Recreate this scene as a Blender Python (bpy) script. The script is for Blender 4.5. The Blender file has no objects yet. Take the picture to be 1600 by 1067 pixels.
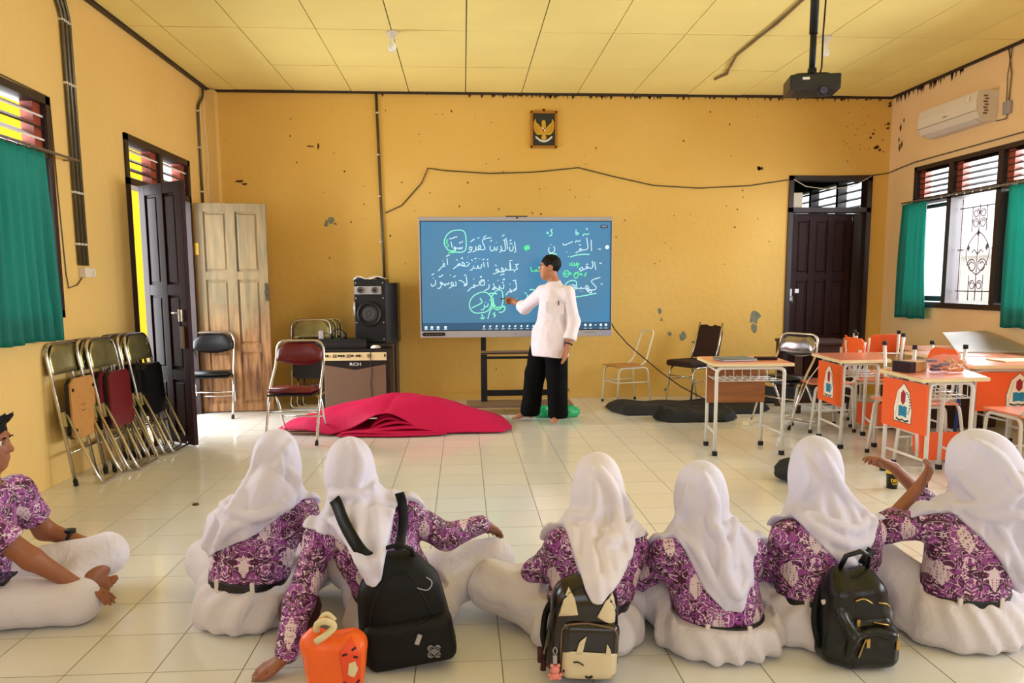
import bpy, bmesh, math, random
import numpy as np
from mathutils import Vector, Matrix
PI = math.pi
S = bpy.context.scene
COL = S.collection
random.seed(7)

# ------------------------------------------------------------------ camera
CAMZ = 1.324
cd = bpy.data.cameras.new('camera'); cam = bpy.data.objects.new('camera', cd); COL.objects.link(cam)
_p, _y, _r = .122967, .062045, -.0048264
fw = Vector((math.sin(_y)*math.cos(_p), math.cos(_y)*math.cos(_p), -math.sin(_p)))
rt = Vector((math.cos(_y), -math.sin(_y), 0)); up = rt.cross(fw)
rt2 = math.cos(_r)*rt + math.sin(_r)*up; up2 = -math.sin(_r)*rt + math.cos(_r)*up
cam.matrix_world = Matrix(((rt2.x, up2.x, -fw.x, 0), (rt2.y, up2.y, -fw.y, 0), (rt2.z, up2.z, -fw.z, CAMZ), (0, 0, 0, 1)))
cd.sensor_fit = 'HORIZONTAL'; cd.sensor_width = 36
cd.lens = 1202.4/1600*36
cd.shift_y = (592.13-533.5)/1600
cd.clip_start = .05
S.camera = cam

# ------------------------------------------------------------------ light and exposure
S.view_settings.view_transform = 'Standard'; S.view_settings.look = 'None'
S.view_settings.exposure = 0.86; S.view_settings.gamma = 1
S.view_settings.use_curve_mapping = False
W = bpy.data.worlds.new('daylight'); S.world = W; W.use_nodes = True
bg = W.node_tree.nodes['Background']; bg.inputs[0].default_value = (.88, .94, 1, 1); bg.inputs[1].default_value = 1.1
def area(name, loc, rot, sx, sy, power, col=(1, 1, 1)):
    l = bpy.data.lights.new(name, 'AREA'); l.shape = 'RECTANGLE'; l.size = sx; l.size_y = sy; l.energy = power; l.color = col
    o = bpy.data.objects.new(name, l); COL.objects.link(o); o.location = loc; o.rotation_euler = rot
    return o
area('window_daylight', (5.75, 6.6, 2.0), (0, PI/2, 0), 1.9, 3.6, 300, (.86, .93, 1))
area('window_daylight', (5.75, 1.5, 2.0), (0, PI/2, 0), 1.9, 4.0, 110, (.86, .93, 1))
area('door_daylight', (-3.7, 7.4, 1.5), (0, -PI/2, 0), 2.2, 1.8, 105, (.9, .95, 1))
area('window_daylight', (-3.6, 3.9, 1.9), (0, -PI/2, 0), 1.6, 3.0, 85, (.9, .95, 1))
area('rear_daylight', (1.1, -2.2, 2.3), (math.radians(82), 0, 0), 6.5, 2.4, 16, (.86, .93, 1))

# ------------------------------------------------------------------ helpers
def lin(c):
    return tuple(((x/255)/12.92 if x/255 <= .04045 else ((x/255+.055)/1.055)**2.4) for x in c)
MATS = {}
def mat(name, rgb, rough=.5, metal=0.0, var=0.0, vscale=6.0, bump=0.0, bscale=40.0, spec=None, emit=0.0, alpha=1.0, trans=0.0, stretch=None, coat=0.0):
    m = bpy.data.materials.new(name); m.use_nodes = True; nt = m.node_tree; b = nt.nodes['Principled BSDF']
    c = lin(rgb) + (1,)
    b.inputs['Base Color'].default_value = c; b.inputs['Roughness'].default_value = rough; b.inputs['Metallic'].default_value = metal
    if spec is not None: b.inputs['Specular IOR Level'].default_value = spec
    if coat: b.inputs['Coat Weight'].default_value = coat
    if trans: b.inputs['Transmission Weight'].default_value = trans
    if alpha < 1: b.inputs['Alpha'].default_value = alpha
    if emit: b.inputs['Emission Color'].default_value = c; b.inputs['Emission Strength'].default_value = emit
    if var or bump:
        tc = nt.nodes.new('ShaderNodeTexCoord'); mp = nt.nodes.new('ShaderNodeMapping')
        nt.links.new(tc.outputs['Object'], mp.inputs[0])
        if stretch: mp.inputs['Scale'].default_value = stretch
    if var:
        n = nt.nodes.new('ShaderNodeTexNoise'); n.inputs['Scale'].default_value = vscale; n.inputs['Detail'].default_value = 5
        nt.links.new(mp.outputs[0], n.inputs['Vector'])
        r = nt.nodes.new('ShaderNodeValToRGB'); e = r.color_ramp.elements
        e[0].position = .3; e[1].position = .7
        e[0].color = tuple(x*(1-var) for x in c[:3])+(1,); e[1].color = tuple(min(1, x*(1+var)) for x in c[:3])+(1,)
        nt.links.new(n.outputs['Fac'], r.inputs[0]); nt.links.new(r.outputs[0], b.inputs['Base Color'])
    if bump:
        n2 = nt.nodes.new('ShaderNodeTexNoise'); n2.inputs['Scale'].default_value = bscale; n2.inputs['Detail'].default_value = 4
        nt.links.new(mp.outputs[0], n2.inputs['Vector'])
        bm_ = nt.nodes.new('ShaderNodeBump'); bm_.inputs['Strength'].default_value = bump; bm_.inputs['Distance'].default_value = .02
        nt.links.new(n2.outputs['Fac'], bm_.inputs['Height']); nt.links.new(bm_.outputs[0], b.inputs['Normal'])
    MATS[name] = m
    return m

class MB:
    """collects shapes into one mesh"""
    def __init__(s): s.v = []; s.f = []; s.sm = []; s.ch = []
    def add(s, vs, fs, smooth=False):
        o = len(s.v); s.ch.append(o); s.v += [tuple(v) for v in vs]; s.f += [tuple(i+o for i in f) for f in fs]; s.sm += [smooth]*len(fs); return s
    def box(s, a, b, ch=0.0):
        x0, y0, z0 = (min(a[i], b[i]) for i in range(3)); x1, y1, z1 = (max(a[i], b[i]) for i in range(3))
        if ch <= 0:
            return s.add([(x0,y0,z0),(x1,y0,z0),(x1,y1,z0),(x0,y1,z0),(x0,y0,z1),(x1,y0,z1),(x1,y1,z1),(x0,y1,z1)],
                         [(0,3,2,1),(4,5,6,7),(0,1,5,4),(1,2,6,5),(2,3,7,6),(3,0,4,7)])
        bm = bmesh.new(); bmesh.ops.create_cube(bm, size=1)
        for v in bm.verts: v.co = Vector((x0+(v.co.x+.5)*(x1-x0), y0+(v.co.y+.5)*(y1-y0), z0+(v.co.z+.5)*(z1-z0)))
        bmesh.ops.bevel(bm, geom=bm.edges[:], offset=ch, segments=2, affect='EDGES', profile=.6)
        return s.bm(bm)
    def bm(s, bm, smooth=False):
        bm.verts.index_update()
        s.add([v.co[:] for v in bm.verts], [[v.index for v in f.verts] for f in bm.faces], smooth); bm.free(); return s
    def prism(s, pts, z0, z1):
        """pts: xy outline, extruded in z"""
        n = len(pts); vs = [(p[0], p[1], z0) for p in pts]+[(p[0], p[1], z1) for p in pts]
        return s.add(vs, [tuple(range(n-1, -1, -1)), tuple(range(n, 2*n))]+[(i, (i+1) % n, n+(i+1) % n, n+i) for i in range(n)])
    def prism_y(s, pts, y0, y1):
        """pts: xz outline, extruded in y"""
        n = len(pts); vs = [(p[0], y0, p[1]) for p in pts]+[(p[0], y1, p[1]) for p in pts]
        return s.add(vs, [tuple(range(n)), tuple(range(2*n-1, n-1, -1))]+[(i, n+i, n+(i+1) % n, (i+1) % n) for i in range(n)])
    def tube(s, pts, r, n=8, closed=False, caps=True):
        pts = [Vector(p) for p in pts]; N = len(pts); rs = r if isinstance(r, (list, tuple)) else [r]*N
        vs = []; prev = None
        for i, p in enumerate(pts):
            if closed: t = pts[(i+1) % N]-pts[i-1]
            else: t = pts[min(i+1, N-1)]-pts[max(i-1, 0)]
            t.normalize()
            if prev is None: a = t.orthogonal().normalized()
            else:
                a = prev - t*prev.dot(t)
                a = a.normalized() if a.length > 1e-6 else t.orthogonal().normalized()
            prev = a; b = t.cross(a)
            for k in range(n):
                w = 2*PI*k/n; vs.append(p+(a*math.cos(w)+b*math.sin(w))*rs[i])
        fs = []
        for i in range(N if closed else N-1):
            j = (i+1) % N
            for k in range(n): fs.append((i*n+k, i*n+(k+1) % n, j*n+(k+1) % n, j*n+k))
        s.add(vs, fs, True)
        if not closed and caps:
            o = len(s.v)-len(vs); s.f.append(tuple(range(o+n-1, o-1, -1))); s.f.append(tuple(range(o+(N-1)*n, o+N*n))); s.sm += [False, False]
        return s
    def bent(s, pts, r, rad=.04, n=8, seg=5, closed=False):
        """tube through pts with rounded corners"""
        return s.tube(rounded(pts, rad, seg, closed), r, n, closed)
    def lathe(s, prof, c=(0, 0, 0), n=24):
        vs = []; m = len(prof)
        for i in range(n):
            w = 2*PI*i/n
            for (r, z) in prof: vs.append((c[0]+r*math.cos(w), c[1]+r*math.sin(w), c[2]+z))
        return s.add(vs, [(i*m+k, ((i+1) % n)*m+k, ((i+1) % n)*m+k+1, i*m+k+1) for i in range(n) for k in range(m-1)], True)
    def grid(s, P, smooth=True, thick=0):
        """P[i][j] points"""
        a = len(P); b = len(P[0]); return s.add([p for r in P for p in r], [(i*b+j, i*b+j+1, (i+1)*b+j+1, (i+1)*b+j) for i in range(a-1) for j in range(b-1)], smooth)
    def xf(s, M):
        s.v = [tuple(M @ Vector(v)) for v in s.v]; return s
    def build(s, name, m=None, parent=None, label=None):
        if name in ('stretcher', 'apron', 'mullion', 'hinge', 'crossbar', 'port', 'rivet', 'stripe', 'tie_bar', 'crest_laurel', 'vent_slot', 'screw', 'bracket') and len(s.ch) > 1:
            o = None
            for i, a in enumerate(s.ch):
                b = s.ch[i+1] if i+1 < len(s.ch) else len(s.v); g = MB(); g.v = s.v[a:b]
                for f, q in zip(s.f, s.sm):
                    if a <= min(f) < b: g.f.append(tuple(k-a for k in f)); g.sm.append(q)
                g.ch = [0]; o = g.build(name, m, parent, label)
            return o
        me = bpy.data.meshes.new(name); me.from_pydata(s.v, [], s.f); me.update()
        if any(s.sm): me.polygons.foreach_set('use_smooth', s.sm)
        return link(name, me, m, parent, label)
def link(name, me, m=None, parent=None, label=None):
    o = bpy.data.objects.new(name, me); COL.objects.link(o)
    if m is not None: me.materials.append(MATS[m] if isinstance(m, str) else m)
    if parent is not None: o.parent = parent
    if label: o['label'] = label
    return o
def rounded(pts, rad, seg=5, closed=False):
    pts = [Vector(p) for p in pts]; out = []; N = len(pts)
    for i in range(N):
        if not closed and i in (0, N-1): out.append(pts[i]); continue
        p = pts[i]; a = pts[i-1]-p; b = pts[(i+1) % N]-p
        r = min(rad, a.length*.48, b.length*.48); pa = p+a.normalized()*r; pb = p+b.normalized()*r
        for k in range(seg+1):
            t = k/seg; out.append(pa*(1-t)**2+p*2*t*(1-t)+pb*t*t)
    return out
def thing(name, label, cat, loc=(0, 0, 0), rz=0.0, group=None, M=None):
    o = bpy.data.objects.new(name, None); COL.objects.link(o); o.empty_display_size = .1
    if M is not None: o.matrix_world = M
    else: o.location = loc; o.rotation_euler = (0, 0, rz)
    o['label'] = label; o['category'] = cat
    if group: o['group'] = group
    return o
def tag(o, label, cat, group=None):
    o['label'] = label; o['category'] = cat
    if group: o['group'] = group
    return o
def struct(name, mb, m): 
    o = mb.build(name, m); o['kind'] = 'structure'; return o
def sempty(name, loc=(0, 0, 0)):
    o = bpy.data.objects.new(name, None); COL.objects.link(o); o.location = loc; o['kind'] = 'structure'; return o
def dup(root, label, M=None, loc=None, rz=None, group=None):
    r = root.copy(); COL.objects.link(r); r['label'] = label
    if group: r['group'] = group
    if M is not None: r.matrix_world = M
    if loc is not None: r.location = loc; r.rotation_euler = (0, 0, rz or 0)
    for ch in list(root.children):
        c = ch.copy(); COL.objects.link(c); c.parent = r
        for g in list(ch.children):
            d = g.copy(); COL.objects.link(d); d.parent = c
    return r
def text_mesh(body, size, depth=.001):
    cu = bpy.data.curves.new('lettering', 'FONT'); cu.body = body; cu.size = size; cu.extrude = depth; cu.align_x = 'CENTER'; cu.align_y = 'CENTER'
    cu.resolution_u = 3
    o = bpy.data.objects.new('tmp', cu); COL.objects.link(o); bpy.context.view_layer.update()
    me = bpy.data.meshes.new_from_object(o.evaluated_get(bpy.context.evaluated_depsgraph_get()))
    bpy.data.objects.remove(o); return me
def put_text(body, size, M, m, parent, name='lettering'):
    me = text_mesh(body, size); me.transform(M); me.materials.clear(); return link(name, me, m, parent)
RX90 = Matrix.Rotation(PI/2, 4, 'X')

# ------------------------------------------------------------------ materials
mat('ceiling_paint', (252, 232, 148), .75, var=.05, vscale=1.3)
mat('grout', (128, 116, 92), .8)
mat('ceiling_gap', (60, 46, 20), .9)
mat('maroon_wood', (42, 13, 16), .55, spec=.2, var=.25, vscale=5, stretch=(8, 8, 1))
mat('dark_frame', (44, 26, 22), .5, var=.2)
mat('red_wood', (150, 66, 44), .5, var=.15)
mat('white_slat', (238, 232, 232), .5)
mat('conduit_metal', (96, 88, 70), .35, .6, var=.15, vscale=20)
mat('pvc_white', (224, 212, 196), .5)
mat('cable_black', (26, 22, 20), .6)
mat('black_plastic', (22, 22, 24), .45, spec=.3)
mat('black_vinyl', (14, 13, 14), .35)
mat('maroon_vinyl', (104, 16, 26), .33, var=.08)
mat('chrome', (205, 198, 190), .22, .95)
mat('plate_metal', (170, 160, 110), .32, .75, var=.2, vscale=8)
mat('rubber', (20, 20, 20), .8)
mat('tan_board', (188, 132, 66), .6, var=.08, vscale=15)
mat('paper_white', (232, 228, 222), .7)
mat('cream_metal', (232, 222, 188), .4)
mat('white_metal', (226, 222, 216), .38)
mat('brown_cushion', (48, 22, 20), .8, bump=.2, bscale=120)
mat('orange_board', (244, 98, 42), .38)
mat('orange_top', (240, 140, 108), .3, spec=1.0, coat=1.0); MATS['orange_top'].node_tree.nodes['Principled BSDF'].inputs['Coat Roughness'].default_value = .3
mat('cream_edge', (232, 212, 168), .45)
mat('plywood', (152, 92, 44), .5, var=.22, vscale=4, stretch=(1, 1, 7))
mat('red_cloth', (200, 8, 76), .6, bump=.35, bscale=9, spec=.3)
mat('black_cloth', (22, 25, 28), .75, bump=.3, bscale=10)
mat('dark_wood', (58, 32, 24), .5, var=.2)
mat('grey_sheet', (176, 166, 158), .5, var=.05)
mat('projector_black', (26, 26, 26), .4)
mat('glass_lens', (60, 60, 90), .05)
mat('bulb_glass', (245, 244, 238), .2)
mat('gold', (214, 170, 50), .35, .3)
mat('gold_frame', (176, 116, 30), .4, .4)
mat('picture_dark', (36, 40, 34), .4)
mat('scroll_white', (225, 222, 205), .5)
mat('shield_red', (176, 30, 34), .5)
mat('silver', (172, 168, 172), .35, .4)
mat('plaster_grey', (128, 132, 112), .9, var=.2, vscale=30)
mat('mould', (88, 60, 34), .95)
mat('green_plastic', (30, 200, 130), .25, alpha=.8)
mat('brown_plate', (120, 96, 74), .45)
mat('amp_grille', (150, 122, 108), .8)
mat('amp_panel', (222, 200, 150), .4)
mat('cone_grey', (52, 50, 50), .6)
mat('white_letter', (240, 240, 238), .5)
mat('emblem_white', (246, 240, 228), .5)
mat('emblem_blue', (24, 130, 176), .5)
mat('emblem_red', (160, 22, 48), .5)
mat('emblem_black', (30, 34, 40), .5)
mat('blue_strap', (26, 60, 130), .6)
mat('ground_concrete', (206, 202, 192), .9)
mat('yellow_column', (255, 214, 20), .7)
mat('pale_wall', (236, 232, 226), .9)
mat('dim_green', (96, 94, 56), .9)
mat('rail_brown', (96, 52, 50), .6)
mat('steel_rod', (150, 140, 130), .35, .6)
mat('grille_iron', (92, 66, 66), .5)
mat('old_shutter', (112, 118, 110), .7, var=.15)

def wall_mat(name, rgb, rgb2, spots=True):
    m = mat(name, rgb, .62); nt = m.node_tree; b = nt.nodes['Principled BSDF']; L = nt.links.new
    tc = nt.nodes.new('ShaderNodeTexCoord')
    n = nt.nodes.new('ShaderNodeTexNoise'); n.inputs['Scale'].default_value = .8; n.inputs['Detail'].default_value = 5; L(tc.outputs['Object'], n.inputs['Vector'])
    r = nt.nodes.new('ShaderNodeValToRGB'); r.color_ramp.elements[0].position = .35; r.color_ramp.elements[1].position = .65
    r.color_ramp.elements[0].color = lin(rgb)+(1,); r.color_ramp.elements[1].color = lin(rgb2)+(1,)
    L(n.outputs['Fac'], r.inputs[0]); out = r.outputs[0]
    # chipped spots
    n2 = nt.nodes.new('ShaderNodeTexNoise'); n2.inputs['Scale'].default_value = 6.5; n2.inputs['Detail'].default_value = 6; n2.inputs['Roughness'].default_value = .62; L(tc.outputs['Object'], n2.inputs['Vector'])
    r2 = nt.nodes.new('ShaderNodeValToRGB'); r2.color_ramp.elements[0].position = .725 if spots else .78; r2.color_ramp.elements[1].position = .74 if spots else .8
    L(n2.outputs['Fac'], r2.inputs[0])
    mx = nt.nodes.new('ShaderNodeMix'); mx.data_type = 'RGBA'; L(r2.outputs[0], mx.inputs[0]); L(out, mx.inputs[6]); mx.inputs[7].default_value = lin((112, 92, 58))+(1,)
    L(mx.outputs[2], b.inputs['Base Color'])
    bp = nt.nodes.new('ShaderNodeBump'); bp.inputs['Strength'].default_value = .25; bp.inputs['Distance'].default_value = .02
    n3 = nt.nodes.new('ShaderNodeTexNoise'); n3.inputs['Scale'].default_value = 14; L(tc.outputs['Object'], n3.inputs['Vector'])
    L(n3.outputs['Fac'], bp.inputs['Height']); L(bp.outputs[0], b.inputs['Normal'])
wall_mat('wall_ochre', (226, 180, 84), (232, 188, 98))
wall_mat('wall_apricot', (230, 190, 112), (234, 196, 122), False)
wall_mat('wall_apricot_pale', (238, 200, 146), (242, 206, 156), False)

def tile_mat():
    m = mat('floor_tile', (236, 228, 206), .12, spec=.6); nt = m.node_tree; b = nt.nodes['Principled BSDF']; L = nt.links.new
    oi = nt.nodes.new('ShaderNodeObjectInfo'); r = nt.nodes.new('ShaderNodeValToRGB')
    r.color_ramp.elements[0].color = lin((226, 222, 212))+(1,); r.color_ramp.elements[1].color = lin((231, 227, 218))+(1,)
    L(oi.outputs['Random'], r.inputs[0]); L(r.outputs[0], b.inputs['Base Color'])
    tc = nt.nodes.new('ShaderNodeTexCoord'); n = nt.nodes.new('ShaderNodeTexNoise'); n.inputs['Scale'].default_value = 3; n.inputs['Detail'].default_value = 3
    L(tc.outputs['Object'], n.inputs['Vector'])
    r3 = nt.nodes.new('ShaderNodeMapRange'); r3.inputs['To Min'].default_value = .08; r3.inputs['To Max'].default_value = .2; L(n.outputs['Fac'], r3.inputs[0]); L(r3.outputs[0], b.inputs['Roughness'])
    bp = nt.nodes.new('ShaderNodeBump'); bp.inputs['Strength'].default_value = .05; bp.inputs['Distance'].default_value = .02; L(n.outputs['Fac'], bp.inputs['Height']); L(bp.outputs[0], b.inputs['Normal'])
tile_mat()

def old_wood():
    m = mat('weathered_wood', (150, 92, 46), .55); nt = m.node_tree; b = nt.nodes['Principled BSDF']; L = nt.links.new
    tc = nt.nodes.new('ShaderNodeTexCoord'); mp = nt.nodes.new('ShaderNodeMapping'); mp.inputs['Scale'].default_value = (9, 9, 1.1); L(tc.outputs['Object'], mp.inputs[0])
    n = nt.nodes.new('ShaderNodeTexNoise'); n.inputs['Scale'].default_value = 2.6; n.inputs['Detail'].default_value = 8; L(mp.outputs[0], n.inputs['Vector'])
    r = nt.nodes.new('ShaderNodeValToRGB'); e = r.color_ramp.elements; e[0].position = .32; e[0].color = lin((92, 50, 24))+(1,); e[1].position = .68; e[1].color = lin((172, 124, 74))+(1,)
    L(n.outputs['Fac'], r.inputs[0])
    n2 = nt.nodes.new('ShaderNodeTexNoise'); n2.inputs['Scale'].default_value = 1.3; n2.inputs['Detail'].default_value = 4; L(tc.outputs['Object'], n2.inputs['Vector'])
    sx = nt.nodes.new('ShaderNodeSeparateXYZ'); L(tc.outputs['Object'], sx.inputs[0])
    ad = nt.nodes.new('ShaderNodeMath'); ad.operation = 'MULTIPLY_ADD'; ad.inputs[1].default_value = .42; L(sx.outputs[2], ad.inputs[0]); L(n2.outputs['Fac'], ad.inputs[2])
    r2 = nt.nodes.new('ShaderNodeValToRGB'); r2.color_ramp.elements[0].position = .85; r2.color_ramp.elements[1].position = 1.2; 
    r2.color_ramp.elements[1].position = 1.0; r2.color_ramp.elements[0].position = .8
    L(ad.outputs[0], r2.inputs[0])
    mu = nt.nodes.new('ShaderNodeMath'); mu.operation = 'MULTIPLY'; mu.inputs[1].default_value = .6; L(r2.outputs[0], mu.inputs[0])
    mx = nt.nodes.new('ShaderNodeMix'); mx.data_type = 'RGBA'; L(mu.outputs[0], mx.inputs[0]); L(r.outputs[0], mx.inputs[6]); mx.inputs[7].default_value = lin((132, 126, 94))+(1,)
    L(mx.outputs[2], b.inputs['Base Color'])
old_wood()

def curtain_mat():
    m = mat('teal_curtain', (0, 124, 114), .6); nt = m.node_tree; b = nt.nodes['Principled BSDF']; L = nt.links.new
    out = nt.nodes['Material Output']; tr = nt.nodes.new('ShaderNodeBsdfTranslucent'); tr.inputs[0].default_value = lin((6, 160, 146))+(1,)
    mx = nt.nodes.new('ShaderNodeMixShader'); mx.inputs[0].default_value = .38; L(b.outputs[0], mx.inputs[1]); L(tr.outputs[0], mx.inputs[2]); L(mx.outputs[0], out.inputs[0])
curtain_mat()
# ------------------------------------------------------------------ room shell
XL, XR, YB, YF, H = -2.744, 4.942, 8.859, -1.6, 3.426
# floor: base slab with tile children
fl = struct('floor', MB().box((XL-.2, YF-.4, -.15), (XR+.2, YB+4.3, -.0012)), 'grout')
OX, OY, TS = -.1816, 3.4841, .3
def pxy(P):
    d = Vector(P)-Vector((0, 0, CAMZ)); z = d.dot(fw); return (800+1202.4*d.dot(rt2)/z, 592.1-1202.4*d.dot(up2)/z) if z > .2 else (9e9, 9e9)
tile_me = MB().box((.002, .002, -.004), (TS-.002, TS-.002, 0), .0)
tile_me = tile_me.build('tile_proto', 'floor_tile'); tm = tile_me.data; bpy.data.objects.remove(tile_me)
cells = []
for i in range(-12, 20):
    for j in range(-20, 20):
        x, y = OX+i*TS, OY-j*TS
        if x+TS < XL or x > XR or y+TS < YF or y > YB: continue
        a = (max(x, XL), max(y, YF)); b_ = (min(x+TS, XR), min(y+TS, YB))
        u, v = pxy(((a[0]+b_[0])/2, (a[1]+b_[1])/2, 0)); cells.append((x, y, a, b_, 0 < u < 1600 and 600 < v < 1085))
vis = sorted([c for c in cells if c[4] and c[2][0] == c[0] and c[2][1] == c[1] and c[3][0] == c[0]+TS and c[3][1] == c[1]+TS], key=lambda c: c[1])[:298]
vs_ = set((c[0], c[1]) for c in vis)
for c in vis:
    o = bpy.data.objects.new('tile', tm); COL.objects.link(o); o.parent = fl; o.location = (c[0], c[1], random.uniform(-.0004, .0))
g = MB()
for c in cells:
    if (c[0], c[1]) in vs_: continue
    g.box((c[2][0]+.002, c[2][1]+.003, -.004), (c[3][0]-.002, c[3][1]-.003, 0))
g = g.build('tile_field', 'floor_tile', fl); g['kind'] = 'stuff'

# ceiling: base board with panels below it
ce = struct('ceiling', MB().box((XL-.2, YF-.4, H+.012), (XR+.2, YB+.15, H+.12)), 'ceiling_gap')
px0, pw, py0, pd = .05, .6225, 6.76, 1.09
k = 0
for i in range(-6, 9):
    for j in range(-9, 3):
        x0, x1 = max(px0+i*pw, XL+.03), min(px0+(i+1)*pw, XR-.03); y0, y1 = max(py0+j*pd, YF), min(py0+(j+1)*pd, YB-.03)
        if x1-x0 < .04 or y1-y0 < .04: continue
        P = []; sag = random.uniform(.0, .006); t0 = random.uniform(-.002, .002)
        for a in range(4):
            P.append([(x0+.0045+(x1-x0-.009)*a/3, y0+.0045+(y1-y0-.009)*b/3, H-sag*math.sin(PI*a/3)*math.sin(PI*b/3)+t0) for b in range(4)])
        m_ = MB().grid([r[::-1] for r in P], True)
        m_.add([P[0][0], P[3][0], P[3][3], P[0][3]]+[(q[0], q[1], H+.012) for q in (P[0][0], P[3][0], P[3][3], P[0][3])], [(0, 1, 5, 4), (1, 2, 6, 5), (2, 3, 7, 6), (3, 0, 4, 7)])
        m_.build('panel', 'ceiling_paint', ce)
struct('trim_1', MB().box((XL, YB-.03, H-.022), (XR, YB, H+.012)).box((XL, YF, H-.03), (XL+.028, YB, H+.012)).box((XR-.028, YF, H-.022), (XR, YB, H+.012)), 'dark_frame')

# walls with their openings
T = .15
# back wall: door_2 opening x 3.76..4.745, z..2.545
struct('wall_back', MB().box((XL-T, YB, 0), (3.76, YB+T, H+.1)).box((3.76, YB, 2.545), (4.745, YB+T, H+.1)).box((4.745, YB, 0), (XR+T, YB+T, H+.1)), 'wall_ochre')
# left wall: window y 3.0..5.47 z 1.11..2.56 ; door y 6.62..8.11 z 0..2.56 ; another window y -.5..2.0
g = MB()
for y0, y1 in ((YF, -.5), (2.0, 3.0), (5.47, 6.62), (8.11, YB+T)): g.box((XL-T, y0, 0), (XL, y1, H+.1))
g.box((XL-T, 6.62, 2.56), (XL, 8.11, H+.1))
for y0, y1 in ((3.0, 5.47), (-.5, 2.0)): g.box((XL-T, y0, 0), (XL, y1, 1.11)).box((XL-T, y0, 2.56), (XL, y1, H+.1))
struct('wall_left', g, 'wall_apricot')
g = MB()
for y0, y1 in ((YF, .2), (3.0, 4.7), (8.31, YB+T)): g.box((XR, y0, 0), (XR+T, y1, H+.1))
for y0, y1 in ((.2, 3.0), (4.7, 8.31)): g.box((XR, y0, 0), (XR+T, y1, 1.09)).box((XR, y0, 2.56), (XR+T, y1, H+.1))
struct('wall_right', g, 'wall_apricot_pale')
g = MB().box((XL-T, YF-T, 0), (XR+T, YF, 1.05)).box((XL-T, YF-T, 2.6), (XR+T, YF, H+.1)).box((XL-T, YF-T, 1.05), (-1.2, YF, 2.6)).box((3.4, YF-T, 1.05), (XR+T, YF, 2.6))
struct('wall_front', g, 'wall_apricot')
# pilaster line in the far left corner and the low kerb under the back wall
struct('trim_2', MB().box((XL, YB-.11, 0), (XL+.1, YB, H-.02)), 'wall_apricot')
struct('baseboard_back', MB().box((-.9, YB-.05, 0), (.75, YB, .07)), 'wall_ochre')

# the next room seen through the transom of the back door
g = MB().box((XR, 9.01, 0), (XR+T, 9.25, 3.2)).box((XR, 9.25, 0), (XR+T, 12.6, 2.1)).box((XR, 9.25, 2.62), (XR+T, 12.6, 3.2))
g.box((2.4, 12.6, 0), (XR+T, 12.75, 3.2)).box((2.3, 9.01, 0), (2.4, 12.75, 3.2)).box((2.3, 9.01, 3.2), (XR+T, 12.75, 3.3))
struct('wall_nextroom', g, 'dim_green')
w3 = sempty('window_3', (XR, 9.25, 2.1))
for k in range(5):
    MB().box((-.02, k*.8-.02, 0), (.1, k*.8+.04, .52)).build('mullion', 'dark_frame', w3)
for k in range(5):
    MB().add([(.0, .03, .06+k*.1), (.1, .03, .1+k*.1), (.1, 3.3, .1+k*.1), (.0, 3.3, .06+k*.1), (.0, .03, .05+k*.1), (.1, .03, .09+k*.1), (.1, 3.3, .09+k*.1), (.0, 3.3, .05+k*.1)],
             [(0, 1, 2, 3), (7, 6, 5, 4), (0, 4, 5, 1), (1, 5, 6, 2), (2, 6, 7, 3), (3, 7, 4, 0)]).build('slat', 'dark_frame', w3)

# outside: ground, veranda columns, neighbouring pale wall
struct('trim_3', MB().box((-14, -8, -.3), (XL-.2, 20, -.12)).box((XR+.2, -8, -.3), (18, 20, -.12)), 'ground_concrete').name = 'ground_outside'
struct('column_outside', MB().box((-4.35, 7.55, -.12), (-3.95, 7.95, 3.2)), 'yellow_column')
struct('column_outside', MB().box((-4.35, 10.1, -.12), (-3.95, 10.5, 3.2)), 'yellow_column')
struct('wall_outside', MB().box((8.6, 4.5, -.12), (8.8, 13, 1.75)).box((8.5, 4.5, 1.75), (8.9, 13, 1.85)), 'pale_wall')
struct('trim_outside', MB().box((8.55, 4.5, .85), (8.6, 13, .95)).box((8.55, 4.5, .45), (8.6, 13, .5)), 'old_shutter')

def slat_x(y0, y1, z, x0, x1, dz, t=.012):
    return MB().add([(x0, y0, z), (x1, y0, z+dz), (x1, y1, z+dz), (x0, y1, z), (x0, y0, z-t), (x1, y0, z+dz-t), (x1, y1, z+dz-t), (x0, y1, z-t)],
                    [(0, 3, 2, 1), (4, 5, 6, 7), (0, 1, 5, 4), (1, 2, 6, 5), (2, 3, 7, 6), (3, 0, 4, 7)])
# window_1 (left wall)
w1 = sempty('window_1', (XL, 3.0, 1.11))
def fr(mbx, name='window_frame', m='dark_frame', par=w1): return mbx.build(name, m, par)
fr(MB().box((-.13, 0, 0), (.02, 2.47, .05)).box((-.13, 0, 1.40), (.02, 2.47, 1.45)).box((-.13, 2.42, 0), (.02, 2.47, 1.45)).box((-.13, 0, 0), (.02, .05, 1.45)).box((-.12, 0, 1.05), (.015, 2.47, 1.10)))
for y in (.8, 1.6): fr(MB().box((-.12, y, .05), (.015, y+.05, 1.40)), 'mullion')
for k, (ya, yb) in enumerate(((.05, .8), (.85, 1.6), (1.65, 2.42))):
    for q in range(4): slat_x(ya, yb, 1.15+q*.075, -.10, -.005, -.05).build('slat', 'white_slat' if q % 2 else 'dark_frame', w1)
    MB().box((-.1, yb-.09, 1.10), (-.02, yb, 1.40)).build('side_panel', 'red_wood', w1)
MB().box((-.07, 2.32, .05), (-.035, 2.42, 1.05)).build('casement_stile', 'red_wood', w1)
MB().box((-.06, .05, .05), (-.055, 2.32, 1.05)).build('window_pane', 'frost', w1) if 'frost' in MATS else None
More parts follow.
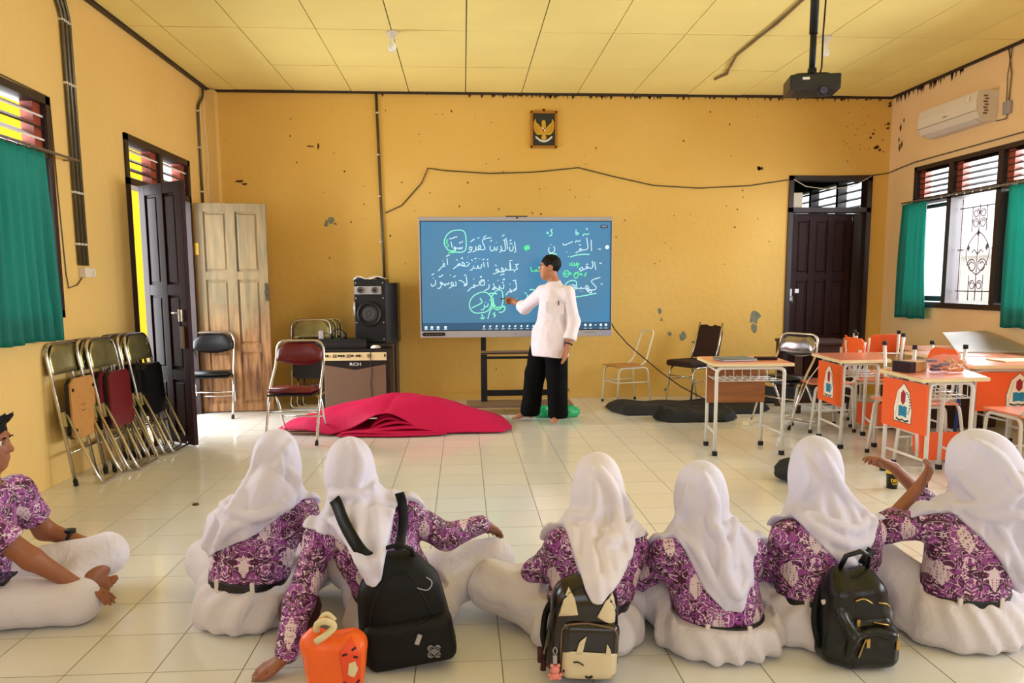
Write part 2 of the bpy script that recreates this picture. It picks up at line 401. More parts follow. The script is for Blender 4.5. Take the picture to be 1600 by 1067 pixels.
# second left window, behind the camera
w5 = sempty('window_4', (XL, -.5, 1.11))
MB().box((-.13, 0, 0), (.02, 2.5, .05)).box((-.13, 0, 1.40), (.02, 2.5, 1.45)).box((-.13, 2.45, 0), (.02, 2.5, 1.45)).box((-.13, 0, 0), (.02, .05, 1.45)).build('window_frame', 'dark_frame', w5)
w6 = sempty('window_5', (XR, .2, 1.09))
MB().box((-.02, 0, 0), (.13, 2.8, .05)).box((-.02, 0, 1.42), (.13, 2.8, 1.47)).box((-.02, 2.75, 0), (.13, 2.8, 1.47)).box((-.02, 0, 0), (.13, .05, 1.47)).build('window_frame', 'dark_frame', w6)

# window_2 (right wall) y 4.7..8.31, bays .72
w2 = sempty('window_2', (XR, 8.31, 1.09))
MB().box((-.03, -3.61, -.035), (.13, .0, .02), .004).build('window_sill', 'dark_frame', w2)
MB().box((-.02, -3.61, 1.425), (.13, 0, 1.47)).box((-.02, -.045, 0), (.13, 0, 1.47)).box((-.02, -3.61, 0), (.13, -3.565, 1.47)).box((-.02, -3.61, 1.075), (.13, 0, 1.13)).build('window_frame', 'dark_frame', w2)
ys = [-.045, -.64, -1.37, -2.1, -2.83, -3.565]
for y in ys[1:-1]: MB().box((-.02, y-.035, 0), (.13, y+.035, 1.43)).build('mullion', 'dark_frame', w2)
for k in range(5):
    a, b_ = ys[k+1]+.035, ys[k]-(.035 if k else 0)
    for q in range(5): slat_x(a, b_, 1.17+q*.058, .01, .085, .03, .009).build('slat', 'dark_frame', w2)
    MB().box((.02, b_-.10, 1.13), (.09, b_-.012, 1.42)).build('side_panel', 'red_wood', w2)
# iron grille in the second bay, with scrolls
def scroll(cy, cz, r, turns=1.4, d=1, start=0.0):
    return [(0, cy+d*r*(1-.55*t)*math.cos(start+turns*2*PI*t), cz+r*(1-.55*t)*math.sin(start+turns*2*PI*t)) for t in [i/22 for i in range(23)]]
gr = MB(); R_ = .0055
for (y0, z0, y1, z1) in ((-.74, .05, -.74, 1.05), (-1.27, .05, -1.27, 1.05), (-.70, .14, -1.30, .14), (-.70, .96, -1.30, .96), (-.90, .05, -.90, .30), (-1.11, .05, -1.11, .30), (-.90, .72, -.90, .96), (-1.11, .72, -1.11, .96), (-1.005, .05, -1.005, .98), (-.70, .55, -.80, .55), (-1.2, .55, -1.30, .55)):
    gr.tube([(0, y0, z0), (0, y1, z1)], R_, 6)
hb = [(0, -1.005+s*.17*math.sin(PI*t)**.8*(1 if t < .7 else 1), .30+.42*t) for s in (1,) for t in [i/16 for i in range(17)]]
gr.tube(hb, R_, 6); gr.tube([(p[0], -2.01-p[1], p[2]) for p in hb], R_, 6)
for d in (1, -1):
    gr.tube(scroll(-1.005+d*.075, .39, .07, 1.4, d), R_, 6); gr.tube(scroll(-1.005+d*.055, .20, .05, 1.4, d), R_, 6)
    gr.tube(scroll(-1.005+d*.055, .80, .05, 1.4, d), R_, 6); gr.tube(scroll(-1.005+d*.055, .90, .045, 1.2, d, 2), R_, 6)
    gr.tube([(0, -1.005, .50), (0, -1.005+d*.05, .55), (0, -1.005+d*.08, .52)], R_, 6)
gr.xf(Matrix.Translation((.07, 0, 0))).build('grille', 'grille_iron', w2)
lf = MB()
for (cy, cz) in ((-1.005, .70), (-.87, .56), (-1.14, .56)):
    lf.add([(.065, cy, cz+.05), (.065, cy-.025, cz), (.065, cy, cz-.03), (.065, cy+.025, cz), (.075, cy, cz)], [(0, 1, 4), (1, 2, 4), (2, 3, 4), (3, 0, 4)])
lf.build('grille_leaf', 'old_shutter', w2)
# opened casements: the glazed leaf of bay one and the grey leaf of bay three
MB().box((.09, -.60, .03), (.11, -.09, .085)).box((.09, -.60, 1.02), (.11, -.09, 1.06)).box((.09, -.62, .03), (.11, -.57, 1.06)).build('casement', 'dark_frame', w2)
MB().box((.06, -1.50, .03), (.10, -1.40, 1.06), .006).box((.06, -1.62, .03), (.08, -1.50, 1.06)).build('casement', 'old_shutter', w2)

# door_1 in the left wall: frame, transom louvres, two leaves
d1 = sempty('door_1', (XL, 6.62, 0))
MB().box((-.13, 0, 0), (.02, .055, 2.56)).box((-.13, 1.435, 0), (.02, 1.49, 2.56)).box((-.13, 0, 2.505), (.02, 1.49, 2.56)).box((-.13, 0, 2.15), (.02, 1.49, 2.205)).build('door_frame', 'dark_frame', d1)
MB().box((-.12, .72, 2.2), (.015, .79, 2.51)).build('mullion', 'dark_frame', d1)
for (ya, yb) in ((.055, .72), (.79, 1.435)):
    for q in range(4): slat_x(ya, yb, 2.25+q*.078, -.10, -.005, -.05).build('slat', 'white_slat' if q == 3 else 'dark_frame', d1)
    MB().box((-.1, yb-.12, 2.205), (-.02, yb, 2.505)).build('side_panel', 'red_wood', d1)
def leaf(w, h, t, cols, rows, m, rows_z=None, stile=.10):
    """panelled leaf in local xz, hinge at x=0, origin at the floor"""
    g = MB(); zs = rows_z or [i/rows for i in range(rows+1)]
    cw = (w-stile*(cols+1))/cols
    for c in range(cols+1): g.box((c*(cw+stile), 0, 0), (c*(cw+stile)+stile, t, h), .003)
    for r in range(len(zs)): 
        z = zs[r]*(h-stile); 
        for c in range(cols): g.box((stile+c*(cw+stile), .001, z), (stile+c*(cw+stile)+cw, t-.001, z+stile))
    pans = []
    for c in range(cols):
        for r in range(len(zs)-1):
            x0 = stile+c*(cw+stile); z0 = zs[r]*(h-stile)+stile; z1 = zs[r+1]*(h-stile)
            p = MB(); a, b_ = .004, t-.004
            def ring(i, y): return [(x0+i, y, z0+i), (x0+cw-i, y, z0+i), (x0+cw-i, y, z1-i), (x0+i, y, z1-i)]
            V = ring(0, t*.36)+ring(.018, t*.36)+ring(.03, t*.14)
            p.add(V, [(0, 1, 5, 4), (1, 2, 6, 5), (2, 3, 7, 6), (3, 0, 4, 7), (4, 5, 9, 8), (5, 6, 10, 9), (6, 7, 11, 10), (7, 4, 8, 11), (8, 9, 10, 11)])
            V = ring(0, t*.64)+ring(.018, t*.64)+ring(.03, t*.86)
            p.add(V, [(0, 4, 5, 1), (1, 5, 6, 2), (2, 6, 7, 3), (3, 7, 4, 0), (4, 8, 9, 5), (5, 9, 10, 6), (6, 10, 11, 7), (7, 11, 8, 4), (8, 11, 10, 9)])
            pans.append(p)
    return g, pans
def put_leaf(parent, loc, ang, w, h, t, cols, rz_, m, stile=.1):
    g, pans = leaf(w, h, t, cols, 3, m, rz_, stile)
    M = Matrix.Translation(loc) @ Matrix.Rotation(ang, 4, 'Z')
    lf = g.xf(M).build('door_leaf', m, parent)
    for p in pans: p.xf(M).build('panel', m, lf)
    return lf, M
# dark leaf, swung into the room towards the camera
lf, M = put_leaf(d1, (.04, .14, .012), math.radians(-38), .60, 2.14, .038, 2, [0, .26, .60, 1], 'maroon_wood', .085)
MB().box((.52, -.03, 1.02), (.56, 0, 1.12), .004).tube([(.54, -.02, 1.09), (.54, -.05, 1.09), (.47, -.05, 1.09)], .008).xf(M).build('door_handle', 'chrome', lf)
MB().box((.50, -.012, .80), (.55, 0, .98), .003).xf(M).build('lock_plate', 'brown_plate', lf)
# weathered leaf, swung back parallel to the back wall
lf, M = put_leaf(d1, (.03, 1.50, .012), math.radians(6), .70, 2.14, .04, 2, [0, .30, .665, 1], 'weathered_wood', .085)
MB().box((.655, -.02, 1.22), (.705, 0, 1.26), .003).box((.66, -.016, 1.15), (.69, 0, 1.33), .002).xf(M).build('latch', 'conduit_metal', lf)
MB().box((-.01, -.006, 1.62), (.03, 0, 1.74), .001).box((-.01, -.006, .72), (.03, 0, .84), .001).xf(M).build('hinge', 'gold', lf)

# door_2 in the back wall
d2 = sempty('door_2', (3.76, YB, 0))
MB().box((0, -.02, 0), (.055, .13, 2.545)).box((.93, -.02, 0), (.985, .13, 2.545)).box((0, -.02, 2.49), (.985, .13, 2.545)).box((0, -.02, 2.13), (.985, .13, 2.185)).build('door_frame', 'dark_frame', d2)
lf, M = put_leaf(d2, (.058, .03, .01), math.radians(2.5), .75, 2.11, .04, 3, [0, .30, .66, 1], 'maroon_wood', .075)
MB().box((.005, -.02, 1.10), (.03, 0, 1.24), .003).tube([(.02, -.02, 1.15), (.02, -.05, 1.15), (.02, -.05, 1.08)], .007).box((.07, -.012, 1.19), (.12, 0, 1.24), .003).xf(M).build('door_handle', 'silver', lf)
MB().box((.815, .04, .01), (.93, .08, 2.12), .002).build('dark_gap_strip', 'dark_frame', d2)  # dark strip standing in for the shadowed gap beside the leaf
MB().box((.06, .05, 2.19), (.19, .09, 2.36), .004).build('meter_box', 'pvc_white', d2)

# peeled plaster on the back wall: thin chips of grey render
def chips(name, spots, m, par):
    g = MB()
    for (x, z, r, asp) in spots:
        n = 11; ph = [random.uniform(.55, 1.15) for _ in range(n)]
        o = [(x+r*ph[i]*math.cos(2*PI*i/n), z+r*asp*ph[i]*math.sin(2*PI*i/n)) for i in range(n)]
        g.prism_y(o, YB-.0025, YB)
    return g.build(name, m, par)
wb = bpy.data.objects['wall_back']
chips('peeled_patch', [(3.40, .93, .075, 1.2), (3.41, .80, .04, 1.5), (2.40, .735, .03, 1.1), (2.56, .70, .055, 1.1), (2.72, .63, .06, .4), (2.28, 1.0, .03, 1.4), (2.30, .90, .018, 1.6), (2.36, .08, .02, 1), (2.95, .06, .05, .5), (-1.47, 2.04, .045, .9), (-1.52, 2.0, .03, 1.5), (-1.42, 2.0, .025, .6)], 'plaster_grey', wb)
chips('wall_scar', [(random.uniform(-1.9, 3.6), 1.3+random.random()**.6*1.95, random.uniform(.004, .011), random.uniform(.5, 1.5)) for _ in range(85)]
      + [(3.42+random.uniform(-.03, .03), 2.6+random.uniform(-.03, .03), .022, 1) for _ in range(3)]
      + [(-2.45, 2.46, .05, .35), (-2.40, 2.43, .035, .5), (-1.66, 2.84, .05, .2), (-1.58, 2.84, .015, 3), (.42, 1.99, .02, .8)], 'mould', wb)
gg = MB()
for _ in range(95):
    x = random.uniform(0.2, 4.8) if random.random() < .8 else random.uniform(-.9, 4.9); l = random.uniform(.01, .045); gg.prism_y([(x, H-.02), (x+.012+random.random()*.03, H-.02), (x+random.random()*.02, H-.02-l)], YB-.003, YB)
for _ in range(30):
    x = random.uniform(4.35, 4.93); z = random.uniform(2.8, 3.38); r = random.uniform(.01, .035) if x > 4.7 else .009
    gg.prism_y([(x-r, z), (x, z-r*.5), (x+r*.6, z+r*.2), (x, z+r*.8)], YB-.003, YB)
gg.build('mould_fringe', 'mould', wb)
gg = MB()
for _ in range(40):
    y = random.uniform(7.6, 8.85); l = random.uniform(.02, .09)
    gg.add([(XR-.003, y, H-.02), (XR-.003, y-.03, H-.02), (XR-.003, y-.012, H-.02-l)], [(0, 1, 2)])
for y, z, r in ((8.66, 3.05, .05), (8.68, 2.92, .035), (8.62, 2.86, .045), (8.6, 3.12, .03), (8.66, 2.83, .05)):
    gg.add([(XR-.003, y-r*.4, z), (XR-.003, y, z-r), (XR-.003, y+r*.5, z), (XR-.003, y, z+r)], [(0, 1, 2, 3)])
gg.build('mould_fringe', 'mould', bpy.data.objects['wall_right'])
# ------------------------------------------------------------------ fixtures on walls and ceiling
# conduits on the left wall
def conduit(label, pts, r=.013, group=None, clips=()):
    t = thing('conduit_pipe', label, 'pipe', (0, 0, 0), group=group)
    MB().bent(pts, r, .06, 8).build('pipe', 'conduit_metal', t)
    for c in clips: MB().box((c[0]-.018, c[1]-.02, c[2]-.008), (c[0]+.012, c[1]+.02, c[2]+.008), .002).build('clip', 'pvc_white', t)
    return t
X0 = XL+.018
for k, (dy, lab) in enumerate(((0, 'nearest of the three metal conduits beside the green curtain'), (.052, 'middle one of the three metal conduits on the left wall'), (.104, 'farthest of the three metal conduits, ending at the cream switch box'))):
    y = 5.72+dy
    conduit(lab, [(X0+.005, 5.55+dy*1.5, H-.01), (X0, 5.72+dy, 3.17), (X0, 5.73+dy, 1.47)], .0135, 'conduits on the left wall', [(X0, 5.725+dy, z) for z in (3.14, 2.72, 1.98, 1.62)])
t = thing('switch_box', 'cream surface switch box under the conduits on left wall', 'switch', (XL, 5.82, 1.42))
MB().box((0, -.085, -.035), (.05, -.005, .035), .006).build('box', 'pvc_white', t); MB().box((0, .01, -.03), (.045, .08, .03), .006).build('box', 'pvc_white', t)
MB().tube([(.045, .045, 0), (.055, .045, 0)], .016, 12).build('switch', 'cream_metal', t)
tag(MB().tube([(XL+.006, 5.50, 2.57), (XL+.006, 5.52, 2.0), (XL+.006, 5.55, 1.4), (XL+.01, 5.56, 1.31), (XL+.01, 5.68, 1.33), (XL+.01, 5.76, 1.38)], .004, 6).tube([(XL+.02, 4.5, 2.58), (XL+.006, 5.5, 2.57)], .004, 6).build('power_cable', 'conduit_metal'), 'thin grey cable running down beside the left window frame', 'cable')
conduit('single dark conduit near the far left corner above the door', [(XL+.03, 8.60, H-.03), (XL+.03, 8.6, 3.3), (XL+.02, 8.45, 3.17), (XL+.02, 8.45, 1.4)], .014, None, [(XL+.02, 8.45, z) for z in (3.12, 2.75, 2.3)])
tag(MB().tube([(XL+.02, 8.66, H-.04), (XL+.012, 8.64, 3.1), (XL+.02, 8.70, 2.7), (XL+.012, 8.66, 2.4), (XL+.015, 8.72, 2.2)], .005, 6).build('power_cable', 'pvc_white'), 'pale wire hanging in the far left corner of the room', 'cable')
conduit('long vertical conduit on the back wall behind the loudspeaker', [(-.93, YB-.016, H-.02), (-.90, YB-.016, 1.9), (-.885, YB-.016, 1.2)], .015, None, [(-.92, YB-.012, z) for z in (3.2, 2.75, 2.3, 1.8)])
# cable swagged over the back wall
pts = [(-.86, 2.12), (-.68, 2.2), (-.45, 2.45), (-.38, 2.61), (-.2, 2.585), (.3, 2.555), (.8, 2.57), (1.2, 2.61), (1.31, 2.623), (1.7, 2.53), (2.17, 2.43), (2.7, 2.40), (3.3, 2.43), (3.77, 2.50), (4.3, 2.54), (4.74, 2.55), (4.92, 2.575)]
tag(MB().tube([(x, YB-.012, z) for x, z in pts]+[(XR-.012, 8.6, 2.60), (XR-.012, 8.33, 2.62), (XR-.012, 6.3, 2.63)], .0065, 6).build('wall_cable', 'conduit_metal'), 'thin cable swagged across the back wall above the screen', 'cable')
tag(MB().tube([(3.8, YB-.03, 2.5), (3.95, YB-.03, 2.42), (4.2, YB-.03, 2.39), (4.5, YB-.03, 2.42), (4.72, YB-.03, 2.54)], .005, 6).build('door_cable', 'pvc_white'), 'white wire sagging across the transom of the back door', 'cable')
# ceiling cable bundle
cb = [(2.62, 8.13), (2.66, 7.9), (2.6, 7.55), (2.55, 7.3), (2.55, 6.9), (2.57, 6.4), (2.55, 5.93), (2.55, 5.2), (2.5, 4.2)]
g = MB(); g.tube([(x, y, H-.012) for x, y in cb], .012, 6)
g.tube([(x+.02*math.sin(i*2.1), y, H-.016-.006*math.sin(i)) for i, (x, y) in enumerate(cb)], .006, 6)
tag(g.build('ceiling_cable', 'brown_plate'), 'brown cable bundle taped along the ceiling left of the projector', 'cable')
# bulbs
def bulb(x, y, label):
    t = thing('ceiling_bulb', label, 'light bulb', (x, y, H), group=None)
    MB().lathe([(0, 0), (.052, 0), (.05, -.02), (.03, -.03), (.028, -.055), (0, -.055)], n=16).build('socket', 'pvc_white', t)
    MB().lathe([(.014, -.05), (.016, -.075), (.03, -.095), (.037, -.12), (.034, -.145), (.018, -.162), (0, -.166)], n=16).build('bulb', 'bulb_glass', t)
bulb(-.572, 6.80, 'white bulb in a ceiling socket near the middle of the ceiling')
bulb(3.146, 6.76, 'white bulb in a ceiling socket right behind the projector')
# projector
pj = thing('projector', 'black projector hanging from the ceiling on a black pole', 'projector', (2.11, 4.7, 2.50), math.radians(-12))
MB().box((-.145, -.11, -.045), (.145, .11, .045), .012).build('body', 'projector_black', pj)
MB().box((-.075, -.112, .012), (-.035, -.11, .026)).build('label_plate', 'paper_white', pj)
MB().tube([(.045, -.09, -.055), (.045, -.122, -.055)], .030, 16).build('lens_ring', 'black_plastic', pj)
MB().tube([(.045, -.118, -.055), (.045, -.124, -.055)], .022, 16).build('lens', 'glass_lens', pj)
g = MB()
for k in range(9): g.box((-.1+.028*k, -.07, -.0462), (-.085+.028*k, .06, -.045))
g.build('vent', 'black_plastic', pj)
MB().box((-.05, -.04, .045), (.05, .04, .062), .003).bent([(-.13, 0, .05), (-.09, 0, .07), (.09, 0, .07), (.13, 0, .05)], .007, .02).build('mount_plate', 'black_plastic', pj)
MB().tube([(0, 0, .06), (0, 0, .42)], .019, 14).tube([(0, 0, .30), (0, 0, H-2.505)], .025, 14).tube([(0, 0, .06), (0, 0, .10)], .026, 12).build('pole', 'black_plastic', pj)
MB().lathe([(0, 0), (.07, 0), (.07, -.01), (.03, -.015), (0, -.015)], (0, 0, H-2.502), 16).build('ceiling_flange', 'black_plastic', pj)
MB().tube([(.06, .02, .9), (.068, .01, .6), (.055, 0, .3), (.05, -.02, .1), (.03, -.08, .06), (.04, -.10, .03)], .005, 6).build('cable', 'black_plastic', pj)
# air conditioner on the right wall
ac = thing('air_conditioner', 'white split air conditioner high on the right wall', 'air conditioner', (XR, 7.52, 2.80))
g = MB(); P = []
prof = [(0, .0), (-.10, .0), (-.17, .03), (-.205, .09), (-.21, .18), (-.195, .265), (-.16, .275), (0, .275)]
n = len(prof); g.add([(x, -.46, z) for x, z in prof]+[(x, .46, z) for x, z in prof], [tuple(range(n)), tuple(range(2*n-1, n-1, -1))]+[(i, n+i, n+(i+1) % n, (i+1) % n) for i in range(n)])
g.build('housing', 'pvc_white', ac)
MB().add([(-.105, -.4, -.001), (-.172, -.4, .028), (-.172, .4, .028), (-.105, .4, -.001), (-.107, -.4, -.006), (-.176, -.4, .023), (-.176, .4, .023), (-.107, .4, -.006)], [(0, 1, 2, 3), (7, 6, 5, 4), (0, 4, 5, 1), (1, 5, 6, 2), (2, 6, 7, 3), (3, 7, 4, 0)]).build('louvre', 'white_metal', ac)
MB().box((-.2085, -.455, .088), (-.2075, .455, .092)).build('seam', 'conduit_metal', ac)
MB().box((-.213, -.36, .19), (-.2095, -.32, .24)).build('sticker', 'cream_metal', ac)
g = MB()
for k in range(7): g.box((-.14+.012*(k % 2), -.4625, .06+k*.026), (-.10+.012*(k % 2), -.46, .075+k*.026))
g.build('end_vent', 'brown_plate', ac)
put_text('SHARP', .03, Matrix.Translation((-.2105, .02, .135)) @ Matrix.Rotation(-PI/2, 4, 'Z') @ RX90, 'conduit_metal', ac) if False else MB().box((-.2112, -.03, .125), (-.210, .04, .132)).build('badge', 'conduit_metal', ac)
t = thing('junction_box', 'small grey junction box right of the air conditioner', 'junction box', (XR, 6.90, 2.88))
MB().box((-.04, -.04, -.055), (0, .045, .06), .008).build('box', 'silver', t)
MB().tube([(-.012, .0, .06), (-.012, -.01, .3), (-.012, .05, .53)], .005, 6).tube([(-.012, .03, .06), (-.012, .04, .3), (-.012, .0, .53)], .004, 6).tube([(-.012, .0, -.05), (-.012, .02, -.09), (-.012, .15, -.085)], .005, 6).build('cable', 'conduit_metal', t)

# framed eagle emblem picture
pf = thing('framed_picture', 'framed golden eagle emblem hung high on the back wall', 'picture', (.92, YB, 3.035))
PW, PH = .30, .40
MB().box((-PW/2+.02, -.012, -PH/2+.02), (PW/2-.02, 0, PH/2-.02)).build('backing', 'picture_dark', pf)
g = MB()
for a, b_ in (((-PW/2, -PH/2), (PW/2, -PH/2+.026)), ((-PW/2, PH/2-.026), (PW/2, PH/2)), ((-PW/2, -PH/2), (-PW/2+.026, PH/2)), ((PW/2-.026, -PH/2), (PW/2, PH/2))): g.box((a[0], -.028, a[1]), (b_[0], 0, b_[1]), .004)
g.build('frame', 'gold_frame', pf)
g = MB()
for s in (-1, 1):   # wings with feather tips
    o = [(s*.012, -.02), (s*.03, .02), (s*.055, .05), (s*.085, .075), (s*.094, .12), (s*.112, .085), (s*.118, .05), (s*.115, .01), (s*.10, -.03), (s*.075, -.055), (s*.045, -.06), (s*.02, -.05)]
    g.prism_y(o if s < 0 else o[::-1], -.018, -.012)
g.prism_y([(-.022, .05), (-.028, .075), (-.018, .098), (.004, .102), (.018, .09), (.02, .05), (.028, .01), (.02, -.06), (.03, -.10), (0, -.115), (-.03, -.10), (-.02, -.06), (-.028, .01)][::-1], -.02, -.012)
g.build('eagle', 'gold', pf)
g = MB()
for s in (-1, 1):
    for k in range(4):
        x = s*(.05+k*.016); g.prism_y([(x-.002, -.045+k*.01), (x+.002, -.045+k*.01), (x+.004*s+.002, .03+k*.012), (x+.004*s-.002, .03+k*.012)], -.0195, -.018)
g.build('feather_line', 'gold_frame', pf)
MB().prism_y([(-.018, .02), (.018, .02), (.018, -.01), (0, -.032), (-.018, -.01)][::-1], -.024, -.018).build('shield', 'shield_red', pf)
MB().prism_y([(-.018, .02), (0, .02), (0, .002), (-.018, .002)][::-1], -.0245, -.024).prism_y([(0, .002), (.018, .002), (.018, -.01), (0, -.03)][::-1], -.0245, -.024).build('shield_field', 'scroll_white', pf)
sc = [(-.09, -.07), (-.07, -.085), (-.04, -.108), (0, -.118), (.04, -.108), (.07, -.085), (.09, -.07), (.097, -.085), (.075, -.105), (.045, -.128), (0, -.14), (-.045, -.128), (-.075, -.105), (-.097, -.085)]
MB().prism_y(sc[::-1], -.02, -.012).build('scroll', 'scroll_white', pf)
MB().prism_y([(-.02, .2), (.02, .2), (.008, .225), (-.008, .225)], -.01, 0).build('hanger', 'maroon_wood', pf)

# curtains
def curtain(label, A, B_, ztop, zbot, tab=0, amp=.022, waves=7, gather=0.0, name='green_curtain', flare=0.0):
    A = Vector(A); B_ = Vector(B_); d = (B_-A); L = d.length; d.normalize(); nrm = Vector((-d.y, d.x, 0)); P = []; N = waves*8; Mz = 26
    ph = [random.uniform(-.4, .4) for _ in range(waves+2)]
    for i in range(N+1):
        row = []; u = i/N
        for j in range(Mz+1):
            v = j/Mz; z = ztop+(zbot-ztop)*v
            a = amp*(.35+.65*min(1, v*3))*(1+.25*math.sin(3*v+u*5))
            off = a*math.sin(2*PI*waves*u+ph[int(u*waves)]*v*2+.4*math.sin(4*v))
            s = .5+(u-.5)*(1-gather*(1-v)*1.0)+flare*v*(u-.5)
            if v > .999: z += .006*math.sin(12*u)
            row.append(tuple(A+d*L*s+nrm*off+Vector((0, 0, z))))
        P.append(row)
    o = MB().grid(P).build(name, 'teal_curtain'); m_ = o.modifiers.new('thickness', 'SOLIDIFY'); m_.thickness = .003
    return tag(o, label, 'curtain')
curtain('green curtain drawn over the left wall window', (-2.655, 4.35, 0), (-2.655, 5.23, 0), 2.165, .975, waves=8, amp=.032)
curtain('narrow green curtain at the back wall end of the right window', (4.85, 7.93, 0), (4.85, 8.38, 0), 2.165, .935, waves=5, gather=.0, flare=.25)
curtain('green curtain on the right window, cut by the right edge of the photo', (4.85, 6.05, 0), (4.85, 6.70, 0), 2.165, .915, waves=6)
def rod(label, a, b_, z, wallx):
    t = thing('curtain_rod', label, 'curtain rod', (0, 0, 0))
    MB().tube([(a[0], a[1], z), (b_[0], b_[1], z)], .009, 10).build('rod', 'steel_rod', t)
    for y in (a[1]+.02, b_[1]-.02, (a[1]+b_[1])/2): MB().box((min(a[0], wallx), y-.008, z-.006), (max(a[0], wallx), y+.008, z+.006)).build('bracket', 'steel_rod', t)
    g = MB(); k = a[1]+.05
    while k < b_[1]-.5: g.lathe([(.011, -.004), (.014, 0), (.011, .004), (.011, -.004)], (0, 0, 0), 10); g.v[-40:] = [(a[0]+x, k+z_, z+y) for x, y, z_ in g.v[-40:]]; k += .12
    g.build('ring', 'steel_rod', t)
rod('thin steel curtain rod over the left window', (-2.655, 3.2), (-2.655, 5.66), 2.185, XL)
rod('thin steel curtain rod across the right window', (4.85, 5.0), (4.85, 8.40), 2.185, XR)

# ------------------------------------------------------------------ interactive screen on its stand
SX0, SX1, SZ0, SZ1, SY = -.448, 1.540, .776, 2.003, 7.97
tv = thing('interactive_display', 'large blue interactive screen on which the lesson is written', 'screen', (.545, SY+.04, SZ0))
TX, TZ = .545, SZ0
def tvb(a, b_, c=0): return MB().box((a[0]-TX, a[1]-SY-.04, a[2]-TZ), (b_[0]-TX, b_[1]-SY-.04, b_[2]-TZ), c)
ux0, ux1, uz0, uz1 = -.426, 1.522, .852, 1.954
g = MB(); loc = lambda x, y, z: (x-TX, y-SY-.04, z-TZ)
for a, b_ in (((SX0, SY, SZ0), (SX1, SY+.09, uz0-.008)), ((SX0, SY, uz1+.008), (SX1, SY+.09, SZ1)), ((SX0, SY, uz0-.01), (ux0-.008, SY+.09, uz1+.01)), ((ux1+.008, SY, uz0-.01), (SX1, SY+.09, uz1+.01))): g.box(loc(*a), loc(*b_), .003)
g.build('bezel', 'silver', tv)
MB().box(loc(SX0+.01, SY+.03, SZ0+.01), loc(SX1-.01, SY+.10, SZ1-.01)).build('back_shell', 'black_plastic', tv)
g = MB()
for a, b_ in (((ux0-.009, SY+.002, uz0-.009), (ux1+.009, SY+.02, uz0)), ((ux0-.009, SY+.002, uz1), (ux1+.009, SY+.02, uz1+.009)), ((ux0-.009, SY+.002, uz0), (ux0, SY+.02, uz1)), ((ux1, SY+.002, uz0), (ux1+.009, SY+.02, uz1))): g.box(loc(*a), loc(*b_))
g.build('inner_rim', 'black_plastic', tv)
ms = mat('screen_blue', (62, 132, 172), .12, emit=0); 
def emis(name, rgb, st):
    m = bpy.data.materials.new(name); m.use_nodes = True; nt = m.node_tree; b = nt.nodes['Principled BSDF']; b.inputs['Base Color'].default_value = (.01, .01, .01, 1)
    b.inputs['Roughness'].default_value = .25; b.inputs['Emission Color'].default_value = lin(rgb)+(1,); b.inputs['Emission Strength'].default_value = st*.56; MATS[name] = m; return m
m = emis('screen_lit', (62, 130, 170), .92); nt = m.node_tree; b = nt.nodes['Principled BSDF']
tc = nt.nodes.new('ShaderNodeTexCoord'); n = nt.nodes.new('ShaderNodeTexNoise'); n.inputs['Scale'].default_value = .9; r = nt.nodes.new('ShaderNodeValToRGB')
r.color_ramp.elements[0].position = .35; r.color_ramp.elements[1].position = .65; r.color_ramp.elements[0].color = lin((70, 126, 158))+(1,); r.color_ramp.elements[1].color = lin((58, 138, 186))+(1,)
nt.links.new(tc.outputs['Object'], n.inputs[0]); nt.links.new(n.outputs['Fac'], r.inputs[0]); nt.links.new(r.outputs[0], b.inputs['Emission Color'])
emis('ink_white', (205, 240, 248), 1.0); emis('ink_green', (96, 250, 150), 1.0); emis('ink_cyan', (150, 248, 215), 1.0); emis('bar_dark', (34, 88, 122), .9); emis('icon_white', (226, 244, 250), 1.0); emis('pill_dark', (22, 48, 62), .8); emis('button_blue', (120, 130, 235), 1.0)
tvb((ux0, SY+.008, uz0), (ux1, SY+.012, uz1)).build('screen_panel', 'screen_lit', tv)
tvb((ux0, SY+.0065, uz0), (ux1, SY+.0078, uz0+.075)).build('toolbar', 'bar_dark', tv)
def su(px, py):
    v = (py-346)/169.2; l = 656.6+4*v; r_ = 955.1-2.7*v; return (ux0+(px-l)/(r_-l)*(ux1-ux0), uz1-v*(uz1-uz0))
def smooth_pts(P):
    if len(P) < 3: return P
    out = []
    for i in range(len(P)-1):
        p0 = P[max(i-1, 0)]; p1 = P[i]; p2 = P[i+1]; p3 = P[min(i+2, len(P)-1)]
        for k in range(4):
            t = k/4; out.append(tuple(.5*((2*p1[c])+(-p0[c]+p2[c])*t+(2*p0[c]-5*p1[c]+4*p2[c]-p3[c])*t*t+(-p0[c]+3*p1[c]-3*p2[c]+p3[c])*t**3) for c in (0, 1)))
    out.append(P[-1]); return out
def ribbon(g, P, w, y):
    P = smooth_pts(P)
    if len(P) == 1: P = [P[0], (P[0][0]+.004, P[0][1])]
    L_, R2 = [], []
    for i, p in enumerate(P):
        a = P[max(i-1, 0)]; b_ = P[min(i+1, len(P)-1)]; dx, dz = b_[0]-a[0], b_[1]-a[1]; l = math.hypot(dx, dz) or 1
        nx, nz = -dz/l*w/2, dx/l*w/2; L_.append(loc(p[0]+nx, y, p[1]+nz)); R2.append(loc(p[0]-nx, y, p[1]-nz))
    n = len(P); g.add(L_+R2, [(i, n+i, n+i+1, i+1) for i in range(n-1)])
def cropA(s): return [[su(650+x/8.889, 335+y/8.889) for x, y in st] for st in s]
def cropB(s): return [[su(650+x/8.889, 420+y/8.889) for x, y in st] for st in s]
def cropC(s): return [[su(800+x/9.697, 335+y/9.697) for x, y in st] for st in s]
def cropD(s): return [[su(800+x/9.697, 420+y/9.697) for x, y in st] for st in s]
def D_(*ps): return [[p, (p[0]+10, p[1]+6)] for p in ps]
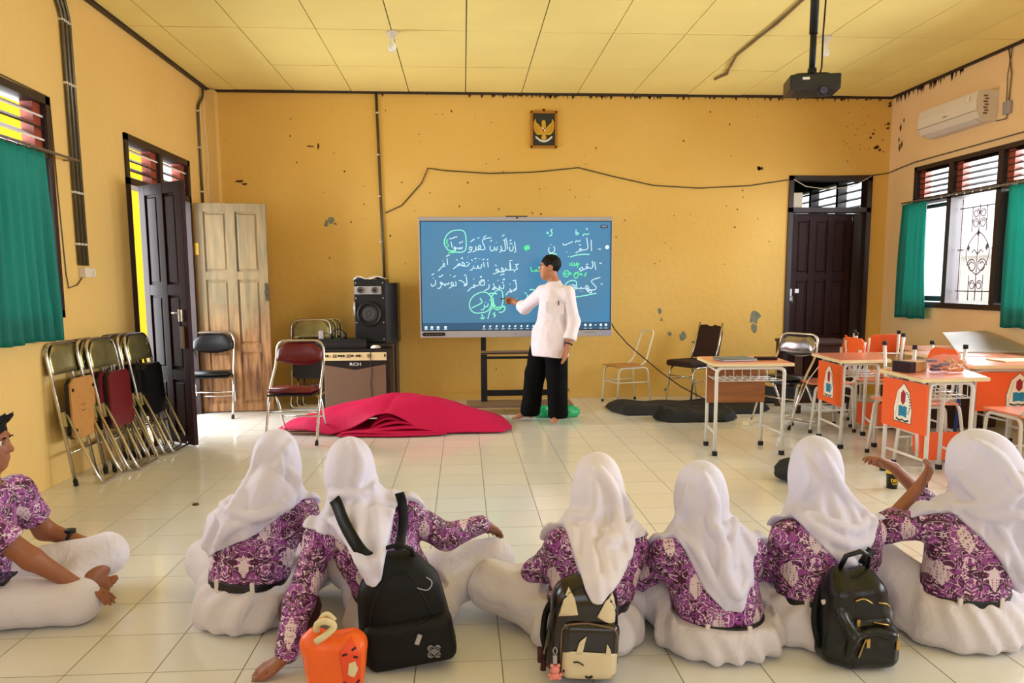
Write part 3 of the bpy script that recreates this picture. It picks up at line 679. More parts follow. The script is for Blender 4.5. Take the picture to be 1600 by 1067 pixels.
WA = [[(1360, 370), (1375, 490)], [(1352, 520), (1385, 500)], [(1340, 430), (1335, 485), (1300, 500), (1290, 440)], [(1290, 405), (1310, 395), (1330, 405)], [(1290, 365), (1320, 345)],
 [(1250, 350), (1262, 480)], [(1222, 350), (1232, 480), (1200, 500), (1165, 480)], [(1165, 430), (1185, 470), (1160, 485)], [(1200, 345), (1220, 355), (1235, 330), (1250, 335)], [(1185, 300), (1220, 275)], [(1150, 520), (1180, 500)],
 [(1120, 440), (1115, 480), (1085, 470), (1080, 440), (1075, 480), (1040, 500), (1020, 470), (1022, 430)], [(1020, 370), (1048, 350)], [(1095, 495), (1110, 495)],
 [(1035, 315), (915, 350), (950, 460), (920, 480), (860, 470), (870, 420), (890, 440), (870, 480), (830, 480), (822, 430), (820, 490), (780, 512)], [(925, 320), (965, 285)], [(845, 325), (870, 315)],
 [(760, 455), (740, 440), (735, 475), (765, 480), (770, 440), (760, 500), (715, 522)], [(745, 375), (775, 355), (795, 335), (800, 350)],
 [(640, 440), (625, 470), (605, 450), (595, 475), (570, 455), (540, 475), (520, 470), (530, 440), (545, 480), (520, 500), (490, 495)], [(590, 395), (645, 365)], [(480, 370), (495, 450)], [(455, 330), (500, 325), (530, 310), (565, 305)],
 [(1400, 690), (1380, 720), (1400, 745), (1370, 765), (1330, 760), (1300, 755), (1295, 650), (1305, 755), (1250, 760), (1235, 735), (1235, 765), (1190, 790), (1180, 730), (1210, 770), (1160, 790), (1120, 750), (1100, 770), (1140, 790), (1060, 820)],
 [(1365, 690), (1420, 680)], [(1285, 640), (1330, 628)], [(1165, 835), (1220, 815)], [(1090, 690), (1110, 710)], [(1355, 780), (1365, 795)],
 [(985, 650), (995, 725)], [(975, 625), (995, 610)], [(930, 655), (940, 725)], [(915, 625), (940, 610)], [(905, 680), (895, 730), (865, 740), (850, 700), (840, 740), (800, 735)], [(815, 650), (820, 655)], [(795, 700), (780, 745), (740, 768)], [(765, 615), (775, 640)], [(800, 610), (835, 600)], [(875, 605), (880, 612)],
 [(740, 665), (715, 700), (690, 710), (640, 700), (640, 650), (670, 690), (620, 700), (600, 670), (590, 700), (570, 695), (585, 675), (560, 710), (510, 745)], [(690, 660), (720, 655)], [(705, 580), (710, 586)], [(620, 610), (635, 590), (640, 610)], [(555, 615), (570, 630)],
 [(425, 600), (435, 690)], [(412, 575), (465, 548)], [(400, 690), (385, 670), (370, 690), (395, 710), (360, 715), (305, 775)], [(365, 630), (372, 640)],
 [(1375, 935), (1385, 1010), (1345, 1040)], [(1335, 915), (1385, 905)], [(1290, 960), (1300, 966)],
 [(1210, 960), (1205, 1020), (1160, 1010), (1150, 980), (1145, 1025), (1110, 1020), (1090, 1000), (1085, 1030), (1050, 1030), (1080, 1000), (1065, 950)], [(1185, 940), (1210, 940)], [(1125, 905), (1135, 915)], [(1195, 905), (1215, 885), (1220, 905)],
 [(1005, 960), (1000, 1020), (940, 1048)], [(990, 905), (996, 915)], [(945, 905), (905, 900), (870, 940), (900, 975), (945, 960), (930, 910), (880, 950)], [(870, 970), (820, 985), (800, 965), (790, 990), (810, 1000), (760, 1010), (710, 1060)], [(880, 860), (900, 850), (895, 870)], [(790, 880), (800, 890)],
 [(690, 850), (700, 960), (660, 980), (690, 950)], [(590, 905), (640, 920), (690, 975)], [(660, 840), (690, 825)],
 [(545, 920), (550, 975), (500, 975), (480, 950), (500, 930), (510, 970), (455, 1015)], [(515, 860), (545, 840)], [(470, 825), (478, 840)], [(455, 930), (440, 960), (415, 950), (400, 980), (380, 950), (350, 960), (335, 930), (360, 945), (330, 1010), (295, 1012)], [(310, 855), (350, 845), (370, 825)], [(270, 900), (265, 960), (225, 985), (208, 950)], [(215, 830), (250, 808)], [(235, 870), (242, 880)]]
GA = [[(500, 222), (440, 260), (395, 330), (388, 400), (420, 460), (460, 495), (560, 515), (640, 512), (680, 480), (690, 400), (680, 280), (650, 225), (580, 212), (500, 222)]]
GA2 = [[(440, 345), (415, 350), (430, 375), (405, 395)], [(430, 400), (445, 425), (430, 445)], [(450, 490), (540, 500)], [(440, 525), (530, 520)], [(1500, 440), (1570, 480)], [(1535, 420), (1530, 500)], [(1565, 430), (1500, 485)], [(1490, 462), (1575, 458)], [(1100, 375), (1112, 385)]]
WB = [[(1375, 165), (1385, 270), (1345, 300), (1310, 290), (1290, 270), (1320, 320), (1280, 310), (1240, 360)]]
GB = [[(960, 312), (880, 320), (790, 370), (740, 450), (745, 540), (800, 600), (900, 605), (990, 575), (1035, 500), (1040, 410), (1000, 340), (950, 315)],
 [(1060, 350), (1120, 290), (1180, 295), (1200, 380), (1195, 470), (1160, 550), (1100, 560), (1060, 510), (1035, 420), (1060, 350)], [(1000, 345), (1050, 330), (1120, 342)],
 [(880, 395), (910, 450), (880, 480), (765, 535)], [(995, 470), (985, 515), (950, 520), (940, 490)], [(940, 520), (930, 560), (890, 560)], [(950, 455), (958, 462)], [(1015, 420), (1022, 430)],
 [(1060, 390), (1075, 480), (1110, 530), (1150, 520)], [(1150, 540), (1200, 510), (1230, 540), (1200, 590), (1145, 600)],
 [(1055, 520), (1020, 580), (990, 690)], [(895, 640), (920, 640), (905, 680), (890, 675), (920, 690), (950, 665)], [(1090, 600), (1065, 625), (1095, 640), (1070, 670)]]
GB2 = [[(1040, 360), (1050, 450), (1080, 520)], [(1110, 540), (1150, 560), (1190, 520), (1215, 540)], [(1030, 520), (1050, 560)]]
WC = [[(1200, 380), (1205, 550)], [(1130, 345), (1140, 420), (1150, 500), (1110, 530), (1060, 530), (1035, 510), (1020, 535), (1050, 548), (1010, 550), (960, 582)], [(1015, 465), (1030, 455), (1040, 465)], [(560, 490), (545, 540), (580, 578), (630, 560), (640, 510), (625, 475)], [(578, 450), (585, 458)],
 [(1250, 715), (1270, 835)], [(1215, 700), (1225, 780), (1190, 815), (1160, 800), (1135, 815), (1120, 780), (1150, 800), (1080, 830), (1040, 850), (1020, 820), (1060, 800), (1070, 830), (1030, 860)], [(1120, 760), (1140, 745), (1150, 760)],
 [(765, 430), (785, 460), (850, 435), (920, 405)], [(955, 420), (970, 395), (1000, 405), (1035, 385)], [(1310, 520), (1350, 522)], [(1325, 730), (1360, 740)], [(820, 560), (830, 562)], [(845, 630), (855, 632)]]
GC = [[(1070, 325), (1095, 290), (1130, 300), (1170, 285)], [(1125, 200), (1140, 215), (1125, 230)], [(555, 592), (675, 592)], [(875, 640), (960, 615), (1060, 600), (1175, 600)], [(970, 225), (965, 290), (990, 300), (1005, 275), (970, 270)], [(520, 290), (530, 260), (545, 290)], [(605, 215), (580, 240), (600, 270), (590, 310), (555, 320)]]
GC2 = [[(180, 470), (250, 520)], [(220, 455), (210, 545)], [(255, 460), (180, 525)], [(175, 500), (262, 495)], [(870, 730), (875, 775)], [(900, 720), (905, 770), (925, 765)], [(940, 720), (940, 770), (960, 760)], [(985, 720), (970, 760), (1020, 740)], [(990, 730), (990, 800)],
 [(275, 790), (290, 855), (320, 850)], [(345, 830), (340, 855), (370, 855), (360, 825)], [(430, 775), (390, 800), (420, 820), (390, 850), (430, 860)],
 [(800, 850), (770, 890), (790, 935), (830, 935), (858, 890), (840, 850), (800, 848)], [(790, 885), (800, 905), (820, 880), (825, 900)], [(865, 890), (900, 890)], [(882, 870), (882, 912)], [(960, 870), (935, 910), (950, 960), (980, 955), (1000, 900), (975, 872)], [(950, 900), (975, 880), (1005, 860)], [(1020, 880), (1025, 915)], [(1050, 885), (1045, 915), (1070, 905)], [(1120, 870), (1095, 940)], [(1100, 905), (1130, 905)]]
WD = [[(1340, 125), (1200, 180), (1270, 270), (1260, 310), (1210, 320), (1160, 310), (1115, 270), (1130, 250), (1160, 290), (1130, 320), (1190, 370), (1200, 330), (1150, 330), (1100, 290), (1060, 300), (1040, 275), (1030, 300), (990, 290), (960, 300), (930, 240), (900, 250), (920, 290), (960, 240)], [(880, 290), (840, 270), (870, 250), (880, 280), (830, 290)], [(1025, 330), (1032, 335)], [(1055, 335), (1062, 338)], [(1345, 235), (1375, 225)]]
GD = [[(970, 190), (920, 170), (850, 190), (800, 240), (820, 300), (880, 325), (940, 310), (975, 260), (970, 190)], [(890, 430), (1000, 420), (1150, 395), (1275, 370)], [(255, 320), (280, 305), (330, 315), (400, 305)],
 [(220, 380), (240, 515)], [(255, 385), (270, 515)], [(180, 365), (210, 355)], [(235, 515), (200, 515), (190, 470), (170, 510), (150, 470), (140, 500), (105, 490)], [(60, 440), (68, 445)], [(330, 410), (360, 400)], [(330, 490), (310, 515)]]
def strokes(name, m, S_, w, y):
    g = MB()
    for s in S_: ribbon(g, s, w, y)
    o = g.build(name, m, tv); o['kind'] = 'stuff'; return o
yk = SY+.0055
strokes('handwriting', 'ink_white', cropA(WA)+cropB(WB)+cropC(WC)+cropD(WD), .0095, yk)
strokes('handwriting', 'ink_cyan', cropA(GA)+cropB(GB)+cropC(GC)+cropD(GD), .0105, yk-.0005)
strokes('handwriting', 'ink_green', cropA(GA2)+cropB(GB2)+cropC(GC2), .0095, yk-.001)
def disc(g, c, r, y, n=14): g.prism_y([(loc(c[0], 0, c[1])[0]+r*math.cos(2*PI*i/n), loc(c[0], 0, c[1])[2]+r*math.sin(2*PI*i/n)) for i in range(n)][::-1], y-SY-.04-.0004, y-SY-.04)
g = MB(); yb = SY+.0062
for px in (666, 675, 684.5, 696): c = su(px, 510.5); g.box(loc(c[0]-.013, yb-.0006, c[1]-.013), loc(c[0]+.013, yb, c[1]+.013)); c = su(px, 515); 
for px in (755.5, 765, 775, 785, 795, 804, 813.5, 823, 832): 
    c = su(px, 509.5); r_ = .013; g.prism_y([(loc(c[0]-r_, 0, 0)[0], loc(0, 0, c[1]-r_*.6)[2]), (loc(c[0]+r_*.2, 0, 0)[0], loc(0, 0, c[1]-r_)[2]), (loc(c[0]+r_, 0, 0)[0], loc(0, 0, c[1]+r_*.3)[2]), (loc(c[0], 0, 0)[0], loc(0, 0, c[1]+r_)[2])], yb-SY-.0406, yb-SY-.04)
for px in (901, 914, 922, 930, 938.5, 946.5): disc(g, su(px, 508.5), .014 if px != 930 else .008, yb)
for px in (666, 675, 684.5, 696, 755.5, 765, 775, 785, 795, 804, 813.5, 823, 832, 901, 914, 922, 938.5, 946.5):
    c = su(px, 514); g.box(loc(c[0]-.016, yb-.0006, c[1]-.001), loc(c[0]+.016, yb, c[1]+.005))
disc(g, su(949, 385.6), .021, yk)
g.build('screen_icon', 'icon_white', tv)
c = su(944.5, 353.5)
g = MB(); o = [(loc(c[0]+sx*.024+.016*math.cos(a), 0, 0)[0], loc(0, 0, c[1]+.016*math.sin(a))[2]) for sx, a in [(1, -PI/2+PI*i/6) for i in range(7)]+[(-1, PI/2+PI*i/6) for i in range(7)]]
g.prism_y(o[::-1], yk-SY-.0405, yk-SY-.04).build('clock_pill', 'pill_dark', tv)
put_text('10:31', .024, Matrix.Translation(loc(c[0], yk-.0012, c[1])) @ RX90, 'icon_white', tv, 'clock_digits')
# lower bezel details
g = MB(); o = [(loc(-.31+sx*.10+.018*math.cos(a), 0, 0)[0], loc(0, 0, .812+.018*math.sin(a))[2]) for sx, a in [(1, -PI/2+PI*i/6) for i in range(7)]+[(-1, PI/2+PI*i/6) for i in range(7)]]
g.prism_y(o[::-1], -.046, -.04).build('port_strip', 'black_plastic', tv)
g = MB()
for k in range(6): g.box(loc(-.39+k*.03, SY-.0075, .807), loc(-.378+k*.03, SY-.006, .817))
g.build('port', 'brown_plate', tv)
MB().prism_y([(loc(.52, 0, 0)[0], loc(0, 0, .808)[2]), (loc(.548, 0, 0)[0], loc(0, 0, .812)[2]), (loc(.55, 0, 0)[0], loc(0, 0, .818)[2]), (loc(.522, 0, 0)[0], loc(0, 0, .814)[2])], -.042, -.04).build('badge', 'shield_red', tv)
g = MB()
for k in range(7): g.box(loc(1.262+k*.018, SY-.001, .812), loc(1.270+k*.018, SY, .818))
g.build('button', 'black_plastic', tv)
MB().box(loc(.44, SY-.001, 2.004), loc(.66, SY+.03, 2.012)).box(loc(.545, SY-.004, 1.985), loc(.565, SY, 2.0)).build('camera_bar', 'black_plastic', tv)
MB().box(loc(1.41, SY-.002, .807), loc(1.424, SY, .822)).box(loc(1.495, SY-.002, .804), loc(1.52, SY, .824), .002).build('power_light', 'button_blue', tv)

st = thing('display_stand', 'black wheeled stand with shelf and brown base carrying the screen', 'stand', (.62, 7.95, 0))
def stb(a, b_, c=.003): return MB().box((a[0]-.62, a[1]-7.95, a[2]), (b_[0]-.62, b_[1]-7.95, b_[2]), c)
for x in (.172, 1.02): 
    stb((x, 7.985 if x < 1 else 7.985, .10), (x+.065, 8.065, .625)).build('post', 'black_plastic', st)
    stb((x+.004, 8.075, .6), (x+.058, 8.12, 1.9)).build('post', 'black_plastic', st)
stb((.172, 7.92, .605), (1.09, 8.12, .62)).box((.172-.62, -.03, .60), (.47, .0, .64), .004).build('shelf', 'brown_plate', st)
stb((.2, 7.97, .548), (1.06, 8.0, .575)).build('crossbar', 'black_plastic', st)
stb((.2, 8.0, .155), (1.06, 8.05, .215)).build('crossbar', 'black_plastic', st)
MB().prism([(-.60, -.25), (.46, -.25), (.49, -.22), (.49, .12), (.46, .14), (-.60, .14)], .075, .10).build('base_plate', 'brown_plate', st)
for x in (-.55, .42):
    for y in (-.2, .09):
        MB().tube([(x-.012, y, .03), (x+.012, y, .03)], .03, 12).box((x-.02, y-.012, .03), (x+.02, y+.012, .076)).build('castor', 'black_plastic', st)
tag(MB().tube([(1.54, 8.05, .93), (1.6, 8.1, .84), (1.75, 8.15, .68), (1.9, 8.15, .55), (2.1, 8.1, .38), (2.3, 8.0, .23), (2.5, 7.85, .12), (2.66, 7.75, .09)], .0065, 6).build('power_cable', 'cable_black'), 'black power cable slanting down from the screen to the floor', 'cable')

# ------------------------------------------------------------------ audio gear
am = thing('guitar_amplifier', 'black combo amplifier with cream panel and RCH lettering', 'amplifier', (-1.14, 8.25, 0))
MB().box((-.36, -.13, .0), (.36, .17, .66), .012).build('cabinet', 'black_vinyl', am)
MB().prism_y([(-.325, .02), (.315, .02), (.315, .49), (0, .435), (-.325, .49)], -.136, -.13).build('grille_cloth', 'amp_grille', am)
g = MB()
for k in range(64): x = -.32+k*.01; zt = .435+abs(x)*.17; g.box((x, -.1385, .022), (x+.004, -.136, zt))
g = g.build('grille_thread', 'brown_plate', am); g['kind'] = 'stuff'
MB().box((-.335, -.136, .535), (.325, -.13, .62)).build('control_panel', 'amp_panel', am)
for x in (-.31, -.285, -.17, -.145, -.12, -.03, .02, .045): MB().tube([(x, -.136, .585), (x, -.150, .585)], .011, 10).build('knob', 'black_plastic', am)
g = MB()
for x0 in (-.23, -.085, .125): 
    for k in range(5): g.box((x0+k*.009, -.1375, .565), (x0+.004+k*.009, -.136, .602))
g.box((.30, -.139, .57), (.315, -.136, .602)); g.box((-.255, -.1375, .58), (-.248, -.136, .587)); g.box((.19, -.1375, .58), (.197, -.136, .587)); g.build('panel_marking', 'maroon_wood', am)
put_text('RCH', .045, Matrix.Translation((0, -.137, .495)) @ RX90 @ Matrix.Scale(1.35, 4, (1, 0, 0)), 'white_letter', am)
MB().box((-.44, -.10, .662), (.33, .16, .755), .01).build('top_case', 'black_vinyl', am) if False else None
t = thing('equipment_case', 'flat black equipment case lying on top of the amplifier', 'case', (-1.22, 8.27, .66))
MB().box((-.33, -.14, .001), (.20, .14, .10), .012).build('case', 'black_plastic', t)
MB().box((-.33, -.142, .045), (.20, -.14, .052)).build('seam', 'dark_frame', t)
t = thing('headphones', 'black headphones and plugs heaped on the equipment case', 'headphones', (-1.36, 8.2, .761))
MB().tube([(.04+.07*math.cos(a), 0, .03+.07*math.sin(a)) for a in [PI*i/12 for i in range(13)]], .006).build('band', 'black_plastic', t)
for x in (-.03, .11): MB().tube([(x-.012, 0, .03), (x+.012, 0, .03)], .030, 14).build('ear_cup', 'black_plastic', t)
t = thing('power_adapter', 'small grey adapter standing at the left end of the case', 'adapter', (-1.50, 8.2, .76))
MB().box((-.02, -.03, 0), (.03, .03, .085), .006).build('body', 'silver', t)
MB().tube([(.03, 0, .06), (.06, 0, .062), (.09, -.03, .04), (.10, -.08, .005)], .004, 6).build('cord', 'cable_black', t)
t = thing('rear_cabinet', 'tall black cabinet behind the amplifier', 'cabinet', (-.9, 8.60, 0))
MB().box((-.45, -.16, 0), (.16, .2, .72), .008).build('body', 'black_vinyl', t)
MB().box((-.43, -.164, .03), (.14, -.16, .69)).build('front_panel', 'brown_plate', t)
sp = thing('loudspeaker', 'tall black party speaker with a paper on top', 'loudspeaker', (-.97, 8.50, .722))
MB().box((-.19, -.2, -.02), (.14, .22, .66), .012).build('cabinet', 'black_plastic', sp)
MB().prism([(.12, -.2), (.26, -.13), (.26, .2), (.12, .2)], -.02, .62).build('side_panel', 'black_vinyl', sp)
def drv(x, z, r, y=-.2, par=sp, ring='black_plastic'):
    MB().lathe([(r*.2, -.01), (r*.25, .0), (r*.75, -.03), (r*.8, -.045)][::-1], (0, 0, 0), 24).lathe([(0, .0), (r*.2, -.006), (r*.26, -.012)], (0, 0, 0), 24).xf(Matrix.Translation((x, y-.012, z)) @ Matrix.Rotation(-PI/2, 4, 'X') @ Matrix.Scale(-.6, 4, (0, 0, 1))).build('speaker_cone', 'cone_grey', par)
    MB().lathe([(r*.78, 0), (r*.82, .018), (r*.95, .02), (r, 0)], (0, 0, 0), 28).xf(Matrix.Translation((x, y, z)) @ Matrix.Rotation(PI/2, 4, 'X')).build('speaker_ring', ring, par)
drv(-.03, .29, .135)
MB().box((-.185, -.206, .50), (.10, -.2, .585), .003).build('light_bar', 'silver', sp)
for x in (-.12, .03): drv(x, .543, .033, -.206)
g = MB()
for x in (-.17, .115):
    for z in (.02, .2, .46, .62): g.tube([(x, -.2, z), (x, -.204, z)], .008, 8)
g.build('screw', 'silver', sp)
MB().tube([(-.185, -.205, .42), (-.185, -.215, .35), (-.185, -.205, .27)], .012, 8).build('trim_bar', 'silver', sp)
t = tag(MB().grid([[(-1.16+.036*i, 8.31+.2*j/3, 1.39+.018*math.sin(i*1.1+j)-.02*(i == 0)) for j in range(4)] for i in range(10)]).build('paper_sheet', 'paper_white'), 'crumpled white paper lying on top of the loudspeaker', 'paper'); m_ = t.modifiers.new('thickness', 'SOLIDIFY'); m_.thickness = .008
t = thing('folded_napkin', 'small crumpled white tissue on the right end of the amplifier', 'tissue', (-.93, 8.16, .662))
MB().lathe([(0, .03), (.03, .028), (.05, .015), (.055, 0), (0, 0)], n=9).build('tissue', 'paper_white', t)
tag(MB().tube([(-.98, 8.118, .66), (-.985, 8.105, .55), (-.97, 8.105, .42), (-.985, 8.105, .30), (-.975, 8.105, .16), (-1.0, 8.08, .005)], .004, 6).build('mic_cable', 'cable_black'), 'black cord hanging down the front of the amplifier', 'cable')
# ------------------------------------------------------------------ folding chairs
mat('chrome_plate', (170, 160, 156), .18, .9)
def folding_chair(label, M, pad, folded=False, under='black_vinyl', group=None, back=None):
    t = thing('folding_chair', label, 'chair', M=M, group=group)
    w = .215
    if not folded:
        F = [(-w, -.24, .0), (-w, -.05, .45), (-w+.01, .13, .66), (-w+.015, .155, .845), (w-.015, .155, .845), (w-.01, .13, .66), (w, -.05, .45), (w, -.24, 0)]
        MB().bent(F, .0115, .085, 10, 7).build('main_frame', 'chrome', t)
        MB().bent([(-w+.028, .02, .40), (-w+.028, .25, .014), (w-.028, .25, .014), (w-.028, .02, .40)], .0105, .05, 10).build('rear_frame', 'chrome', t)
        for s in (-1, 1):
            MB().tube([(s*w, -.247, .0), (s*w, -.232, .035)], .015, 10).build('foot_cap', 'rubber', t)
            MB().box((s*w-.004, -.10, .385), (s*w-.028*s, .10, .405), .003).build('hinge_bracket', 'plate_metal', t)
        MB().tube([(-w+.01, -.13, .26), (w-.01, -.13, .26)], .008, 8).tube([(-w+.03, .15, .18), (w-.03, .15, .18)], .008, 8).build('stretcher', 'chrome', t)
        bm = bmesh.new(); bmesh.ops.create_cube(bm, size=1)
        for v in bm.verts: v.co = Vector((v.co.x*(.40 if v.co.y > 0 else .38), -.05+v.co.y*.37, .44+v.co.z*.035+.015*(v.co.y < 0)))
        bmesh.ops.bevel(bm, geom=bm.edges[:], offset=.016, segments=3, affect='EDGES'); MB().bm(bm, True).build('seat', pad, t)
        MB().box((-.185, -.22, .408), (.185, .12, .424), .002).build('seat_board', under, t)
        P = []
        zb, zt = .635, .825
        for side in (0, 1):
            pass
        # curved padded back: front skin and metal rear plate
        def backshell(y0, d, name, m, inset):
            P = []
            for i in range(15):
                u = i/14; x = (u-.5)*2*(w-.02-inset); row = []
                for j in range(9):
                    v = j/8; top = zt - (.07*max(0, abs(u-.5)*2-.62)/.38)*1.0; bot = zb+.05*(abs(u-.5)*2)**2.2*.9
                    z = bot+(top-bot)*v; bul = math.sin(PI*v)**.6*math.sin(PI*u)**.3
                    row.append((x, y0+.03*(1-(2*u-1)**2)+d*bul+(v-.5)*.02, z))
                P.append(row)
            g = MB().grid(P); o = g.build(name, m, t); s_ = o.modifiers.new('thickness', 'SOLIDIFY'); s_.thickness = .006; return o
        backshell(.12, -.026, 'backrest', back or pad, 0)
        backshell(.135, .004, 'back_plate', 'plate_metal', .004)
    else:
        # folded flat in the xz plane, y < 0 is the side that faces out; leans when M tilts it
        MB().bent([(-w, 0, .03), (-w, 0, .95), (w, 0, .95), (w, 0, .03)], .0115, .10, 10, 7).build('main_frame', 'chrome', t)
        for s in (-1, 1):
            MB().tube([(s*w, 0, .0), (s*w, 0, .04)], .015, 10).build('foot_cap', 'rubber', t)
            MB().box((s*w-.028*s, -.028, .40), (s*w+.004*s, .002, .50), .003).build('hinge_bracket', 'plate_metal', t)
        MB().bent([(-w+.026, -.03, .48), (-w+.026, -.15, -.015), (w-.026, -.15, -.015), (w-.026, -.03, .48)], .0105, .06, 10).build('rear_frame', 'chrome', t)
        MB().tube([(-w+.01, 0, .22), (w-.01, 0, .22)], .008, 8).build('stretcher', 'chrome', t)
        g = MB(); P = []
        def plate(y0, m, name, th, dy=0.0):
            P = []
            for i in range(13):
                u = i/12; x = (u-.5)*2*(w-.008); row = []
                for j in range(6):
                    v = j/5; top = .945-.085*max(0, abs(u-.5)*2-.6)/.4; z = .745+(top-.745)*v
                    row.append((x, y0+dy*math.sin(PI*u)*math.sin(PI*v), z))
                P.append(row)
            o = MB().grid(P).build(name, m, t); s_ = o.modifiers.new('thickness', 'SOLIDIFY'); s_.thickness = th; return o
        plate(-.006, 'plate_metal', 'back_plate', .004); plate(.012, under, 'backrest', .016, .014)
        for s in (-1, 1):
            for z in (.80, .86): MB().tube([(s*(w-.045), -.006, z), (s*(w-.045), -.016, z)], .010, 8).build('rivet', 'plate_metal', t)
        o = [(-.185, .0), (-.165, .34), (-.12, .375), (.12, .375), (.165, .34), (.185, 0), (.15, -.03), (-.15, -.03)]
        Ms = Matrix.Translation((0, -.03, .33)) @ Matrix.Rotation(math.radians(7), 4, 'X')
        MB().prism_y(o, -.012, .0).xf(Ms).build('seat_board', pad, t)
        g = MB().prism_y([(x*.99, z) for x, z in o], .0, .03).xf(Ms); g.build('seat_pad', under, t)
        if pad == 'tan_board':
            g = MB()
            for x, z in ((-.14, .30), (.14, .30), (-.14, .03), (.14, .03)): g.tube([(x, -.012, z), (x, -.016, z)], .012, 10)
            for k in range(6): g.tube([(-.04+.02*(k % 3), -.012, .15+.04*(k//3)), (-.04+.02*(k % 3), -.014, .15+.04*(k//3))], .004, 6)
            g.xf(Ms).build('screw', 'maroon_wood', t)
    return t
def Mleft(y, x, tilt=9, yaw=0):   # folded chair leaning on the left wall, facing +x
    return Matrix.Translation((x, y, .005)) @ Matrix.Rotation(math.radians(yaw), 4, 'Z') @ Matrix.Rotation(PI/2, 4, 'Z') @ Matrix.Rotation(math.radians(-tilt), 4, 'X')
g1 = folding_chair('folded chair leaning on the left wall showing its tan seat board', Mleft(5.38, -2.585, 8.5), 'tan_board', True)
g2 = folding_chair('maroon-seated folded chair leaning in the middle of the left wall row', Mleft(5.76, -2.50, 9), 'maroon_vinyl', True)
g3 = folding_chair('front black folded chair leaning beside the dark door leaf', Mleft(6.29, -2.45, 10), 'black_vinyl', True)
for i, (src, y, x, lab) in enumerate(((g2, 5.72, -2.545, 'folded chair tucked right behind the maroon-seated one'), (g2, 5.68, -2.59, 'folded chair against the left wall, rearmost behind the maroon one'),
        (g3, 6.25, -2.50, 'black folded chair second from the front beside the dark door leaf'), (g3, 6.21, -2.55, 'black folded chair third from the front beside the dark door leaf'), (g3, 6.17, -2.60, 'rearmost black folded chair against the wall by the dark door leaf'))):
    dup(src, lab, M=Mleft(y, x, 9), group='folded chairs leaning on the left wall')
for o in (g2, g3): o['group'] = 'folded chairs leaning on the left wall'
def Mz(x, y, deg, z=0.0): return Matrix.Translation((x, y, z)) @ Matrix.Rotation(math.radians(deg), 4, 'Z')
folding_chair('maroon padded folding chair standing alone left of the red cloth', Mz(-1.43, 6.62, -4), 'maroon_vinyl')
folding_chair('black padded folding chair in front of the weathered door leaf', Mz(-2.56, 7.95, 8), 'black_vinyl')
folding_chair('chrome folding chair behind the small orange desk, back with red reflections', Mz(3.02, 6.98, -60), 'black_vinyl', back='chrome_plate')
# three folded chairs between weathered door leaf and amplifier
Mb = lambda x, y: Matrix.Translation((x, y, .005)) @ Matrix.Rotation(math.radians(-9), 4, 'X')
b1 = folding_chair('front folded chair of the stack behind the maroon chair', Mb(-1.68, 8.46), 'black_vinyl', True, group='folded chairs by the amplifier')
dup(b1, 'middle folded chair of the stack beside the amplifier', M=Mb(-1.63, 8.53)); dup(b1, 'rearmost folded chair of the stack, against the back wall', M=Mb(-1.58, 8.60))

# white tube chair
wc = thing('tube_chair', 'cream tubular chair without back pad near the screen', 'chair', (1.80, 8.45, 0), math.radians(-72))
# local: faces -y
MB().bent([(-.17, -.20, 0), (-.16, -.18, .40), (-.16, .18, .40), (-.17, .22, 0)], .011, .06).bent([(.17, -.20, 0), (.16, -.18, .40), (.16, .18, .40), (.17, .22, 0)], .011, .06).build('leg_frame', 'cream_metal', wc)
MB().bent([(-.14, .10, .42), (-.14, .17, .47), (-.12, .28, .80), (.12, .28, .80), (.14, .17, .47), (.14, .10, .42)], .011, .05).build('back_frame', 'cream_metal', wc)
MB().tube([(-.165, -.19, .24), (-.165, .20, .24)], .008).tube([(.165, -.19, .24), (.165, .20, .24)], .008).tube([(-.165, -.19, .24), (.165, -.19, .24)], .008).build('stretcher', 'cream_metal', wc)
MB().prism([(-.18, -.20), (.18, -.20), (.17, .17), (-.17, .17)], .412, .424).build('seat', 'tan_board', wc)
for x in (-.17, .17):
    for y in (-.2, .22): MB().tube([(x, y, 0), (x, y, .025)], .015, 8).build('foot_cap', 'rubber', wc)
# brown banquet chair
bc = thing('banquet_chair', 'dark brown padded banquet chair against the back wall', 'chair', (2.55, 8.42, 0), math.radians(-62))
for s in (-1, 1):
    MB().bent([(s*.19, -.21, 0), (s*.18, -.16, .40), (s*.18, .16, .40), (s*.20, .27, 0)], .011, .07).build('leg_frame', 'chrome', bc)
    MB().tube([(s*.18, .14, .41), (s*.18, .20, .60), (s*.17, .27, .88)], .011).build('back_post', 'chrome', bc)
MB().tube([(-.18, -.19, .30), (.18, -.19, .30)], .008).tube([(-.19, -.18, .25), (-.19, .21, .25)], .007).tube([(.19, -.18, .25), (.19, .21, .25)], .007).build('stretcher', 'chrome', bc)
MB().box((-.20, -.22, .405), (.20, .20, .475), .025).build('seat', 'brown_cushion', bc)
MB().prism_y([(-.18, .50), (.18, .50), (.175, .80), (.15, .87), (.06, .88), (.04, .865), (-.04, .865), (-.06, .88), (-.15, .87), (-.175, .80)], .0, .035).xf(Matrix.Translation((0, .06, 0)) @ Matrix.Rotation(math.radians(-13), 4, 'X')).build('backrest', 'brown_cushion', bc)

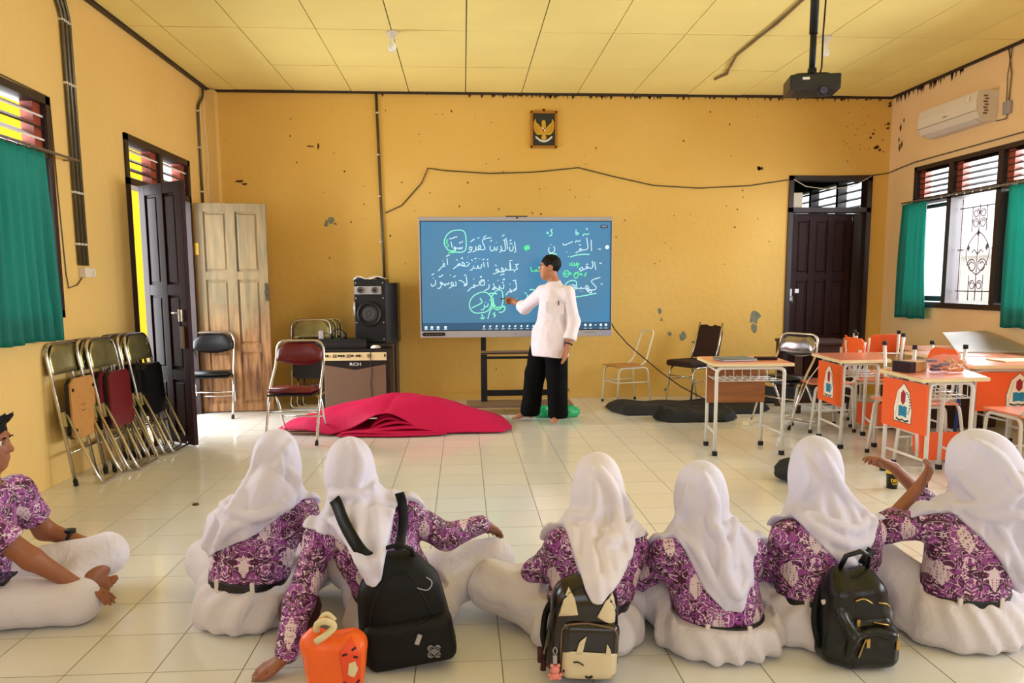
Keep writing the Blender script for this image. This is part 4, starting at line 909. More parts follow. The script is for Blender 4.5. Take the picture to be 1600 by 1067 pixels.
# ------------------------------------------------------------------ school desks
def emblem(parent, M, s):
    """school crest: white pentagon plate, red kite, blue open book, ribbon, laurel dots. local xz, faces -y"""
    o = [(-.62, -.78), (-.66, -.2), (-.44, .62), (0, 1), (.44, .62), (.66, -.2), (.62, -.78)]
    MB().prism_y([(x*s*1.04, z*s*1.04) for x, z in o], -.0010, 0).xf(M).build('crest_border', 'emblem_black', parent)
    MB().prism_y([(x*s, z*s) for x, z in o], -.0016, 0).xf(M).build('crest_plate', 'emblem_white', parent)
    MB().prism_y([(0, .72*s), (-.17*s, .55*s), (-.17*s, .18*s), (0, .0), (.17*s, .18*s), (.17*s, .55*s)], -.0024, 0).xf(M).build('crest_kite', 'emblem_red', parent)
    MB().prism_y([(-.32*s, -.05*s), (-.30*s, -.55*s), (0, -.5*s), (.30*s, -.55*s), (.32*s, -.05*s), (.1*s, -.02*s), (0, -.08*s), (-.1*s, -.02*s)], -.0024, 0).xf(M).build('crest_book', 'emblem_blue', parent)
    g = MB()
    for k in range(9):
        a = .25+k*.22; x = .52*s*math.cos(a-.9)*1.0; z = .05*s+.62*s*math.sin(a-.9); q = .05*s
        g.prism_y([(x-q, z-q*.6), (x+q*.2, z-q), (x+q, z+q*.6), (x, z+q)], -.0024, 0)
    g.prism_y([(-.45*s, -.62*s), (-.2*s, -.7*s), (0, -.64*s), (.2*s, -.7*s), (.45*s, -.62*s), (.5*s, -.7*s), (.2*s, -.77*s), (0, -.71*s), (-.2*s, -.77*s), (-.5*s, -.7*s)], -.0024, 0)
    g.xf(M).build('crest_ribbon', 'emblem_black', parent)
    g = MB()
    for k in range(9):
        a = PI+.65-k*.22; x = .5*s*math.cos(a)*1.0; z = .02*s+.6*s*math.sin(a); z = .5*s-k*.13*s; x = -(.33+.025*k)*s; q = .035*s
        g.prism_y([(x-q, z), (x, z-q), (x+q, z), (x, z+q)], -.0024, 0)
    g.xf(M).build('crest_laurel', 'tan_board', parent)
def desk(label, top, h=.72, panel=None, face='orange_top', group=None, modesty='orange_board', legs=None, crest=True, edge_z=.03, basket=True, pz=(.34, .67), name='school_desk', cz=None):
    """top: four floor-plan corners (near-left, near-right, far-right, far-left)"""
    cx = sum(p[0] for p in top)/4; cy = sum(p[1] for p in top)/4
    t = thing(name, label, 'desk', (cx, cy, 0), group=group)
    T_ = [(p[0]-cx, p[1]-cy) for p in top]
    MB().prism(T_, h-.026, h-.004).build('desktop', 'cream_edge', t)
    MB().prism([(x*.965, y*.965) for x, y in T_], h-.005, h).build('top_laminate', face, t)
    L_ = legs or [(x*.84, y*.84) for x, y in T_]; L_ = [(x-(cx if legs else 0), y-(cy if legs else 0)) for x, y in L_]
    for k, (i, j) in enumerate(((0, 1), (3, 2))):
        MB().bent([(L_[i][0], L_[i][1], .02), (L_[i][0], L_[i][1], h-.04), (L_[j][0], L_[j][1], h-.04), (L_[j][0], L_[j][1], .02)], .0135, .05, 10).build('leg_frame', 'white_metal', t)
        for q in (i, j): MB().box((L_[q][0]-.017, L_[q][1]-.017, 0), (L_[q][0]+.017, L_[q][1]+.017, .035), .003).build('foot_cap', 'rubber', t)
    for (i, j) in ((0, 3), (1, 2)):
        MB().tube([(L_[i][0], L_[i][1], .17), (L_[j][0], L_[j][1], .17)], .009, 8).tube([(L_[i][0], L_[i][1], h-.06), (L_[j][0], L_[j][1], h-.06)], .009, 8).build('stretcher', 'white_metal', t)
    if basket:
        g = MB(); z0 = h-.14
        for k in range(9):
            u = k/8
            a = (L_[0][0]+(L_[1][0]-L_[0][0])*u, L_[0][1]+(L_[1][1]-L_[0][1])*u); b_ = (L_[3][0]+(L_[2][0]-L_[3][0])*u, L_[3][1]+(L_[2][1]-L_[3][1])*u)
            g.tube([(a[0], a[1], h-.045), (a[0], a[1], z0), (b_[0], b_[1], z0), (b_[0], b_[1], h-.045)], .003, 5)
        for v in (0, .33, .66, 1):
            a = (L_[0][0]+(L_[3][0]-L_[0][0])*v, L_[0][1]+(L_[3][1]-L_[0][1])*v); b_ = (L_[1][0]+(L_[2][0]-L_[1][0])*v, L_[1][1]+(L_[2][1]-L_[1][1])*v)
            g.tube([(a[0], a[1], z0), (b_[0], b_[1], z0)], .004, 5)
        g.build('wire_basket', 'white_metal', t)
    if panel is not None:
        i, j = panel; a = Vector((L_[i][0], L_[i][1], 0)); b_ = Vector((L_[j][0], L_[j][1], 0)); d = b_-a; L = d.length; d.normalize(); n_ = Vector((d.y, -d.x, 0))
        M = Matrix(((d.x, -n_.x, 0, (a.x+b_.x)/2+n_.x*.014), (d.y, -n_.y, 0, (a.y+b_.y)/2+n_.y*.014), (0, 0, 1, 0), (0, 0, 0, 1)))
        pn = MB().box((-L/2-.012, -.012, pz[0]), (L/2+.012, 0, pz[1]), .003).xf(M).build('modesty_panel', modesty, t)
        if crest: emblem(pn, M @ Matrix.Translation((0, -.012, (pz[0]+pz[1])/2-.0)), cz or .145)
    return t
d1_ = desk('small orange-topped desk with plywood back board, carrying a laptop', [(1.88, 5.68), (2.50, 5.66), (2.56, 6.24), (1.93, 6.26)], .72, (3, 2), modesty='plywood', crest=False, pz=(.36, .66), legs=[(1.92, 5.72), (2.44, 5.70), (2.42, 6.07), (1.97, 6.09)])
desk('orange desk with crest panel beside the dark back door', [(2.93, 5.80), (3.36, 5.84), (3.60, 6.46), (3.00, 6.46)], .72, (3, 0), legs=[(3.0, 5.88), (3.30, 5.92), (3.45, 6.38), (3.03, 6.32)], group='orange desks with crest panels')
desk('nearest orange desk with crest panel, holding box and snack bag', [(2.87, 4.63), (3.34, 4.66), (3.52, 5.24), (2.93, 5.24)], .72, (3, 0), legs=[(2.97, 4.70), (3.27, 4.72), (3.36, 5.16), (2.95, 5.16)], group='orange desks with crest panels')
desk('glossy desk at the right edge with crest panel facing the camera', [(3.70, 5.34), (4.40, 5.30), (4.44, 5.92), (3.76, 5.94)], .72, (0, 1), group='orange desks with crest panels', face='orange_top', pz=(.38, .665), cz=.135)
desk('glossy desk right behind the right edge crest desk', [(3.86, 5.98), (4.56, 5.96), (4.56, 6.50), (3.86, 6.52)], .72, None, face='orange_top', basket=False)
desk('glossy desk farthest back, near the right window wall', [(4.10, 6.54), (4.74, 6.54), (4.74, 7.10), (4.12, 7.10)], .72, None, face='orange_top', basket=False)

# school chairs (orange board, white tube). local: faces -y
def school_chair(label, M, group='orange school chairs'):
    t = thing('school_chair', label, 'chair', M=M, group=group)
    for s in (-1, 1):
        MB().bent([(s*.19, -.20, .02), (s*.18, -.16, .415), (s*.18, .17, .415), (s*.19, .20, .02)], .0125, .05, 10).build('leg_frame', 'white_metal', t)
        MB().bent([(s*.175, .0, .42), (s*.175, .19, .44), (s*.17, .25, .62), (s*.17, .27, .80)], .0115, .06, 10).build('back_post', 'white_metal', t)
        for y in (-.2, .2): MB().tube([(s*.19, y, 0), (s*.19, y, .03)], .017, 10).build('foot_cap', 'rubber', t)
    MB().tube([(-.187, -.19, .2), (-.187, .19, .2)], .008).tube([(.187, -.19, .2), (.187, .19, .2)], .008).tube([(-.187, .0, .2), (.187, .0, .2)], .008).build('stretcher', 'white_metal', t)
    MB().box((-.19, -.2, .428), (.19, .19, .444), .006).build('seat', 'orange_top', t)
    bm = bmesh.new(); P = []
    o = [(-.19, .66), (-.19, .75), (-.17, .80), (-.12, .83), (.12, .83), (.17, .80), (.19, .75), (.19, .66), (.17, .63), (-.17, .63)]
    MB().prism_y(o, -.008, .008).xf(Matrix.Translation((0, .248, 0)) @ Matrix.Translation((0, 0, .7)) @ Matrix.Rotation(math.radians(-7), 4, 'X') @ Matrix.Translation((0, 0, -.7))).build('backrest', 'orange_board', t)
    g = MB()
    for s in (-1, 1): g.box((s*.17-.02, .225, .67), (s*.17+.02, .235, .73))
    g.build('bracket', 'white_metal', t)
    return t
c1 = school_chair('orange school chair pushed sideways behind the desk nearest the back door', Mz(3.25, 6.72, -90))
dup(c1, 'upright orange school chair between the two crest panel desks', M=Mz(3.34, 5.54, -90))
dup(c1, 'orange school chair farthest back with only its back board showing', M=Mz(4.00, 7.32, 180))
Minv = lambda x, y, deg: Matrix.Translation((x, y, .874)) @ Matrix.Rotation(math.radians(deg), 4, 'Z') @ Matrix.Rotation(PI, 4, 'X')
dup(c1, 'school chair upside down on another behind the snack desk, legs up', M=Minv(3.42, 5.52, 0))
dup(c1, 'upside down school chair farther back, its back board hanging near the floor', M=Minv(3.80, 6.85, -25))
dup(c1, 'upright school chair carrying the farther upside down chair', M=Mz(3.80, 6.86, 65))
dup(c1, 'orange school chair cut by the right edge of the photo', M=Mz(3.86, 4.98, 180))
# dark wooden table beside the back door
t = thing('wooden_table', 'dark brown wooden table in front of the back door', 'table', (3.66, 7.80, 0))
MB().box((-.32, -.28, .70), (.32, .28, .73), .004).build('tabletop', 'dark_wood', t)
for x in (-.28, .28):
    for y in (-.24, .24): MB().box((x-.03, y-.03, 0), (x+.03, y+.03, .70), .003).build('leg', 'dark_wood', t)
MB().box((-.28, -.25, .60), (.28, -.23, .70)).box((-.28, -.25, .10), (.28, -.23, .16)).build('apron', 'dark_wood', t)
t = thing('wooden_platform', 'low dark wooden bench under the right hand desks', 'bench', (4.35, 6.75, 0))
MB().box((-.5, -.1, .0), (.5, .1, .42), .006).build('body', 'dark_wood', t)
MB().box((-.52, -.13, .42), (.52, .13, .45), .006).build('top', 'dark_wood', t)
# grey folded sheet on the far desks
g = MB().add([(4.20, 6.30, .722), (4.86, 6.25, .722), (4.90, 6.95, .86), (4.48, 6.95, .845), (4.20, 6.30, .730), (4.86, 6.25, .730), (4.90, 6.95, .868), (4.48, 6.95, .853)], [(3, 2, 1, 0), (4, 5, 6, 7), (0, 1, 5, 4), (1, 2, 6, 5), (2, 3, 7, 6), (3, 0, 4, 7)])
tag(g.build('cardboard_sheet', 'grey_sheet'), 'large grey-brown board lying tilted on the desks at the right edge', 'board')
tag(MB().box((4.05, 5.50, .721), (4.34, 5.72, .732), .002).build('exercise_book', 'cream_metal'), 'cream exercise book on the desk at the right edge', 'book')
tag(MB().tube([(3.58, 5.36, .60), (3.60, 5.34, .45), (3.59, 5.35, .25), (3.60, 5.34, .01)], .013, 6).build('blue_strap', 'blue_strap'), 'blue strap hanging down between the crest desks', 'strap')
# laptop and phone on the small desk
t = thing('laptop', 'closed grey laptop on the small orange desk', 'laptop', (2.12, 5.90, .722), math.radians(6))
MB().box((-.14, -.10, 0), (.14, .10, .012), .004).build('base', 'silver', t); MB().box((-.14, -.10, .013), (.14, .10, .021), .004).build('lid', 'old_shutter', t)
t = thing('wallet', 'dark brown wallet beside the closed laptop', 'wallet', (2.38, 5.93, .722), math.radians(-4))
MB().box((-.08, -.05, 0), (.08, .05, .010), .003).box((-.08, -.05, .011), (.08, .05, .019), .003).build('cover', 'maroon_wood', t)
# box and snack bag on the nearest desk
t = thing('snack_box', 'brown cardboard box on the nearest crest desk', 'box', (3.02, 5.02, .722), math.radians(24))
MB().box((-.09, -.065, 0), (.09, .065, .07), .003).build('carton', 'tan_board', t)
MB().box((-.0905, -.066, .0), (-.03, .066, .0705), .001).build('printed_end', 'maroon_wood', t)
t = thing('snack_bag', 'clear plastic bag of golden crackers beside the cardboard box', 'bag', (3.23, 4.93, .722), math.radians(-8))
mat('clear_plastic', (240, 240, 245), .12, alpha=.14)
mat('cracker', (214, 140, 62), .5, var=.3, vscale=60); mat('purple_pack', (106, 66, 96), .35, var=.3, vscale=50)
bm = bmesh.new(); bmesh.ops.create_icosphere(bm, subdivisions=4, radius=1)
for v in bm.verts:
    n_ = math.sin(v.co.x*9)*math.cos(v.co.z*8+v.co.y*7)*.07; v.co = Vector((v.co.x*.15*(1+n_), v.co.y*.085*(1+n_), .058+max(-.056, v.co.z*.062*(1+2*n_))))
MB().bm(bm, True).build('plastic_film', 'clear_plastic', t)
for k in range(26):
    x = -.02+.125*((k*37) % 26)/26; y = -.05+.1*((k*17) % 23)/23; z = .018+.028*(k % 3)
    bm = bmesh.new(); bmesh.ops.create_icosphere(bm, subdivisions=1, radius=.018); M = Matrix.Translation((x, y, z)) @ Matrix.Rotation(k, 4, 'X') @ Matrix.Rotation(k*1.7, 4, 'Z') @ Matrix.Diagonal((1.3, .9, .5, 1)); bm.transform(M)
    MB().bm(bm).build('cracker', 'cracker', t)
for k, (x, y) in enumerate(((-.09, -.02), (-.06, .03), (-.04, -.035), (-.1, .02))):
    MB().box((x-.03, y-.02, .012+.018*k), (x+.03, y+.02, .032+.018*k), .006).build('packet', 'purple_pack', t)

# cloths on the floor
def heap(name, label, cat, m, outline, hfun, n=70, thick=.0, seed=1):
    """lumpy cloth over a floor outline (list of x0,x1 per y)"""
    P = []
    ys_ = sorted(outline); y0, y1 = ys_[0][0], ys_[-1][0]
    for j in range(n+1):
        y = y0+(y1-y0)*j/n
        for a, b_ in zip(ys_[:-1], ys_[1:]):
            if a[0] <= y <= b_[0]: t_ = (y-a[0])/(b_[0]-a[0]+1e-9); xa = a[1]+(b_[1]-a[1])*t_; xb = a[2]+(b_[2]-a[2])*t_; break
        P.append([(xa+(xb-xa)*i/n, y, hfun(xa+(xb-xa)*i/n, y, i/n, j/n)) for i in range(n+1)])
    g = MB().grid(P)
    return tag(g.build(name, m), label, cat)
def red_h(x, y, u, v):
    top = float(np.interp(x, [-1.71, -1.62, -1.53, -1.4, -1.23, -.99, -.80, -.635, -.45, -.28, -.1, .08, .25, .36, .43], [.0, .055, .09, .135, .185, .245, .280, .295, .288, .262, .22, .165, .10, .05, .0]))
    P = (1-(1-min(1, v/.42))**2) if v < .42 else max(0, 1-((v-.42)/.58)**2)
    arch = .185*math.exp(-((x+.70)/.27)**2)
    wr = .010*math.sin(9*u+5*v)+.008*math.sin(17*v-6*u+1)+.006*math.sin(26*u-9*v)
    crease = -.018*math.exp(-((x+.66+.25*(.3-v))/.03)**2)*(1-v)-.012*math.exp(-((x-.0+.5*(v-.3))/.03)**2)*(1-v)
    return max(.012, .012+top*P+arch*(1-min(1, v*2.2))*(1-P)+(wr+crease)*min(1, 8*min(u, 1-u))*min(1, .2+P))
red = thing('red_cloth', 'large crimson cloth folded in a heap before the loudspeaker', 'cloth', (0, 0, 0))
o = heap('top_fold', '', '', 'red_cloth', [(6.74, -1.20, .34), (6.86, -1.66, .42), (7.0, -1.71, .43), (7.25, -1.6, .36), (7.6, -1.2, .12)], red_h, 96)
q = o.modifiers.new('thickness', 'SOLIDIFY'); q.thickness = .008; q.offset = 1
for k in ('label', 'category'): del o[k]
o.parent = red
MB().box((-1.22, 6.88, .003), (.05, 7.35, .045), .015).build('inner_fold', 'red_cloth', red)
# layered folds in front: stacked rolled sheets
for k, (xa, xb, y0, z0, hh) in enumerate(((-1.12, -.16, 6.63, .006, .028), (-1.10, -.18, 6.65, .034, .03), (-1.04, -.22, 6.67, .062, .03), (-.95, -.30, 6.72, .09, .03), (-.90, -.42, 6.76, .118, .03), (-.86, -.50, 6.80, .146, .03), (-.82, -.56, 6.84, .17, .03))):
    P = []
    for i in range(41):
        u = i/40; x = xa+(xb-xa)*u; cap = (math.sin(PI*u)**.35 if 0 < u < 1 else 0); row = []
        lift = -.030*k*(2*u-1)**2
        for j in range(13):
            a = -PI/2+PI*j/12; row.append((x, y0+.03-hh*.9*math.cos(a)*cap+.012*math.sin(u*8+k), max(.004, z0+lift+hh/2*math.sin(a)*cap+hh/2+.012*math.sin(u*6+k*1.3)*(z0 > .03))))
        row.append((x, y0+.45, row[-1][2]*.9)); P.append(row)
    MB().grid(P).build('fold', 'red_cloth', red)
def blk_h(x, y, u, v):
    e = min(1, min(u, 1-u)*12)**.5*min(1, min(v*5, (1-v)*5))**.6
    return .01+e*(.075+.014*math.sin(5*u+3*v)+.010*math.sin(14*v+2*u)+.008*math.sin(21*u))
heap('black_tarp', 'black folded tarpaulin on the floor under the banquet chair', 'tarpaulin', 'black_cloth', [(7.55, 1.62, 3.0), (7.8, 1.52, 3.2), (8.1, 1.50, 3.2), (8.25, 1.6, 3.0)], blk_h, 50)
heap('black_bag', 'flat black bag lying in front of the black tarpaulin', 'bag', 'black_cloth', [(7.12, 1.95, 2.5), (7.25, 1.85, 2.65), (7.42, 1.85, 2.65), (7.52, 1.95, 2.6)], lambda x, y, u, v: blk_h(x, y, u, v)*1.25, 40)
heap('black_tarp', 'grey-black rolled tarpaulin along the foot of the back door', 'tarpaulin', 'black_cloth', [(8.2, 3.25, 4.3), (8.4, 3.2, 4.35), (8.62, 3.25, 4.3)], lambda x, y, u, v: blk_h(x, y, u, v)*1.7, 30)
# power strip
t = thing('power_strip', 'cream power strip on the floor behind the small orange desk', 'power strip', (2.72, 7.05, 0), math.radians(48))
MB().box((-.16, -.035, .0), (.16, .035, .035), .006).build('body', 'cream_metal', t)
for k in range(4): MB().tube([(-.11+k*.07, 0, .035), (-.11+k*.07, 0, .038)], .018, 14).build('socket', 'pvc_white', t)
tag(MB().tube([(2.83, 7.16, .02), (2.95, 7.1, .03), (3.0, 6.8, .12), (2.98, 6.6, .3), (3.0, 6.50, .48), (3.05, 6.4, .62), (3.1, 6.3, .68)], .005, 6).build('white_cord', 'pvc_white'), 'white cord rising from the power strip to the crest desk', 'cable')
# green plastic bag at the teacher's feet
def blob(name, m, c, r, par=None, seed=0, sub=3, amp=.25):
    bm = bmesh.new(); bmesh.ops.create_icosphere(bm, subdivisions=sub, radius=1)
    for v in bm.verts:
        q = v.co; n_ = 1+amp*math.sin(q.x*5+seed)*math.cos(q.y*6+seed*2)+amp*.5*math.sin(q.z*11+q.x*8+seed); v.co = Vector((c[0]+q.x*r[0]*n_, c[1]+q.y*r[1]*n_, max(.003, c[2]+q.z*r[2]*n_)))
    return MB().bm(bm, True).build(name, m, par)
t = thing('plastic_bag', 'crumpled green plastic bag on the floor behind the teacher', 'bag', (.9, 7.5, 0))
blob('film', 'green_plastic', (-.13, .06, .05), (.09, .06, .065), t, 1); blob('film', 'green_plastic', (.12, .04, .05), (.13, .07, .06), t, 2); blob('tie', 'green_plastic', (0, .05, .03), (.12, .04, .03), t, 4)
# drink carton, black bag, book
t = thing('drink_cup', 'yellow and black tea cup standing on the floor tiles', 'cup', (2.755, 4.70, 0))
MB().lathe([(0, 0), (.032, 0), (.040, .118), (.042, .122), (.0, .122)], n=24).build('cup', 'projector_black', t)
mat('cup_yellow', (248, 208, 30), .35)
MB().lathe([(.0385, .098), (.0415, .119), (.0435, .126), (.039, .128), (0, .128)], n=24).build('lid', 'cup_yellow', t)
put_text('teh', .046, Matrix.Translation((-.004, -.040, .062)) @ RX90, 'cup_yellow', t); put_text('tarik', .019, Matrix.Translation((-.003, -.0385, .036)) @ RX90, 'cup_yellow', t)
t = thing('black_pouch', 'round black bag on the floor left of the fifth girl', 'bag', (2.23, 4.93, 0))
blob('body', 'black_cloth', (0, 0, .07), (.16, .15, .085), t, .3, 3, .06)
t = thing('notebook', 'open white notebook with blue edge before the fifth girl', 'book', (1.93, 4.10, 0), math.radians(10))
MB().box((-.13, -.10, 0), (.13, .10, .004)).build('cover', 'blue_strap', t); MB().box((-.125, -.095, .004), (.125, .095, .010)).build('pages', 'paper_white', t)
# crumbs on the floor near the left wall
tag(MB().lathe([(0, .012), (.018, .01), (.02, 0), (0, 0)], (-1.64, 4.66, 0), 7).build('floor_crumb', 'mould'), 'small dark crumb on the tiles left of the first girl', 'litter')
# ------------------------------------------------------------------ soft forms: signed distance fields meshed by surface nets
class Field:
    def __init__(s, lo, hi, h):
        s.h = h; s.lo = np.array(lo, float); n = np.ceil((np.array(hi)-s.lo)/h).astype(int)+1; s.n = n
        s.F = np.full(n, .5, np.float32); s.ax = [s.lo[i]+h*np.arange(n[i]) for i in range(3)]
    def sub(s, lo, hi):
        a = np.maximum(0, np.floor((np.array(lo)-s.lo)/s.h).astype(int)); b = np.minimum(s.n, np.ceil((np.array(hi)-s.lo)/s.h).astype(int)+1)
        if np.any(b <= a): return None
        sl = tuple(slice(a[i], b[i]) for i in range(3))
        return sl, s.ax[0][sl[0]][:, None, None].astype(np.float32), s.ax[1][sl[1]][None, :, None].astype(np.float32), s.ax[2][sl[2]][None, None, :].astype(np.float32)
    def put(s, sl, d, k, op):
        f = s.F[sl]
        if op == 'add':
            if k > 0: hh = np.clip(.5+.5*(d-f)/k, 0, 1); s.F[sl] = d*(1-hh)+f*hh-k*hh*(1-hh)
            else: s.F[sl] = np.minimum(f, d)
        elif op == 'cut':
            d = -d
            if k > 0: hh = np.clip(.5-.5*(d-f)/k, 0, 1); s.F[sl] = d*(1-hh)+f*hh+k*hh*(1-hh)
            else: s.F[sl] = np.maximum(f, d)
    def cap(s, a, b, ra, rb=None, k=.02, op='add', flat=1.0):
        rb = ra if rb is None else rb; a = np.array(a, float); b = np.array(b, float); m = max(ra, rb)+k+2*s.h+.01
        q = s.sub(np.minimum(a, b)-m, np.maximum(a, b)+m)
        if q is None: return s
        sl, X, Y, Z = q; d = b-a; L = float(d@d)+1e-9
        t = np.clip(((X-a[0])*d[0]+(Y-a[1])*d[1]+(Z-a[2])*d[2])/L, 0, 1)
        D = np.sqrt((X-a[0]-t*d[0])**2+(Y-a[1]-t*d[1])**2+((Z-a[2]-t*d[2])*flat)**2)-(ra+(rb-ra)*t)
        s.put(sl, D.astype(np.float32), k, op); return s
    def chain(s, P, R, k=.02, op='add'):
        for i in range(len(P)-1): s.cap(P[i], P[i+1], R[i], R[i+1], k, op)
        return s
    def ell(s, c, r, k=.02, op='add', M=None):
        c = np.array(c, float); r = np.array(r, float); m = r.max()+k+2*s.h+.01 if M is not None else r+k+2*s.h+.01
        q = s.sub(c-m, c+m)
        if q is None: return s
        sl, X, Y, Z = q; X, Y, Z = X-c[0], Y-c[1], Z-c[2]
        if M is not None:
            A = np.array(M.to_3x3()).T; X, Y, Z = A[0, 0]*X+A[0, 1]*Y+A[0, 2]*Z, A[1, 0]*X+A[1, 1]*Y+A[1, 2]*Z, A[2, 0]*X+A[2, 1]*Y+A[2, 2]*Z
        k0 = np.sqrt((X/r[0])**2+(Y/r[1])**2+(Z/r[2])**2)+1e-6; k1 = np.sqrt((X/r[0]**2)**2+(Y/r[1]**2)**2+(Z/r[2]**2)**2)+1e-6
        s.put(sl, (k0*(k0-1)/k1).astype(np.float32), k, op); return s
    def grid(s): return s.ax[0][:, None, None].astype(np.float32), s.ax[1][None, :, None].astype(np.float32), s.ax[2][None, None, :].astype(np.float32)
    def keep(s, d): s.F = np.maximum(s.F, d.astype(np.float32)); return s
    def skin(s, x, z, y0=-9, off=0.0):
        """y of the first surface met going +y at (x, z)"""
        i = int(round((x-s.lo[0])/s.h)); k = int(round((z-s.lo[2])/s.h)); i = min(max(i, 0), s.n[0]-1); k = min(max(k, 0), s.n[2]-1)
        col = s.F[i, :, k]; j = np.argmax(col < 0)
        
        if col[j] >= 0: return None
        y = s.ax[1][j]-(s.h*(-col[j])/(col[j-1]-col[j]) if j > 0 and col[j-1] > 0 else 0)
        return y+off
    def ridge(s, P, r, k=.022, off=.0, op='add'):
        P = smooth_pts(P) if len(P) > 2 else P; Q = []
        for (x, z) in P:
            y = s.skin(x, z, off=off)
            if y is not None: Q.append((x, y, z))
        n = len(Q)
        if n > 2: Q = [Q[0]]+[(Q[i][0], (Q[i-1][1]+Q[i][1]+Q[i+1][1])/3, Q[i][2]) for i in range(1, n-1)]+[Q[-1]]
        for i in range(n-1):
            t = i/max(1, n-1); rr = r*(.35+.65*math.sin(PI*min(1, max(0, t*.9+.08)))**.6); s.cap(Q[i], Q[i+1], rr, rr, k, op)
        return s
    def wave(s, amp, fn): s.F += (amp*fn(*s.grid())).astype(np.float32); return s
    def mesh(s, name):
        F = s.F; n = s.n
        I = F < 0
        c = np.zeros(np.array(F.shape)-1, np.int8)
        for dx in (0, 1):
            for dy in (0, 1):
                for dz in (0, 1): c += I[dx:n[0]-1+dx, dy:n[1]-1+dy, dz:n[2]-1+dz]
        act = (c > 0) & (c < 8); idx = -np.ones(act.shape, np.int64); A = np.argwhere(act); idx[act] = np.arange(len(A))
        acc = np.zeros((len(A), 3)); cnt = np.zeros(len(A))
        corners = [(i, j, k) for i in (0, 1) for j in (0, 1) for k in (0, 1)]
        V = {cc: F[A[:, 0]+cc[0], A[:, 1]+cc[1], A[:, 2]+cc[2]] for cc in corners}
        for a in corners:
            for axn in range(3):
                if a[axn]: continue
                b = list(a); b[axn] = 1; b = tuple(b); fa, fb = V[a], V[b]; m = (fa < 0) != (fb < 0)
                t = fa[m]/(fa[m]-fb[m]); p = np.tile(np.array(a, float), (m.sum(), 1)); p[:, axn] += t; acc[m] += p; cnt[m] += 1
        P = s.lo+(A+acc/cnt[:, None])*s.h
        quads = []
        for axn in range(3):
            u, v = [(1, 2), (2, 0), (0, 1)][axn]
            sl0 = [slice(None)]*3; sl1 = [slice(None)]*3; sl0[axn] = slice(0, -1); sl1[axn] = slice(1, None)
            a, b = I[tuple(sl0)], I[tuple(sl1)]
            for flip, m in ((False, a & ~b), (True, ~a & b)):
                E = np.argwhere(m)
                E = E[(E[:, u] > 0) & (E[:, v] > 0) & (E[:, u] < n[u]-1) & (E[:, v] < n[v]-1)]
                def g(du, dv): q = E.copy(); q[:, u] -= du; q[:, v] -= dv; return idx[q[:, 0], q[:, 1], q[:, 2]]
                q = np.stack([g(1, 1), g(0, 1), g(0, 0), g(1, 0)], 1)
                quads.append(q[:, ::-1] if flip else q)
        Q = np.concatenate(quads); Q = Q[(Q >= 0).all(1)]
        me = bpy.data.meshes.new(name); me.vertices.add(len(P)); me.vertices.foreach_set('co', P.astype(np.float32).ravel())
        me.loops.add(len(Q)*4); me.loops.foreach_set('vertex_index', Q.ravel().astype(np.int32)); me.polygons.add(len(Q))
        me.polygons.foreach_set('loop_start', np.arange(0, len(Q)*4, 4, dtype=np.int32)); me.polygons.foreach_set('loop_total', np.full(len(Q), 4, np.int32))
        me.polygons.foreach_set('use_smooth', np.ones(len(Q), bool)); me.update(calc_edges=True); me.validate()
        return me
def rel(me, c):
    me.transform(Matrix.Translation((-c[0], -c[1], -c[2]))); return me
def soft(name, F, m, parent, c, smooth=4):
    o = link(name, rel(F.mesh(name), c), m, parent)
    if smooth: q = o.modifiers.new('smooth', 'SMOOTH'); q.factor = .5; q.iterations = smooth
    return o

# cloth and skin materials
def cloth(name, rgb, rgb2=None, bump=.35, rough=.7, sheen=.2, translucent=0.0):
    m = mat(name, rgb, rough); nt = m.node_tree; b = nt.nodes['Principled BSDF']; L = nt.links.new
    tc = nt.nodes.new('ShaderNodeTexCoord'); n = nt.nodes.new('ShaderNodeTexNoise'); n.inputs['Scale'].default_value = 9; n.inputs['Detail'].default_value = 3; n.inputs['Distortion'].default_value = 1.2
    L(tc.outputs['Object'], n.inputs['Vector']); bp = nt.nodes.new('ShaderNodeBump'); bp.inputs['Strength'].default_value = bump; bp.inputs['Distance'].default_value = .03
    L(n.outputs['Fac'], bp.inputs['Height']); L(bp.outputs[0], b.inputs['Normal']); b.inputs['Sheen Weight'].default_value = sheen
    return m
cloth('hijab_white', (216, 211, 232), bump=.22); cloth('skirt_white', (218, 210, 216), bump=.45); cloth('trouser_white', (222, 216, 228), bump=.4); cloth('shirt_white', (238, 226, 236), bump=.4)
cloth('trouser_black', (6, 6, 8), bump=.3, sheen=0.0, rough=.9).node_tree.nodes['Principled BSDF'].inputs['Specular IOR Level'].default_value = .15; cloth('hijab_cream', (222, 213, 222), bump=.22)
def skin(name, rgb):
    m = mat(name, rgb, .5, var=.06, vscale=12); b = m.node_tree.nodes['Principled BSDF']; b.inputs['Subsurface Weight'].default_value = .08; b.inputs['Subsurface Radius'].default_value = (.012, .005, .003); return m
skin('skin_brown', (150, 92, 62)); skin('skin_tan', (178, 118, 84)); mat('hair_black', (6, 5, 5), .6, spec=.2, bump=.6, bscale=90, stretch=(1, 1, .25))
mat('eye_white', (230, 225, 220), .3); mat('eye_dark', (25, 16, 12), .2); mat('lip', (140, 78, 66), .5); mat('nail', (206, 158, 140), .4)
mat('belt_black', (20, 20, 22), .4); mat('belt_loop', (226, 214, 210), .7); mat('nylon_black', (9, 10, 11), .6, bump=.25, bscale=12, spec=.3); mat('shiny_black', (9, 12, 12), .3, bump=.3, bscale=14)
mat('leather_brown', (28, 19, 18), .22, spec=.6); mat('leather_cream', (222, 204, 168), .4); mat('orange_fabric', (250, 104, 30), .4, var=.08); mat('tiger_orange', (238, 78, 34), .5)
